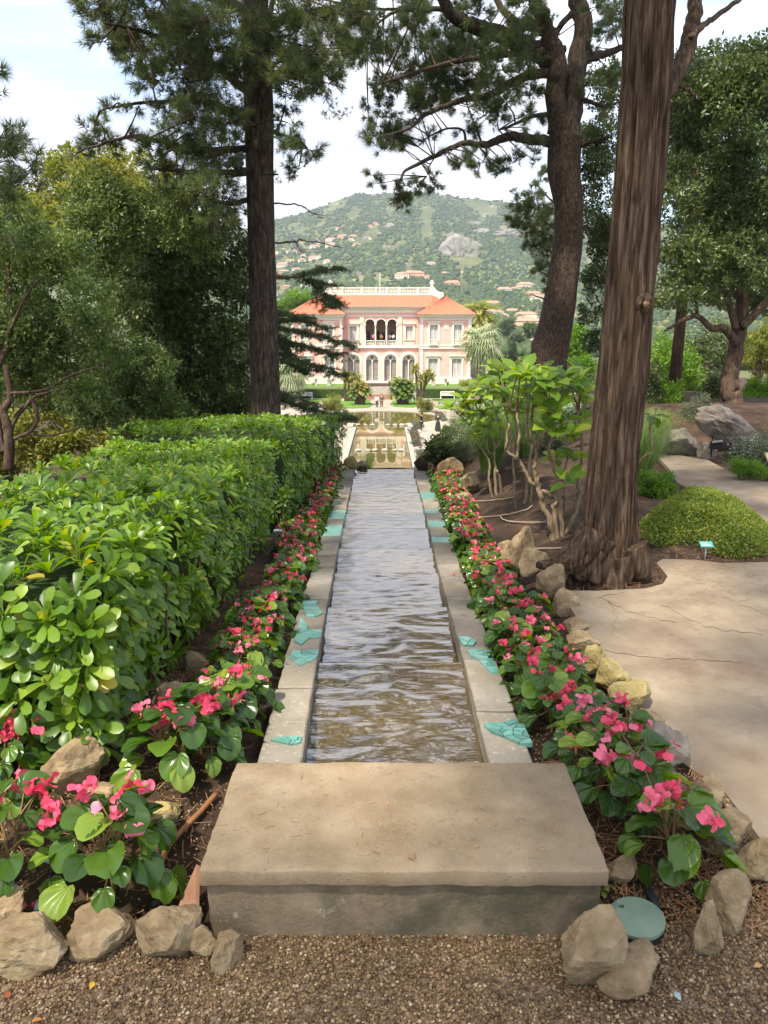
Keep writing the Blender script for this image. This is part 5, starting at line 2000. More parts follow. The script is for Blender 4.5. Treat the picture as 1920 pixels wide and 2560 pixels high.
def bare_branches(pts_list, conv, Y, LOC, mat, parent, seed, name='branch'):
    for k, (pts, r0, r1, dy) in enumerate(pts_list):
        W = [PY(*conv(*p), Y + dy * i / max(1, len(pts) - 1)) - LOC for i, p in enumerate(pts)]
        W = [W[0]] + wobble(W, r0 * 0.05, seed + k, 6)[1:]
        trunk_mesh(W, lin(r0, r1, len(W)), 16, seed + k, 0.06, 2.0, None, 0.03).build(name, mat, parent, True)


TG = 'trees closing the view on the left'
t = empty('evergreen_tree', (-3.2, 12.6, -0.6), 'big dark evergreen tree filling the shade left of the tall pine', 'tree', TG)
LOC = Vector(t.location)
mb = MB()
mb.tube([(0, 0, -0.3), (0.1, 0, 1.2), (-0.1, 0.1, 2.8), (0.1, 0, 4.2)], [0.22, 0.17, 0.12, 0.05], 12)
for a in range(7):
    an = a * 0.9
    mb.tube([(0, 0, 0.8 + 0.3 * a), (0.6 * math.cos(an), 0.6 * math.sin(an), 1.5 + 0.3 * a), (1.3 * math.cos(an), 1.3 * math.sin(an), 1.9 + 0.35 * a)], [0.07, 0.05, 0.02], 8)
mb.build('trunk', M['oak_bark'], t, True)
L1 = [(1000, 700, 250), (1200, 900, 240), (820, 900, 220), (1100, 1200, 260), (1250, 1400, 220), (900, 650, 220), (1300, 650, 180), (700, 750, 200), (1350, 1100, 140), (1380, 850, 110), (1100, 560, 180), (950, 1050, 200), (1350, 1300, 130), (1000, 1450, 200), (1380, 1500, 100), (820, 560, 180), (1230, 1560, 150)]
leaf_cloud('crown', px_clumps(L1, R3, 12.3, LOC, 1 / 2.304, 0.8, 0.9, 3), 44000, 0.085, 0.42, M['holm'], 81, t, 0.5, 0.1)

t = empty('olive_toned_tree', (-3.9, 8.8, -0.35), 'sunlit small leaved tree with a thin crooked trunk at the left picture edge', 'tree', TG)
LOC = Vector(t.location)
bare_branches([([(50, 1900), (55, 1750), (40, 1640), (20, 1560), (60, 1480), (30, 1300)], 0.06, 0.03, 0.0), ([(45, 1700), (90, 1600), (150, 1530), (200, 1480), (330, 1440), (480, 1400)], 0.035, 0.01, 0.3),
               ([(20, 1800), (-10, 1680), (0, 1560), (40, 1520)], 0.05, 0.03, 0.2), ([(190, 1500), (215, 1600), (170, 1680), (80, 1720)], 0.025, 0.02, -0.2), ([(150, 1690), (300, 1700), (480, 1650)], 0.018, 0.006, -0.4),
               ([(0, 1560), (-20, 1350), (60, 1100), (50, 800), (40, 560)], 0.04, 0.015, 0.5), ([(60, 1100), (150, 900), (230, 800)], 0.02, 0.008, -0.3), ([(30, 1460), (250, 1440), (400, 1360), (560, 1310), (620, 1340)], 0.018, 0.006, -0.6)],
              R3, 8.7, LOC, M['oak_bark'], t, 90, 'trunk')
L1 = [(250, 900, 250), (130, 1150, 220), (420, 1250, 230), (300, 1400, 200), (100, 700, 220), (330, 650, 200), (500, 950, 170), (560, 1120, 160), (60, 950, 180), (250, 1120, 200), (120, 1380, 150), (480, 1480, 140), (650, 1250, 130), (80, 520, 170), (-60, 1200, 200)]
leaf_cloud('crown', px_clumps(L1, R3, 9.0, LOC, 1 / 2.304, 0.7, 0.9, 5), 36000, 0.060, 0.42, M['olive'], 82, t, 0.5, 0.1)

t = empty('olive_toned_tree', (-2.6, 10.3, -0.4), 'drooping grey green tree between the edge tree and the dark evergreen', 'tree', TG)
LOC = Vector(t.location)
mb = MB()
mb.tube([(-0.6, 0.9, -0.3), (-0.5, 0.8, 0.6), (-0.3, 0.8, 1.1)], [0.08, 0.06, 0.02], 10)
mb.build('trunk', M['oak_bark'], t, True)
L1 = [(650, 1400, 200), (850, 1480, 170), (760, 1250, 150), (900, 1300, 120), (560, 1560, 150), (750, 1600, 150), (950, 1580, 120), (1050, 1600, 80), (600, 450, 200), (820, 430, 180), (1020, 420, 170), (1200, 560, 120), (480, 650, 170), (640, 650, 120), (700, 960, 60), (780, 860, 60), (560, 300, 150)]
leaf_cloud('crown', px_clumps(L1, R3, 10.3, LOC, 1 / 2.304, 0.6, 0.8, 6), 32000, 0.064, 0.4, M['olive'], 83, t, 0.5, 0.15)

t = empty('yellowish_tree', (-5.2, 14.5, -0.6), 'yellow green tree top catching sun against the sky at upper left', 'tree', TG)
LOC = Vector(t.location)
mb = MB()
mb.tube([(0, 0, -0.3), (0.1, 0, 2.0), (0.2, 0.1, 3.6)], [0.16, 0.11, 0.03], 10)
mb.build('trunk', M['oak_bark'], t, True)
L1 = [(350, 200, 130), (450, 260, 140), (250, 420, 150), (600, 190, 130), (400, 140, 90), (120, 450, 150), (300, 560, 170), (720, 180, 110), (850, 250, 140), (520, 380, 170), (60, 620, 160), (560, 200, 110), (650, 300, 150), (200, 350, 110), (950, 300, 120)]
leaf_cloud('crown', px_clumps(L1, R3, 14.5, LOC, 1 / 2.304, 0.8, 0.9, 7), 22000, 0.105, 0.36, M['yellowgreen'], 84, t, 0.5, 0.0)

t = empty('leaning_pine', (-3.6, 6.4, -0.2), 'blurry pine foliage entering at the upper left edge', 'tree', TG)
LOC = Vector(t.location)
mb = MB()
mb.tube([(-0.6, 0, -0.3), (-0.7, 0, 2.0), (-0.5, 0, 4.2), (-0.6, 0.1, 6.5)], [0.16, 0.14, 0.11, 0.06], 12)
mb.build('trunk', M['pine_bark'], t, True)
clumps = []
for (x, y, rr2) in [(30, 100, 190), (150, 190, 130), (60, 280, 170), (0, -20, 150), (120, 40, 110), (220, 230, 70), (-20, 430, 130), (60, 540, 90), (-60, 180, 200), (100, -60, 80), (-30, -420, 60), (-60, -250, 110), (200, 130, 80), (0, 360, 140)]:
    for q in range(2):
        p = PY(*R3(x + r_.uniform(-30, 30), y + r_.uniform(-30, 30)), 6.6 + r_.uniform(-0.5, 0.5)) - LOC
        clumps.append((p.x, p.y, p.z, rr2 / 2.304 / F * 6.6 * 0.95))
for k in range(26):
    a, rr2 = r_.uniform(0, 6.28), r_.uniform(0.2, 1.6)
    clumps.append((-0.7 + math.cos(a) * rr2, math.sin(a) * rr2, r_.uniform(4.3, 7), 0.45))
needle_crown(clumps, 60, M['needle'], 63, t, 15, 0.11, 0.005)

for k, (lab, lst, Y, mt) in enumerate([('shaded undergrowth under the dark evergreen behind the hedge', [(1100, 1600, 120), (1300, 1620, 110), (950, 1640, 110), (1420, 1600, 90), (1200, 1700, 110)], 13.6, 'holm'),
                                       ('sunny undergrowth behind the hedge at the left edge', [(150, 1700, 120), (350, 1700, 120), (550, 1700, 120), (50, 1780, 110), (750, 1700, 110), (250, 1560, 90), (0, 1640, 110), (40, 1860, 100), (200, 1800, 100), (-60, 1900, 110), (120, 1760, 100), (330, 1760, 90)], 11.8, 'yellowgreen'),
                                       ('far green thicket closing the gap left of the trees', [(100, 1500, 160), (350, 1500, 160), (650, 1450, 160), (900, 1500, 150), (1150, 1500, 150), (-100, 1400, 160), (1350, 1450, 120)], 17.0, 'olive')]):
    t = empty('undergrowth', (-3, Y, -0.6), lab, 'shrub', TG)
    LOC = Vector(t.location)
    leaf_cloud('foliage', px_clumps(lst, R3, Y, LOC, 1 / 2.304, 0.4, 0.7, 30 + k), 13000, 0.05 + 0.003 * Y, 0.42, M[mt], 180 + k, t)
# right side
TR = 'trees closing the view on the right'
t = empty('spreading_oak', (4.75, 12.6, 0.2), 'spreading oak with a slender brown trunk beyond the path', 'tree', TR)
LOC = Vector(t.location)
bare_branches([([(1525, 1720), (1518, 1640), (1500, 1560), (1515, 1470), (1535, 1380), (1555, 1270), (1545, 1120), (1560, 950), (1530, 760), (1540, 560)], 0.17, 0.05, 0.3),
               ([(1535, 1400), (1480, 1335), (1430, 1335), (1370, 1285), (1300, 1310), (1240, 1345)], 0.07, 0.02, -0.5), ([(1530, 1340), (1500, 1230), (1470, 1140), (1430, 1000), (1450, 880), (1500, 780)], 0.06, 0.02, 0.4),
               ([(1550, 1330), (1640, 1240), (1720, 1120), (1760, 950)], 0.07, 0.03, 0.2), ([(1440, 1040), (1380, 960), (1340, 860), (1350, 760)], 0.03, 0.01, -0.2), ([(1370, 1285), (1360, 1180), (1300, 1100)], 0.03, 0.01, -0.2),
               ([(1560, 960), (1620, 800), (1650, 650)], 0.04, 0.015, 0.0), ([(1505, 1620), (1560, 1690)], 0.09, 0.08, 0.0)],
              R5, 12.6, LOC, M['oak_bark'], t, 110, 'trunk')
L1 = [(1400, 350, 110), (1500, 300, 130), (1600, 330, 130), (1350, 470, 110), (1480, 470, 130), (1600, 500, 130), (1300, 560, 90), (1320, 690, 60), (1620, 690, 120), (1540, 640, 70), (1500, 900, 80), (1610, 880, 130), (1300, 800, 90), (1280, 920, 90), (1350, 1020, 90),
      (1500, 1020, 90), (1620, 1050, 110), (1260, 1060, 80), (1400, 1130, 80), (1600, 1180, 90), (1250, 1190, 70), (1330, 1210, 70), (1430, 1210, 45), (1700, 400, 150), (1750, 700, 150), (1720, 950, 150), (1580, 240, 90), (1660, 1200, 80), (1560, 800, 70), (1240, 720, 60), (1270, 650, 50), (1600, 380, 120), (1450, 400, 120), (1380, 300, 90), (1320, 380, 80), (1540, 420, 110), (1400, 560, 100), (1500, 700, 70), (1660, 260, 110), (1290, 480, 80), (1380, 850, 70), (1440, 780, 60), (1560, 1000, 90), (1560, 1120, 80), (1340, 900, 70), (1300, 300, 70)]
leaf_cloud('crown', px_clumps(L1, R5, 12.6, LOC, 1 / 1.6265, 0.9, 0.9, 8), 58000, 0.076, 0.42, M['holm'], 85, t, 0.5, 0.1)

t = empty('evergreen_tree', (2.6, 17.5, -1.5), 'dense dark evergreen foliage between the forked pine and the cypress trunk', 'tree', TR)
LOC = Vector(t.location)
mb = MB()
mb.tube([(1.0, 0, -0.5), (1.0, 0, 2), (1.1, 0, 5)], [0.14, 0.11, 0.05], 10)
mb.build('trunk', M['oak_bark'], t, True)
L1 = [(980, 420, 60), (990, 550, 70), (960, 680, 70), (990, 800, 80), (950, 880, 70), (970, 1000, 60), (950, 1150, 60), (930, 1280, 50), (1010, 650, 70), (920, 760, 50), (1000, 920, 60), (980, 1100, 60), (960, 1250, 50), (940, 560, 50), (1010, 300, 60), (960, 1380, 50), (930, 1400, 45), (1270, 420, 70), (1260, 700, 60)]
leaf_cloud('crown', px_clumps(L1, R5, 16.5, LOC, 1 / 1.6265, 0.6, 1.0, 9), 22000, 0.075, 0.42, M['holm'], 86, t, 0.5, 0.1)

t = empty('young_pine', (2.0, 18.5, -2.0), 'low dark pine foliage left of the forked trunk', 'tree', TR)
LOC = Vector(t.location)
mb = MB()
mb.tube([(2.1, 0, -0.5), (2.1, 0, 3.5), (1.9, 0, 6.5)], [0.12, 0.08, 0.03], 10)
for q_ in range(5):
    mb.tube([(2.05, 0, 4.2 + 0.5 * q_), (1.7, 0, 4.3 + 0.55 * q_), (1.4, 0, 4.4 + 0.6 * q_)], [0.03, 0.02, 0.01], 6)
mb.build('trunk', M['pine_bark'], t, True)
clumps = []
for (x, y, rr2) in [(720, 760, 60), (660, 820, 55), (620, 800, 30), (700, 900, 80), (740, 1000, 70), (760, 1080, 60), (660, 900, 50), (780, 850, 70), (640, 860, 45), (730, 700, 45), (690, 980, 60), (720, 1090, 40), (770, 1150, 45), (760, 950, 80), (690, 830, 60)]:
    for q in range(2):
        p = PY(*R5(x + r_.uniform(-15, 15), y + r_.uniform(-15, 15)), 18.2 + r_.uniform(-0.5, 0.5)) - LOC
        clumps.append((p.x, p.y, p.z, rr2 / 1.6265 / F * 18.2))
needle_crown(clumps, 60, M['needle'], 64, t, 15, 0.15, 0.0075)

bgT = [('broad olive green tree filling the sky behind the oak', [(1380, 640, 120), (1500, 760, 130), (1620, 620, 130), (1300, 760, 90), (1400, 880, 120), (1560, 960, 130), (1280, 980, 90), (1420, 1060, 110), (1640, 840, 120), (1330, 1160, 90), (1500, 1180, 100), (1640, 1120, 110), (1480, 560, 110), (1250, 860, 70)], 17, M['olive'], 0.11), ('lime green tree glowing behind the cypress trunk', [(1280, 1480, 90), (1250, 1420, 70), (1320, 1550, 80), (1230, 1560, 60)], 22, M['brightgreen'], 0.11),
       ('fresh green tree at the far right picture edge', [(1640, 1450, 90), (1700, 1380, 90), (1600, 1380, 70), (1720, 1500, 80)], 23, M['yellowgreen'], 0.11),
       ('pale green bush between the two right trunks', [(860, 1430, 60), (840, 1480, 50), (880, 1380, 50), (900, 1500, 50)], 26, M['brightgreen'], 0.12),
       ('tall green thicket behind the oak', [(1420, 1480, 90), (1480, 1380, 80), (1400, 1560, 70), (1350, 1430, 60)], 24, M['holm'], 0.1)]
for k, (lab, lst, Y, mat, ln) in enumerate(bgT):
    p0 = PY(*R5(*lst[0][:2]), Y)
    t = empty('background_tree', (p0.x, Y, gh(p0.x, Y)), lab, 'tree', TR)
    LOC = Vector(t.location)
    mb = MB()
    mb.tube([(0, 0.3, -0.3), (0.05, 0.3, p0.z - LOC.z)], [0.15, 0.07], 8)
    mb.build('trunk', M['oak_bark'], t, True)
    leaf_cloud('crown', px_clumps(lst, R5, Y, LOC, 1 / 1.6265, 0.8, 1.0, 20 + k), 26000 if k == 0 else 9000, ln, 0.4, mat, 120 + k, t, 0.5, 0.1)

# shrubs on the bank beyond the path
SB = 'shrubs on the bank beyond the path'


def shrub(name, label, lst, conv, Y, scale, n, ln, wd, mat, seed, group=None, cat='shrub', jit=0.3, deep=0.9, droop=0.1):
    p0 = PY(*conv(*lst[0][:2]), Y)
    e_ = empty(name, (p0.x, Y, gh(p0.x, Y)), label, cat, group)
    LOC_ = Vector(e_.location)
    cl = px_clumps(lst, conv, Y, LOC_, scale, jit, deep, seed)
    leaf_cloud('foliage', cl, n, ln, wd, mat, seed, e_, 0.5, droop)
    mb_ = MB()
    rr3 = random.Random(seed)
    for c in cl[:6]:
        mb_.tube([(rr3.uniform(-0.05, 0.05), 0, -0.1), (c[0] * 0.6, c[1] * 0.6, max(0.05, c[2] * 0.6)), (c[0], c[1], c[2])], [0.014, 0.01, 0.005], 5, cap=False)
    mb_.build('stem', M['twig'], e_)
    return e_


shrub('bushy_shrub', 'bright green feathery shrub left of the oak trunk', [(430, 560, 110), (400, 640, 90), (330, 520, 80), (480, 480, 90), (520, 620, 80)], R1, 13.0, 1 / 3.88, 6000, 0.05, 0.35, M['brightgreen'], 201, SB)
shrub('grey_shrub', 'grey green upright shrub behind the cracked boulder', [(700, 680, 130), (620, 760, 90), (760, 600, 80), (660, 820, 80), (800, 760, 80), (560, 820, 60)], R1, 11.3, 1 / 3.88, 7000, 0.035, 0.25, M['greygreen'], 202, SB)
shrub('bushy_shrub', 'dark thicket right of the oak trunk', [(1300, 650, 150), (1250, 520, 130), (1380, 480, 150), (1200, 720, 90), (1350, 780, 90), (1450, 600, 160)], R1, 14.5, 1 / 3.88, 10000, 0.06, 0.38, M['brightgreen'], 203, SB)
shrub('bushy_shrub', 'shaded dark bush between grey shrub and oak trunk', [(900, 580, 110), (840, 520, 100), (950, 680, 80), (880, 440, 100)], R1, 14.2, 1 / 3.88, 7000, 0.055, 0.4, M['holm'], 204, SB)
shrub('bushy_shrub', 'dim green bush behind the cypress, left of the feathery shrub', [(280, 640, 80), (270, 480, 90), (300, 760, 70), (260, 330, 90), (250, 560, 80)], R1, 12.5, 1 / 3.88, 6000, 0.05, 0.38, M['holm'], 205, SB)
shrub('spreading_shrub', 'low spreading shrub with tiny white flowers at the right picture edge', [(1250, 1060, 130), (1120, 1130, 90), (1350, 980, 110), (1200, 1190, 90), (1320, 1150, 110), (1060, 1180, 50), (1400, 1080, 120), (1020, 1120, 50)], R1, 8.9, 1 / 3.88, 12000, 0.03, 0.3, M['greygreen'], 206, SB, 'shrub', 0.25, 0.9)
shrub('spreading_shrub', 'light green needle leaved plant in front of the white flowered shrub', [(1130, 1240, 60), (1220, 1250, 70), (1100, 1190, 50), (1300, 1260, 60)], R1, 8.3, 1 / 3.88, 3500, 0.05, 0.12, M['brightgreen'], 207, SB, 'shrub', 0.1)

# white flowers on that shrub
fw = bpy.data.objects['spreading_shrub']
LOC = Vector(fw.location)
pts = []
for k in range(150):
    q = PY(*R1(r_.uniform(980, 1330), r_.uniform(930, 1130)), 8.5) - LOC
    pts.append(tuple(q))
pts = np.array(pts)
o = put('flowers', pebbles('flowers', pts, np.full(len(pts), 0.0045), M['white'], 5, 0.6), fw)
o['kind'] = 'stuff'

# ------------------------------------------------------------------ ground cover mound and clipped bush by the cypress
e = empty('ground_cover_mound', (2.55, 6.1, 0.0), 'dense bright yellow green ground cover mound beside the path', 'ground cover')
r3 = np.random.default_rng(31)
n = 26000
out = []
mpoly = [PZ(px, py, 0.0) for px, py in [D(1385, 1190), (1730, 1360), (1800, 1398), (1850, 1402), (1925, 1395), (1935, 1340), (1895, 1300), (1830, 1270), (1750, 1262), (1640, 1275), (1590, 1320)]]
mp2 = [(p.x - 2.55, p.y - 6.1) for p in mpoly]
bx0, bx1 = min(p[0] for p in mp2), max(p[0] for p in mp2)
by0, by1 = min(p[1] for p in mp2), max(p[1] for p in mp2)
cxm, cym = (bx0 + bx1) / 2, (by0 + by1) / 2


def mound_h(x, y):
    dx, dy = (x - cxm - 0.12) / (bx1 - bx0) * 2, (y - cym) / (by1 - by0) * 2
    h = max(0.0, 1 - 0.8 * dx * dx - 0.6 * dy * dy)
    e_ = 9.0
    for i_ in range(len(mp2)):
        a_, b_ = Vector(mp2[i_]), Vector(mp2[(i_ + 1) % len(mp2)])
        ab = b_ - a_
        t__ = max(0.0, min(1.0, (Vector((x, y)) - a_).dot(ab) / ab.length_squared))
        e_ = min(e_, (a_ + ab * t__ - Vector((x, y))).length)
    return 0.24 * h ** 0.35 * min(1.0, e_ / 0.26) ** 0.7 * (1 + 0.25 * n2(x, y, 2.5, 8))


Pm, Am = [], []
while len(Pm) < n:
    x, y = r3.uniform(bx0, bx1), r3.uniform(by0, by1)
    if not poly_inside(x, y, mp2):
        continue
    h = mound_h(x, y)
    if h < 0.02:
        continue
    z = h - r3.exponential(0.02) + r3.uniform(0, 0.02)
    Pm.append((x, y, max(0.0, z)))
    Am.append((x - cxm, y - cym, 0.5))
Pm, Am = np.array(Pm), np.array(Am)
A = Am / np.linalg.norm(Am, axis=1)[:, None] * 0.5 + rand_dirs(r3, n)
A /= np.linalg.norm(A, axis=1)[:, None]
Nn = rand_dirs(r3, n)
Nn[:, 2] += 1.2
ln_ = r3.uniform(0.013, 0.026, n)
Vv, Ff = leaf_quads(Pm, A, Nn, ln_, ln_ * 0.6, r3)
o = put('foliage', arr_mesh('foliage', Vv, Ff, M['mound'], np.repeat(r3.uniform(0, 0.98, n), 4)), e)
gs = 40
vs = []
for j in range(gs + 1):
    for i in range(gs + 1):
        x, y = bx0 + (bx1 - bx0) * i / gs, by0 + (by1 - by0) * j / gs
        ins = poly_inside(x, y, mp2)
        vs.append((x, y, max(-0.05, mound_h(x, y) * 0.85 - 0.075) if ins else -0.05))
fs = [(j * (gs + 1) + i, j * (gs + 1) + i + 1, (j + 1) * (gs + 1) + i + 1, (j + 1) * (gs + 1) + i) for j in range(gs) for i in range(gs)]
put('mound_shade_core', arr_mesh('mound_shade_core', vs, fs, M['hedge_core'], None, True), e)  # dark sheet standing for the shade under the leaves

b0 = PZ(1640, 1258, 0.0)
shrub('rounded_shrub', 'rounded glossy dark green shrub behind the cypress on the right', [(300, 1420, 130), (360, 1380, 120), (260, 1330, 100), (400, 1450, 100), (320, 1500, 90), (240, 1480, 90)], R1, 7.6, 1 / 3.88, 5200, 0.034, 0.42, M['brightgreen'], 208, None, 'shrub', 0.12, 0.9)


# ------------------------------------------------------------------ large leaved shrubs
def big_leaf(seed, L_=0.17):
    r = random.Random(seed)
    prof = [(0.0, 0.02), (0.12, 0.08), (0.3, 0.22), (0.5, 0.28), (0.7, 0.23), (0.88, 0.11), (1.0, 0.0)]
    vs, fs = [], []
    for i, (t_, w) in enumerate(prof):
        z = 0.10 * L_ * math.sin(t_ * 2.6) - 0.22 * L_ * t_ * t_
        ww = w * L_ * r.uniform(0.92, 1.08)
        vs += [(-ww, t_ * L_, z + 0.10 * ww + r.uniform(-0.01, 0.01) * L_), (0, t_ * L_, z), (ww, t_ * L_, z + 0.10 * ww + r.uniform(-0.01, 0.01) * L_)]
        if i:
            b = 3 * (i - 1)
            fs += [(b, b + 1, b + 4, b + 3), (b + 1, b + 2, b + 5, b + 4)]
    me = bpy.data.meshes.new('leaf')
    me.from_pydata(vs, [], fs)
    me.update()
    me.polygons.foreach_set('use_smooth', np.ones(len(me.polygons), dtype=bool))
    me.materials.append(M['fig'])
    return me


FLEAF = [big_leaf(i) for i in range(4)]


def fig_shrub(label, Y, stems, whorls, seed):
    r = random.Random(seed)
    b = PY(*F4(*stems[0][0][0]), Y)
    e_ = empty('large_leaved_shrub', (b.x, Y, gh(b.x, Y)), label, 'shrub', 'large leaved shrubs behind the right flower bed')
    LOC_ = Vector(e_.location)
    ends = []
    for k, (pts, r0, r1) in enumerate(stems):
        W = [PY(*F4(*p), Y + 0.10 * math.sin(k * 2.3) * i / max(1, len(pts) - 1)) - LOC_ for i, p in enumerate(pts)]
        if k < 3:
            W[0].z = min(W[0].z, -0.04)
        Ws = wobble(W, r0 * 0.12, seed + k, 5)
        trunk_mesh(Ws, lin(r0 * 0.58, r1 * 0.75, len(Ws)), 12, seed + k, 0.05, 4.0).build('stem', M['shrub_stem'], e_, True)
        ends += Ws[len(Ws) // 3:]
    mb_ = MB()
    for (x, y) in whorls:
        p = PY(*F4(x, y), Y + r.uniform(-0.45, 0.35)) - LOC_
        near = min(ends, key=lambda q: (q - p).length + max(0, q.z - p.z) * 2)
        mb_.tube([near, near * 0.5 + p * 0.5 + Vector((0, 0, 0.02)), p], [0.008, 0.006, 0.005], 6, cap=False)
        nrm = Vector((r.uniform(-0.4, 0.4), r.uniform(-0.6, 0.1), 1)).normalized()
        q = nrm.to_track_quat('Z', 'Y').to_matrix().to_4x4()
        nl_ = r.randint(4, 6)
        for i in range(nl_):
            a = i * 6.283 / nl_ + r.uniform(-0.3, 0.3)
            s = r.uniform(0.7, 1.15)
            m_ = Matrix.Translation(p) @ q @ Matrix.Rotation(a, 4, 'Z') @ Matrix.Rotation(r.uniform(0.0, 0.75), 4, 'X') @ Matrix.Rotation(r.uniform(-0.3, 0.3), 4, 'Y') @ Matrix.Translation((0, 0.015, 0)) @ Matrix.Diagonal((s, s, s, 1))
            put('leaf', FLEAF[r.randrange(4)], e_, M=m_)
        for i in range(2):   # young upright leaves
            s = r.uniform(0.35, 0.6)
            m_ = Matrix.Translation(p) @ q @ Matrix.Rotation(r.uniform(0, 6.28), 4, 'Z') @ Matrix.Rotation(r.uniform(0.9, 1.3), 4, 'X') @ Matrix.Diagonal((s, s, s, 1))
            put('leaf', FLEAF[r.randrange(4)], e_, M=m_)
    mb_.build('twigs', M['shrub_stem'], e_, True)
    return e_


fig_shrub('large leaved shrub with several thick tan stems left of the cypress', 6.35,
          [([(1225, 1690), (1190, 1520), (1110, 1330), (1080, 1200), (1050, 1080), (1045, 980), (1060, 830), (1020, 740), (1010, 600), (1015, 540)], 0.045, 0.014),
           ([(1265, 1680), (1225, 1400), (1215, 1340), (1180, 1270), (1040, 1190), (960, 1060), (880, 930), (780, 850), (785, 740), (800, 600)], 0.04, 0.012),
           ([(1310, 1670), (1290, 1400), (1250, 1130), (1210, 980), (1170, 850), (1215, 700), (1195, 560)], 0.035, 0.011),
           ([(1225, 1380), (1290, 1300), (1430, 1240), (1455, 1100), (1475, 980)], 0.034, 0.022), ([(1330, 1650), (1400, 1500), (1440, 1400), (1470, 1200)], 0.03, 0.025),
           ([(1330, 1480), (1330, 1250), (1310, 1100), (1350, 930), (1350, 720)], 0.022, 0.012), ([(880, 920), (890, 780), (905, 660), (880, 560), (870, 480), (800, 455)], 0.024, 0.012),
           ([(1060, 840), (1100, 720), (1180, 670)], 0.018, 0.01), ([(1480, 1000), (1490, 820), (1480, 620), (1450, 480), (1560, 490)], 0.024, 0.012), ([(970, 760), (960, 620), (970, 540)], 0.016, 0.01), ([(1045, 780), (980, 750), (970, 600)], 0.016, 0.01)],
          [(880, 140), (960, 130), (1060, 150), (1210, 150), (1340, 180), (1460, 200), (940, 230), (1130, 220), (1290, 260), (1400, 290), (1480, 330), (1050, 450), (1140, 480), (1230, 500), (1150, 620), (1230, 690), (1300, 600), (1370, 630), (1270, 730),
           (1420, 740), (1520, 560), (1530, 640), (1250, 930), (1430, 930), (1370, 1160), (1490, 400), (1560, 280), (1120, 110), (850, 360), (960, 330), (1390, 690), (1330, 210), (1010, 190), (1260, 200), (1420, 240), (1180, 300), (1340, 330), (1080, 300), (1450, 130), (900, 200), (1220, 380)], 301)
fig_shrub('large leaved shrub with slender grey stems in front of the fountain grass', 9.0,
          [([(655, 1305), (615, 1150), (615, 970), (560, 870), (490, 780)], 0.028, 0.012), ([(680, 1300), (670, 1050), (660, 870), (640, 680), (560, 560), (500, 460)], 0.034, 0.012), ([(740, 1280), (710, 1130), (680, 1040)], 0.03, 0.024),
           ([(665, 850), (720, 740), (700, 560), (640, 400)], 0.022, 0.01), ([(640, 900), (590, 830), (600, 700)], 0.018, 0.01), ([(430, 620), (370, 550), (300, 500)], 0.012, 0.008), ([(560, 560), (500, 480), (430, 620)], 0.012, 0.01)],
          [(560, 250), (430, 300), (370, 370), (480, 320), (250, 460), (440, 510), (420, 560), (560, 530), (620, 500), (480, 600), (480, 720), (560, 640), (640, 630), (700, 480), (650, 380), (620, 220), (700, 270), (640, 90), (520, 200), (590, 330), (540, 420), (680, 340), (610, 150), (470, 420), (720, 200), (380, 460), (660, 560), (590, 590)], 302)
fig_shrub('middle large leaved shrub standing between the other two', 7.9,
          [([(865, 1375), (850, 1150), (840, 950), (820, 720), (790, 580), (750, 420)], 0.022, 0.010), ([(950, 1355), (970, 1150), (1000, 900), (1040, 700)], 0.03, 0.014), ([(1000, 1365), (1015, 1200), (1010, 1000)], 0.02, 0.012), ([(830, 800), (870, 640), (820, 450)], 0.014, 0.008)],
          [(760, 170), (820, 260), (740, 330), (830, 520), (1040, 100), (700, 110), (860, 420), (900, 300), (790, 420), (1010, 260), (840, 180), (930, 160), (770, 240), (870, 260), (960, 400), (720, 400), (800, 320), (690, 200), (980, 500), (900, 480)], 303)
# the lone whorl peeking out right of the cypress
e = empty('large_leaved_shrub', (1.95, 6.2, 0.0), 'single whorl of lime leaves peeking out right of the cypress trunk', 'shrub', 'large leaved shrubs behind the right flower bed')
LOC = Vector(e.location)
p = PY(*R1(250, 740), 6.2) - LOC
mb = MB()
b_ = PY(*R1(185, 1140), 6.2) - LOC
m1 = PY(*R1(265, 1080), 6.2) - LOC
mb.tube(wobble([b_ + Vector((-0.1, 0.1, -0.2)), b_, m1, PY(*R1(255, 900), 6.2) - LOC, p], 0.002, 1, 4), 0.010, 6)
mb.build('stem', M['shrub_stem'], e, True)
for i, (a, s, tl) in enumerate([(-1.5, 1.25, -0.1), (-0.9, 1.0, -0.5), (-2.0, 1.0, 0.1), (0.3, 1.0, 0.1), (1.6, 1.0, 0.2), (3.0, 0.9, -0.2)]):
    put('leaf', FLEAF[i % 4], e, M=Matrix.Translation(p) @ Matrix.Rotation(a, 4, 'Z') @ Matrix.Rotation(tl, 4, 'X') @ Matrix.Diagonal((s, s, s, 1)))


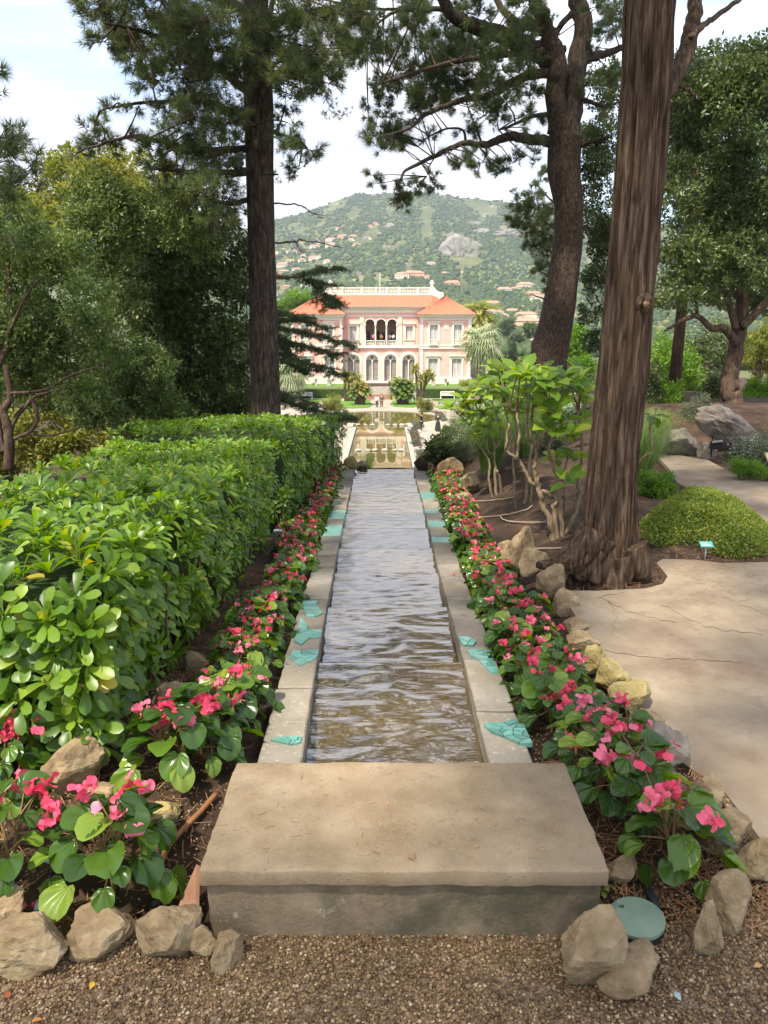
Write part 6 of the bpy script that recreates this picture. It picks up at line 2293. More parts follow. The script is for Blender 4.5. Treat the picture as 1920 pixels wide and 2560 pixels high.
# ------------------------------------------------------------------ fountain grasses and dark shrubs
def grass_clump(label, loc, n, h, spread, seed, group):
    r = np.random.default_rng(seed)
    e_ = empty('fountain_grass', loc, label, 'grass', group)
    Vv, Ff, rn = [], [], []
    for i in range(n):
        a = r.uniform(0, 6.28)
        d = np.array((math.cos(a), math.sin(a), 0))
        s = np.array((-d[1], d[0], 0)) * r.uniform(0.002, 0.004)
        hh, sp = h * r.uniform(0.5, 1.05), spread * r.uniform(0.3, 1.05)
        b = d * r.uniform(0, 0.12)
        k = len(Vv)
        m = 7
        for j in range(m):
            t_ = j / (m - 1)
            x = b + d * sp * t_ ** 1.3
            z = hh * (2.2 * t_ - 1.55 * t_ * t_)
            w = s * (1 - t_ * 0.85)
            Vv += [x - w + np.array((0, 0, z)), x + w + np.array((0, 0, z))]
            if j:
                q = k + 2 * j
                Ff.append((q - 2, q - 1, q + 1, q))
        rn += [r.uniform(0, 0.98)] * (2 * m)
    o_ = put('blades', arr_mesh('blades', Vv, Ff, M['grass'], rn, True), e_)
    o_['kind'] = 'stuff'
    return e_


GG = 'fountain grass clumps'
p = PY(*F4(700, 1240), 10.2)
grass_clump('large arching fountain grass clump behind the slender grey stems', (p.x - 0.12, 10.2, gh(p.x, 10.2) - 0.02), 2400, 1.2, 0.8, 401, GG)
p = PY(*F4(940, 1160), 10.6)
grass_clump('arching fountain grass clump just right of the large one', (p.x, 10.6, gh(p.x, 10.6) - 0.02), 1800, 1.15, 0.75, 402, GG)
p = PY(*R1(150, 1290), 8.2)
grass_clump('pale arching grass clump right of the cypress trunk behind the rounded shrub', (p.x, 8.2, 0), 800, 0.85, 0.5, 403, GG)
p = PY(*R1(250, 1120), 9.8)
grass_clump('grey green grass clump beside the path bend', (p.x, 9.8, 0), 700, 0.8, 0.5, 404, GG)
grass_clump('low strappy grass at the far left end of the channel', (-0.35, YEND + 1.6, chz(YEND) - 0.42), 160, 0.62, 0.5, 405, GG)

shrub('ivy_shrub', 'glossy dark shrub at the far end of the right flower bed', [(150, 830, 120), (80, 880, 80), (230, 780, 100), (200, 900, 90), (100, 780, 60), (60, 920, 60), (280, 860, 80), (230, 690, 70), (180, 960, 70), (300, 930, 60)], F4, 12.8, 1 / 3.77, 8000, 0.055, 0.6, M['holm'], 209, None, 'shrub', 0.2)
shrub('juniper_shrub', 'dark needle leaved shrub above the glossy far shrub', [(380, 560, 110), (330, 640, 100), (420, 680, 110), (380, 780, 100), (440, 820, 80), (350, 460, 70), (460, 560, 90), (290, 700, 70), (420, 900, 80), (340, 870, 80), (480, 720, 80)], F4, 12.4, 1 / 3.77, 12000, 0.04, 0.14, M['greygreen'], 210, None, 'shrub', 0.25)
shrub('pale_shrub', 'pale blue grey succulent shrub behind the large leaves', [(1260, 400, 60), (1330, 430, 60), (1420, 430, 60), (1040, 440, 50), (960, 430, 50), (1200, 440, 50), (1380, 380, 40)], F4, 11.5, 1 / 3.77, 1800, 0.06, 0.5, leaf_mat('pale blue green leaf', [(0, (0.16, 0.22, 0.13)), (1, (0.34, 0.42, 0.28))], 0.2), 211, None, 'shrub', 0.3)
shrub('dark_bush', 'black green bush in deep shade under the forked pine', [(1300, 320, 80), (1180, 330, 90), (1380, 330, 70), (1060, 330, 70), (980, 280, 60), (1150, 280, 60), (1460, 350, 60), (1380, 200, 50), (1480, 240, 50)], F4, 14.2, 1 / 3.77, 9000, 0.06, 0.4, M['holm'], 212, None, 'shrub', 0.3)
shrub('low_herb', 'low grey green herbs on the soil behind the stems', [(1100, 900, 60), (1180, 760, 60), (1040, 800, 50), (1240, 800, 60), (1100, 640, 60), (1180, 600, 60), (1300, 880, 50), (1010, 640, 60)], F4, 11.2, 1 / 3.77, 4000, 0.05, 0.3, M['greygreen'], 213, None, 'herb', 0.3)

# ------------------------------------------------------------------ irrigation and small garden things
e = empty('valve_lid', (0, 0, 0), 'round green plastic valve cover on a black ring right of the slab', 'valve cover')
c = PZ(1594.8, 2288, 0.05)
e.location = (c.x, c.y, 0.0)
mb = MB()
mb.lathe([(0.071, -0.05), (0.073, 0.03), (0.070, 0.034)], sides=40)
mb.build('ring', M['black'], e, True)
outer = [(0.0745 * math.cos(a * 6.283 / 44), 0.0745 * math.sin(a * 6.283 / 44)) for a in range(44)]
hole = [(-0.028 + 0.0085 * math.cos(a * 6.283 / 14), 0.043 + 0.0065 * math.sin(a * 6.283 / 14)) for a in range(14)]
o = put('lid', panel_mesh('lid', outer, [hole], 0.010, M['valve_lid'], flat=True), e)
o.location.z = 0.042
e.rotation_euler = (rad(2), rad(-3), 0.1)

cl = empty('clover', (0.60, 1.93, 0.03), 'small clover sprig between slab and green valve cover', 'weed')
rr4 = random.Random(8)
for k in range(7):
    a = rr4.uniform(0, 6.28)
    p = Vector((rr4.uniform(-0.005, 0.035), rr4.uniform(-0.05, 0.05), rr4.uniform(0.03, 0.07)))
    for q in range(3):
        s = 0.17
        put('leaf', BLEAF[q], cl, M=Matrix.Translation(p) @ Matrix.Rotation(q * 2.1 + a, 4, 'Z') @ Matrix.Rotation(-0.2, 4, 'X') @ Matrix.Diagonal((s, s, s, 1)))
mb = MB()
for k in range(5):
    mb.tube([(0, 0, -0.03), (rr4.uniform(0, 0.03), rr4.uniform(-0.04, 0.04), 0.045)], 0.0012, 4)
mb.build('stem', M['stem_green'], cl)


def pipe_run(name, label, px, r, mat, z=0.02, parts=(), cat='pipe'):
    def on_soil(x, y):
        p_ = PZ(x, y, z)
        for _ in range(8):
            p_ = PZ(x, y, gh(p_.x, p_.y) + 0.022)
        return p_
    W = [on_soil(x, y) for x, y in px]
    e_ = empty(name, W[0], label, cat)
    L0 = Vector(W[0])
    mb_ = MB()
    mb_.tube(wobble([w - L0 for w in W], 0.0005, 1, 4), r, 10)
    mb_.build('tube', mat, e_, True)
    for nm, pts, rad_, m_ in parts:
        mb_ = MB()
        q = [on_soil(x, y) - L0 for x, y in pts]
        mb_.tube(q, rad_, 12)
        mb_.build(nm, m_, e_, True)
    return e_


pipe_run('irrigation_pipe', 'brown irrigation pipe with black elbow left of the slab', [(540, 1985), (500, 2030), (430, 2105), (405, 2150), (390, 2190)], 0.0095, M['pipe'], 0.03,
         [('elbow', [(378, 2215), (402, 2225), (408, 2245), (380, 2268)], [0.012, 0.015, 0.015, 0.012], M['black'])])
pipe_run('irrigation_pipe', 'brown irrigation pipe ending in a black coupling right of the slab', [(1548, 2098), (1575, 2150), (1600, 2195)], 0.0095, M['pipe'], 0.03,
         [('coupling', [(1603, 2198), (1618, 2220), (1632, 2250), (1645, 2275)], [0.011, 0.0145, 0.0145, 0.009], M['black'])])
pipe_run('hose_valve', 'black hose with pale blue valve at the lower left flower bed', [(140, 2140), (125, 2200), (105, 2250), (95, 2300)], 0.008, M['black'], 0.035,
         [('valve_body', [(112, 2142), (140, 2150), (148, 2165)], [0.015, 0.016, 0.014], M['valve_blue']), ('coupling', [(100, 2255), (94, 2280)], [0.012, 0.012], M['valve_blue'])], 'valve')
hs = []
for k, (lab, pts, r0) in enumerate([('beige drip hose looping nearest the cypress root', [(1290, 1770), (1100, 1775), (950, 1770), (880, 1745), (860, 1710), (900, 1680), (1000, 1660)], 0.007),
                                    ('beige drip hose curving under the thick stems', [(720, 1475), (760, 1510), (850, 1525), (1000, 1530), (1110, 1528), (1150, 1530)], 0.007),
                                    ('brown drip hose across the soil behind the begonias', [(520, 1475), (640, 1475), (800, 1450), (960, 1410), (1020, 1370)], 0.006),
                                    ('dark drip hose farthest back by the grass', [(430, 1330), (600, 1325), (760, 1305), (860, 1290)], 0.006)]):
    W = []
    for q in pts:
        z = -0.05
        p = PZ(*F4(*q), z)
        for _ in range(8):
            z = gh(p.x, p.y) + 0.02
            p = PZ(*F4(*q), z)
        W.append(p)
    e_ = empty('drip_hose', W[0], lab, 'hose', 'drip hoses on the soil')
    mb = MB()
    mb.tube(wobble([w - W[0] for w in W], 0.002, k, 5), r0, 7)
    mb.build('tube', M['hose'], e_, True)

# broken terracotta piece against the plinth
mb = MB()
pa_, pb_, pc_ = PZ(500, 2165, 0.12), PZ(497, 2315, 0.02), PZ(452, 2275, 0.02)
ctr = (pa_ + pb_ + pc_) / 3
nv = Vector((-0.01, 0.0, 0.006))
mb.add([pa_ - ctr, pb_ - ctr, pc_ - ctr, pa_ - ctr + nv, pb_ - ctr + nv, pc_ - ctr + nv], [(2, 1, 0), (3, 4, 5), (0, 1, 4, 3), (1, 2, 5, 4), (2, 0, 3, 5)])
o = mb.build('terracotta_shard', M['terracotta'])
o.location = ctr
tag(o, 'broken terracotta shard leaning on the slab left side', 'shard')

# plant label sign
e = empty('plant_label', (0, 0, 0), 'small teal plant label on a metal stake before the ground cover mound', 'label sign')
b0 = PZ(*R1(783, 2135), 0.0)
e.location = b0
tp_ = PY(*R1(775, 1985), b0.y) - b0
mb = MB()
mb.tube([(0, 0, -0.05), (0, 0, tp_.z)], 0.006, 8)
mb.build('stake', M['metal'], e, True)
mb = MB()
mb.box(-0.046, 0.046, -0.03, 0.03, 0, 0.005, Matrix.Translation((0, 0, tp_.z)) @ Matrix.Rotation(rad(28), 4, 'X'))
mb.build('plaque', M['sign_teal'], e)
mb = MB()
for k in range(3):
    mb.box(-0.034, 0.034 - 0.012 * k, -0.018 + 0.013 * k, -0.013 + 0.013 * k, 0.0055, 0.0065, Matrix.Translation((0, 0, tp_.z)) @ Matrix.Rotation(rad(28), 4, 'X'))
mb.build('lettering', M['white'], e)
e = empty('plant_label', (0, 0, 0), 'tiny teal plant label under the grey green shrub on the bank', 'label sign')
b0 = PY(*R1(668, 870), 11.0)
e.location = (b0.x, b0.y, b0.z - 0.2)
mb = MB()
mb.tube([(0, 0, -0.15), (0, 0, 0.2)], 0.006, 6)
mb.build('stake', M['metal'], e)
mb = MB()
mb.box(-0.07, 0.07, -0.04, 0.04, 0.2, 0.206, Matrix.Rotation(rad(12), 4, 'X'))
mb.build('plaque', M['sign_teal'], e)
# spot lamp on the bank
e = empty('garden_spotlight', PY(*R1(888, 1045), 9.6), 'small black garden spotlight on the bank right of the boulders', 'spotlight')
e.scale = (0.75, 0.75, 0.75)
mb = MB()
mb.box(-0.085, 0.085, -0.05, 0.05, -0.02, 0.10)
mb.build('lamp_body', M['black'], e)
mb = MB()
mb.box(-0.075, 0.095, -0.075, -0.052, 0.10, 0.128, Matrix.Rotation(rad(-8), 4, 'Y'))
mb.build('visor', M['lamp_hood'], e)
mb = MB()
mb.tube([(-0.05, 0.03, -0.15), (-0.055, 0.03, 0.2)], 0.014, 6)
mb.build('bracket', M['black'], e)
# information board cut by the right edge
e = empty('information_board', (0, 0, 0), 'tan board on a dark post cut by the right picture edge', 'sign')
b0 = PZ(*R1(1400, 1340), 0.0)
e.location = (b0.x + 0.16, b0.y, 0)
tz = PY(*R1(1390, 1195), b0.y).z
mb = MB()
mb.box(-0.20, 0.16, -0.06, 0.06, -0.1, tz - 0.01)
mb.build('post', M['dark_wood'], e)
mb = MB()
mb.box(-0.20, 0.25, -0.14, 0.12, 0, 0.02, Matrix.Translation((0, 0, tz + 0.03)) @ Matrix.Rotation(rad(32), 4, 'X'))
mb.build('board', M['tan_board'], e)
# little grey post by the far hedge
p = PZ(688, 1352, -0.36)
e = empty('junction_box', (p.x + 0.03, p.y, chz(p.y) - 0.06), 'small grey electric box on the soil at the hedge gap', 'electric box')
mb = MB()
mb.box(-0.035, 0.035, -0.03, 0.03, -0.03, 0.12)
mb.build('housing', M['metal'], e)
mb = MB()
mb.box(-0.04, 0.04, -0.035, 0.035, 0.12, 0.132)
mb.build('cap', M['white'], e)

# fallen leaves on the gravel
for k, (px, py, c_, lab) in enumerate([(225, 2474, (0.55, 0.33, 0.03), 'yellow fallen leaf on the gravel at lower left'), (107, 2550, (0.5, 0.2, 0.05), 'orange fallen leaf at the bottom left edge'), (1685, 2478, (0.33, 0.42, 0.42), 'pale blue grey paper scrap on the gravel at lower right'),
                                       (1885, 2418, (0.45, 0.25, 0.1), 'tan fallen leaf on the gravel at the right edge'), (20, 2497, (0.3, 0.09, 0.04), 'red brown fallen leaf at the left edge')]):
    p = PZ(px, py, 0.022)
    o = put('fallen_leaf', FLEAF[k % 4].copy())
    o.data.materials.clear()
    o.data.materials.append(plain('fallen leaf %d' % k, c_, 0.7))
    o.location = p
    o.scale = (0.16, 0.16, 0.16)
    o.rotation_euler = (0.1, 0.2, k * 1.7)
    tag(o, lab, 'fallen leaf')
# fallen begonia petals
for k, (px, py, lab) in enumerate([(523, 2073, 'fallen pink blossom on the soil by the slab left side'), (72, 2268, 'fallen pink blossom at the lower left bed edge'), (1585, 2115, 'fallen pink petals on the dark soil right of the slab'), (168, 2235, 'fallen pink petal under the front left begonia'), (1133, 1435, 'fallen pink petal on the right coping')]):
    z = 0.03 if k < 4 else -0.1
    p = PZ(px, py, z)
    if k == 4:
        for _ in range(6):
            p = PZ(px, py, chz(p.y) + 0.012)
    o = put('fallen_blossom', BFLOW[4])
    o.location = p
    o.scale = (0.6, 0.6, 0.4)
    tag(o, lab, 'blossom', 'fallen begonia blossoms')

# ------------------------------------------------------------------ pine behind the viewer, out of frame, its crown shaped to shade the foreground
t = empty('umbrella_pine', (-3.4, -5.2, 0), 'tall umbrella pine behind the viewer shading the gravel', 'tree')
LOC = Vector(t.location)
mb = MB()
mb.tube([(0, 0, -0.2), (0.2, 0.1, 4), (0.5, 0.5, 8), (0.9, 1.2, 10)], [0.3, 0.25, 0.2, 0.12], 16)
for k in range(9):
    a = k * 0.75
    mb.tube([(0.6, 0.7, 8.2 + 0.1 * k), (0.8 + 1.2 * math.cos(a), 1.2 + 1.2 * math.sin(a), 9.0 + 0.1 * k), (1.0 + 2.6 * math.cos(a), 1.6 + 2.4 * math.sin(a), 9.4)], [0.10, 0.07, 0.03], 8)
mb.build('trunk', M['pine_bark'], t, True)
off = Vector((sun_vec.x / sun_vec.z, sun_vec.y / sun_vec.z))
clumps = []
r5 = random.Random(21)


def shade_p(x, y):
    """how closed the canopy is over a spot of the ground"""
    if x < -0.45 and 1.75 < y < 3.6:
        return 0.02
    if x < -0.7 and 3.5 < y < 5.4:
        return 0.12
    if y < 1.7:
        return 0.85
    if -0.45 <= x < 0.6 and 2.05 < y < 2.5:
        return 0.25
    if 0.5 < x < 1.3 and y < 4.2:
        return 0.9
    if abs((y - 5.0) - 1.5 * (x - 1.3)) < 0.9 and x > 0.8:
        return 0.9
    if -0.6 < x < 0.6:
        return 0.75 if y < 2.1 else 0.55
    if x >= 1.3:
        return 0.62 if y < 4.3 else 0.38
    if x < -0.6 and y > 3.6:
        return 0.6 if x > -1.4 else 0.35
    return 0.5


gx = -2.2
while gx < 4.6:
    gy = -0.6
    while gy < 9.0:
        x_, y_ = gx + r5.uniform(-0.2, 0.2), gy + r5.uniform(-0.2, 0.2)
        if r5.random() < shade_p(x_, y_):
            h = r5.uniform(8.4, 11.0)
            clumps.append((x_ + off.x * h - LOC.x, y_ + off.y * h - LOC.y, h, r5.uniform(0.26, 0.42)))
        gy += 0.46
    gx += 0.46
needle_crown(clumps, 70, M['needle'], 65, t, 11, 0.18, 0.032, False)

# ------------------------------------------------------------------ pool terrace far below
def R3p(x, y):
    return (820 + x / 4.608, 980 + y / 4.608)


cxl, cxr = -2.72, 2.0
pc = (-0.25, 84.6)
prx, pry = 6.4, 6.5
el = []
# outline of pool + canal as one hole
th_l = math.acos((cxl - pc[0]) / prx)
th_r = math.acos((cxr - pc[0]) / prx)
a0 = -th_r
a1 = -th_l + 2 * math.pi
hole = [(cxl, 44.0), (cxr, 44.0)]
yj = pc[1] - pry * math.sin(th_r)
hole.append((cxr, 75.0))
hole.append((cxr + 0.35, 75.1))
hole.append((cxr + 0.35, 77.6))
for i in range(49):
    a = a0 + (a1 - a0) * i / 48
    q = (pc[0] + prx * math.cos(a), pc[1] + pry * math.sin(a))
    if q[1] > 78.2:
        hole.append(q)
hole += [(cxl - 0.35, 77.6), (cxl - 0.35, 75.1), (cxl, 75.0)]
outer = [(-13, 38), (13, 38), (13, 109), (-13, 109)]
o = put('pool_terrace', panel_mesh('pool_terrace', outer, [hole], 0.30, M['pavement'], flat=True))
o.location.z = POOLZ - 0.15
tag(o, 'pale gravel terrace around the pool', None, None, 'structure')
M['pool_water'] = water_mat('pool water', [(0.35, (0.10, 0.085, 0.025)), (0.65, (0.16, 0.13, 0.045))], 0.015, ((1.6, 0.16, 0.01, (1, 0.5, 1)), (6, 0.10, 0.004, (1, 0.5, 1))), 0.25)
mb = MB()
mb.add([(-9, 42, POOLZ - 0.08), (9, 42, POOLZ - 0.08), (9, 94, POOLZ - 0.08), (-9, 94, POOLZ - 0.08)], [(0, 1, 2, 3)])
o = mb.build('pool_water', M['pool_water'])
tag(o, 'olive brown water of the round pool and canal', None, None, 'structure')
# copings along the canal
can = empty('canal_coping', (0, 60, POOLZ), 'pale stone coping along both canal sides below the cascade', 'coping')
for side, x0 in ((-1, cxl), (1, cxr)):
    Y = 46.0
    while Y < 74.9:
        y1 = min(75.0, Y + 2.4)
        mb = MB()
        mb.box(min(x0, x0 + side * 0.36), max(x0, x0 + side * 0.36), Y - 60 + 0.02, y1 - 60, -0.1, 0.10)
        mb.build('coping_stone', M['stone_pale'], can)
        Y = y1
    mb = MB()
    mb.box(min(x0 + side * 0.35, x0 + side * 0.9), max(x0 + side * 0.35, x0 + side * 0.9), 75.1 - 60, 78 - 60, -0.1, 0.14)
    mb.build('coping_stone', M['stone_pale'], can)
SG = 'stepping stones in the canal'
for k, x in enumerate((345, 455, 545, 650, 755, 850)):
    p = PZ(*R3p(x, 668), POOLZ)
    o = put('stepping_stone', rock_mesh('stepping_stone', (0.30, 0.22, 0.13), 500 + k, M['stone_pale'], 2, 0.02, 5))
    o.location = p
    tag(o, '%s from the left of the six stones across the near canal' % ['first', 'second', 'third', 'fourth', 'fifth', 'sixth'][k], 'stepping stone', SG)
for k, (x, w) in enumerate(((350, 34), (430, 42), (515, 45), (690, 42), (770, 40), (850, 42))):
    p = PZ(*R3p(x, 378), POOLZ)
    ww = w / 4.608 / F * 78
    o = put('stepping_stone', rock_mesh('stepping_stone', (ww * 0.8, 0.34, 0.14), 510 + k, M['stone_pale'], 2, 0.02, 5))
    o.location = p
    tag(o, '%s from the left of the flat stones between canal and round pool' % ['first', 'second', 'third', 'fourth', 'fifth', 'sixth'][k], 'stepping stone', SG)

# narrow planted beds beside the canal on the right
for k, (q, lab) in enumerate([([(960, 360), (1050, 360), (1065, 430), (955, 435)], 'sparse planted bed by the canal nearest the round pool'), ([(930, 440), (1030, 440), (1085, 620), (985, 635)], 'sparse planted bed by the canal behind the man'),
                              ([(1010, 680), (1110, 665), (1180, 860), (1060, 860)], 'sparse planted bed at the near end of the canal'), ([(1220, 235), (1310, 228), (1380, 330), (1310, 340)], 'grey green planted bed beside the woman')]):
    pts = [PZ(*R3p(*p), POOLZ) for p in q]
    c = sum(pts, Vector()) / 4
    e = empty('planted_bed', c, lab, 'flower bed', 'planted beds by the canal')
    o = put('soil', panel_mesh('soil', [(p.x - c.x, p.y - c.y) for p in pts], [], 0.12, M['soil'], flat=True), e)
    xs_ = [p.x - c.x for p in pts]
    ys_ = [p.y - c.y for p in pts]
    cl = []
    for i in range(26):
        s, t_ = r_.random(), r_.random()
        p = (pts[0] * (1 - s) + pts[1] * s) * (1 - t_) + (pts[3] * (1 - s) + pts[2] * s) * t_ - c
        cl.append((p.x, p.y, 0.2, 0.35, 0.5, 0.2))
    leaf_cloud('foliage', cl, 900, 0.14, 0.4, M['greygreen'], 520 + k, e)

# lawns round the pool
LG = 'lawn patches between pool and villa'
for k, (q, lab) in enumerate([([(195, 110), (300, 100), (430, 92), (480, 105), (505, 140), (490, 175), (420, 186), (300, 190), (190, 188), (60, 190), (60, 115)], 'lawn patch under the left cycad'),
                              ([(740, 105), (800, 98), (950, 100), (1040, 108), (1040, 165), (980, 180), (860, 178), (760, 170), (722, 140)], 'lawn patch under the right cycad'),
                              ([(1220, 168), (1380, 155), (1500, 160), (1600, 175), (1600, 205), (1400, 205), (1280, 195)], 'lawn strip in front of the right small basin'),
                              ([(1200, 85), (1480, 82), (1650, 85), (1650, 112), (1250, 112)], 'lawn strip under the right bench'), ([(-250, 85), (150, 82), (160, 110), (-250, 118)], 'lawn strip under the left bench')]):
    pts = [PZ(*R3p(*p), POOLZ) for p in q]
    c = sum(pts, Vector()) / len(pts)
    o = put('lawn', panel_mesh('lawn', [(p.x - c.x, p.y - c.y) for p in pts], [], 0.08, M['lawn'], flat=True))
    o.location = (c.x, c.y, POOLZ + 0.03)
    tag(o, lab, None, LG, 'structure')
# small side basin on the right
pts = [PZ(*R3p(*p), POOLZ) for p in [(1260, 130), (1470, 125), (1480, 148), (1270, 155)]]
c = sum(pts, Vector()) / 4
e = empty('side_basin', c, 'small side basin with pale rim right of the round pool', 'basin')
mbp = [(p.x - c.x, p.y - c.y) for p in pts]
o = put('rim', panel_mesh('rim', [(x * 1.12, y * 1.25) for x, y in mbp], [mbp], 0.3, M['stone_pale'], flat=True), e)
mb = MB()
mb.add([(x, y, 0.06) for x, y in mbp], [(0, 1, 2, 3)])
mb.build('water', M['pool_water'], e)


# ------------------------------------------------------------------ clipped garden hedges and terrace in front of the villa
def box_hedge(label, x0, x1, y0, y1, z0, z1, seed, group):
    e_ = empty('garden_hedge', ((x0 + x1) / 2, (y0 + y1) / 2, z0), label, 'hedge', group)
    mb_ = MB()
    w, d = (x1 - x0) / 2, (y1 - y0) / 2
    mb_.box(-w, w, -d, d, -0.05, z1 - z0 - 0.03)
    mb_.build('shade_core', M['hedge_core'], e_)  # solid box, its dark colour stands for shade between the leaves
    r = np.random.default_rng(seed)
    n_ = int((w * 2 * (z1 - z0) + w * d * 4) * 230)
    P = np.stack([r.uniform(-w, w, n_), r.choice([-1, 0], n_) * d, r.uniform(0, z1 - z0, n_)], 1)
    top = P[:, 1] == 0
    P[top, 1] = r.uniform(-d, d, top.sum())
    P[top, 2] = z1 - z0
    A = rand_dirs(r, n_)
    l = r.uniform(0.08, 0.15, n_)
    Nn = rand_dirs(r, n_) + np.array((0, -0.3, 1.0))
    Vv, Ff = leaf_quads(P - A * l[:, None] * 0.5, A, Nn, l, l * 0.6, r)
    put('foliage', arr_mesh('foliage', Vv, Ff, M['brightgreen'], np.repeat(r.uniform(0, 0.98, n_), 4)), e_)
    return e_


HG = 'clipped hedges below the villa terrace'
box_hedge('long clipped hedge behind the right benches', 4.6, 17.0, 107.6, 109.0, POOLZ, POOLZ + 1.25, 531, HG)
box_hedge('long clipped hedge behind the left bench', -17, -5.2, 107.6, 109.0, POOLZ, POOLZ + 1.25, 532, HG)
VZ = -6.40
mb = MB()
mb.box(-20, 22, 109.2, 150, POOLZ - 1, VZ - 0.06)
o = mb.build('villa_terrace', M['pavement'])
tag(o, 'pale terrace the villa stands on', None, None, 'structure')
for k, (x0, x1, lab) in enumerate(((-17, -2.4, 'raised parterre lawn left of the steps'), (1.9, 17, 'raised parterre lawn right of the steps'))):
    o = put('lawn', panel_mesh('lawn', [(x0, 109.3), (x1, 109.3), (x1, 114.3), (x0, 114.3)], [], 0.05, M['lawn'], flat=True))
    o.location.z = VZ - 0.02
    tag(o, lab, None, LG, 'structure')
# steps
e = empty('garden_steps', (-0.35, 107, POOLZ), 'wide pale steps rising to the villa terrace', 'steps')
for k in range(8):
    mb = MB()
    mb.box(-2.5, 2.5, -1.2 + 0.42 * k, 3.0, 0 if k == 0 else 0.18 * k - 0.02, 0.18 * (k + 1))
    mb.build('step', M['stone_pale'] if k > 2 else M['terracotta'], e)
for s in (-1, 1):
    mb = MB()
    mb.box(s * 2.75 - 0.22, s * 2.75 + 0.22, -1.6, 2.9, 0, 0.75)
    mb.build('cheek_wall', M['stone_pale'], e)


# benches
def bench(px0, px1, py, label):
    a, b = PZ(*R3p(px0, py), POOLZ), PZ(*R3p(px1, py), POOLZ)
    e_ = empty('garden_bench', ((a.x + b.x) / 2, a.y, POOLZ + 0.02), label, 'bench', 'white garden benches')
    w = (b.x - a.x) / 2
    mb_ = MB()
    for k in range(4):
        mb_.box(-w, w, -0.02 + 0.12 * k, 0.08 + 0.12 * k, 0.44, 0.475)
    mb_.build('seat', M['white'], e_)
    bk = MB()
    bk.box(-w, w, 0.46, 0.52, 0.92, 1.0)
    bk.box(-w, w, 0.46, 0.52, 0.52, 0.57)
    bk.build('back_rail', M['white'], e_)
    ns = 15
    for k in range(ns):
        x = -w + 0.08 + (2 * w - 0.16) * k / (ns - 1)
        mb_ = MB()
        mb_.box(x - 0.028, x + 0.028, 0.475, 0.505, 0.57, 0.92)
        mb_.build('slat', M['white'], e_)
    for sx in (-1, 1):
        for y in (0.0, 0.49):
            mb_ = MB()
            mb_.box(sx * w - 0.04, sx * w + 0.04, y - 0.03, y + 0.03, -0.02, 0.70 if y < 0.2 else 1.0)
            mb_.build('leg', M['white'], e_)
        mb_ = MB()
        mb_.box(sx * w - 0.045, sx * w + 0.045, -0.03, 0.5, 0.66, 0.71)
        mb_.build('armrest', M['white'], e_)
    return e_


bench(1300, 1455, 80, 'white slatted bench on the right before the clipped hedge')
bench(-355, -185, 92, 'white slatted bench on the left before the clipped hedge')
bench(265, 365, 92, 'white bench half hidden behind the left cycad')
bench(905, 1010, 80, 'white bench half hidden behind the right cycad')


# ------------------------------------------------------------------ palms, cycads, yuccas
def fronds(r, n, L_, droop, pinn, lw, up0, up1, w=0.03, stem=True):
    """pinnate or fan fronds around the origin; returns vertex list, quad faces, random"""
    Vv, Ff, rn = [], [], []
    for i in range(n):
        a = i * 2.399 + r.uniform(-0.2, 0.2)
        e0 = up0 + (up1 - up0) * (i / n) + r.uniform(-0.12, 0.12)
        l = L_ * r.uniform(0.85, 1.1)
        d = np.array((math.cos(a), math.sin(a), 0))
        side = np.array((-d[1], d[0], 0))
        rv = r.uniform(0, 0.98)
        P = []
        p = np.zeros(3)
        ang = e0
        m = 9
        for j in range(m + 1):
            P.append(p.copy())
            p = p + (d * math.cos(ang) + np.array((0, 0, 1)) * math.sin(ang)) * l / m
            ang -= droop / m
        if pinn:
            for j in range(1, m):
                for sd in (-1, 1):
                    for sub in range(3):
                        t_ = sub / 3
                        b = P[j] * (1 - t_) + P[j + 1] * t_
                        f = (j + t_) / m
                        ll = lw * math.sin(math.pi * (0.12 + 0.83 * f)) * r.uniform(0.85, 1.1)
                        tang = P[j + 1] - P[j]
                        tang = tang / np.linalg.norm(tang)
                        tip = b + side * sd * ll * 0.85 + tang * ll * 0.55 + np.array((0, 0, ll * r.uniform(-0.35, 0.15)))
                        k = len(Vv)
                        wv_ = tang * w
                        Vv += [b, (b + tip) / 2 + wv_, tip, (b + tip) / 2 - wv_]
                        Ff.append((k, k + 1, k + 2, k + 3))
                        rn += [rv] * 4
        else:
            h = P[5]
            tang = P[6] - P[5]
            tang = tang / np.linalg.norm(tang)
            for q in range(16):
                aa = -1.7 + 3.4 * q / 15
                dr = tang * math.cos(aa) + side * math.sin(aa)
                tip = h + dr * lw * r.uniform(0.85, 1.1) + np.array((0, 0, -lw * 0.35 * r.uniform(0.3, 1.4)))
                mid = h + dr * lw * 0.5 + np.array((0, 0, 0.02))
                wv_ = np.cross(dr, np.array((0, 0, 1)))
                wv_ = wv_ / max(1e-6, np.linalg.norm(wv_)) * w
                k = len(Vv)
                Vv += [h, mid + wv_, tip, mid - wv_]
                Ff.append((k, k + 1, k + 2, k + 3))
                rn += [rv] * 4
        if stem:
            k = len(Vv)
            for j in range(m + 1):
                ww = side * 0.02 * (1.2 - j / m)
                Vv += [P[j] - ww, P[j] + ww]
                rn += [rv] * 2
                if j and (pinn or j <= 5):
                    q = k + 2 * j
                    Ff.append((q - 2, q - 1, q + 1, q))
    return np.array(Vv), np.array(Ff), np.array(rn)


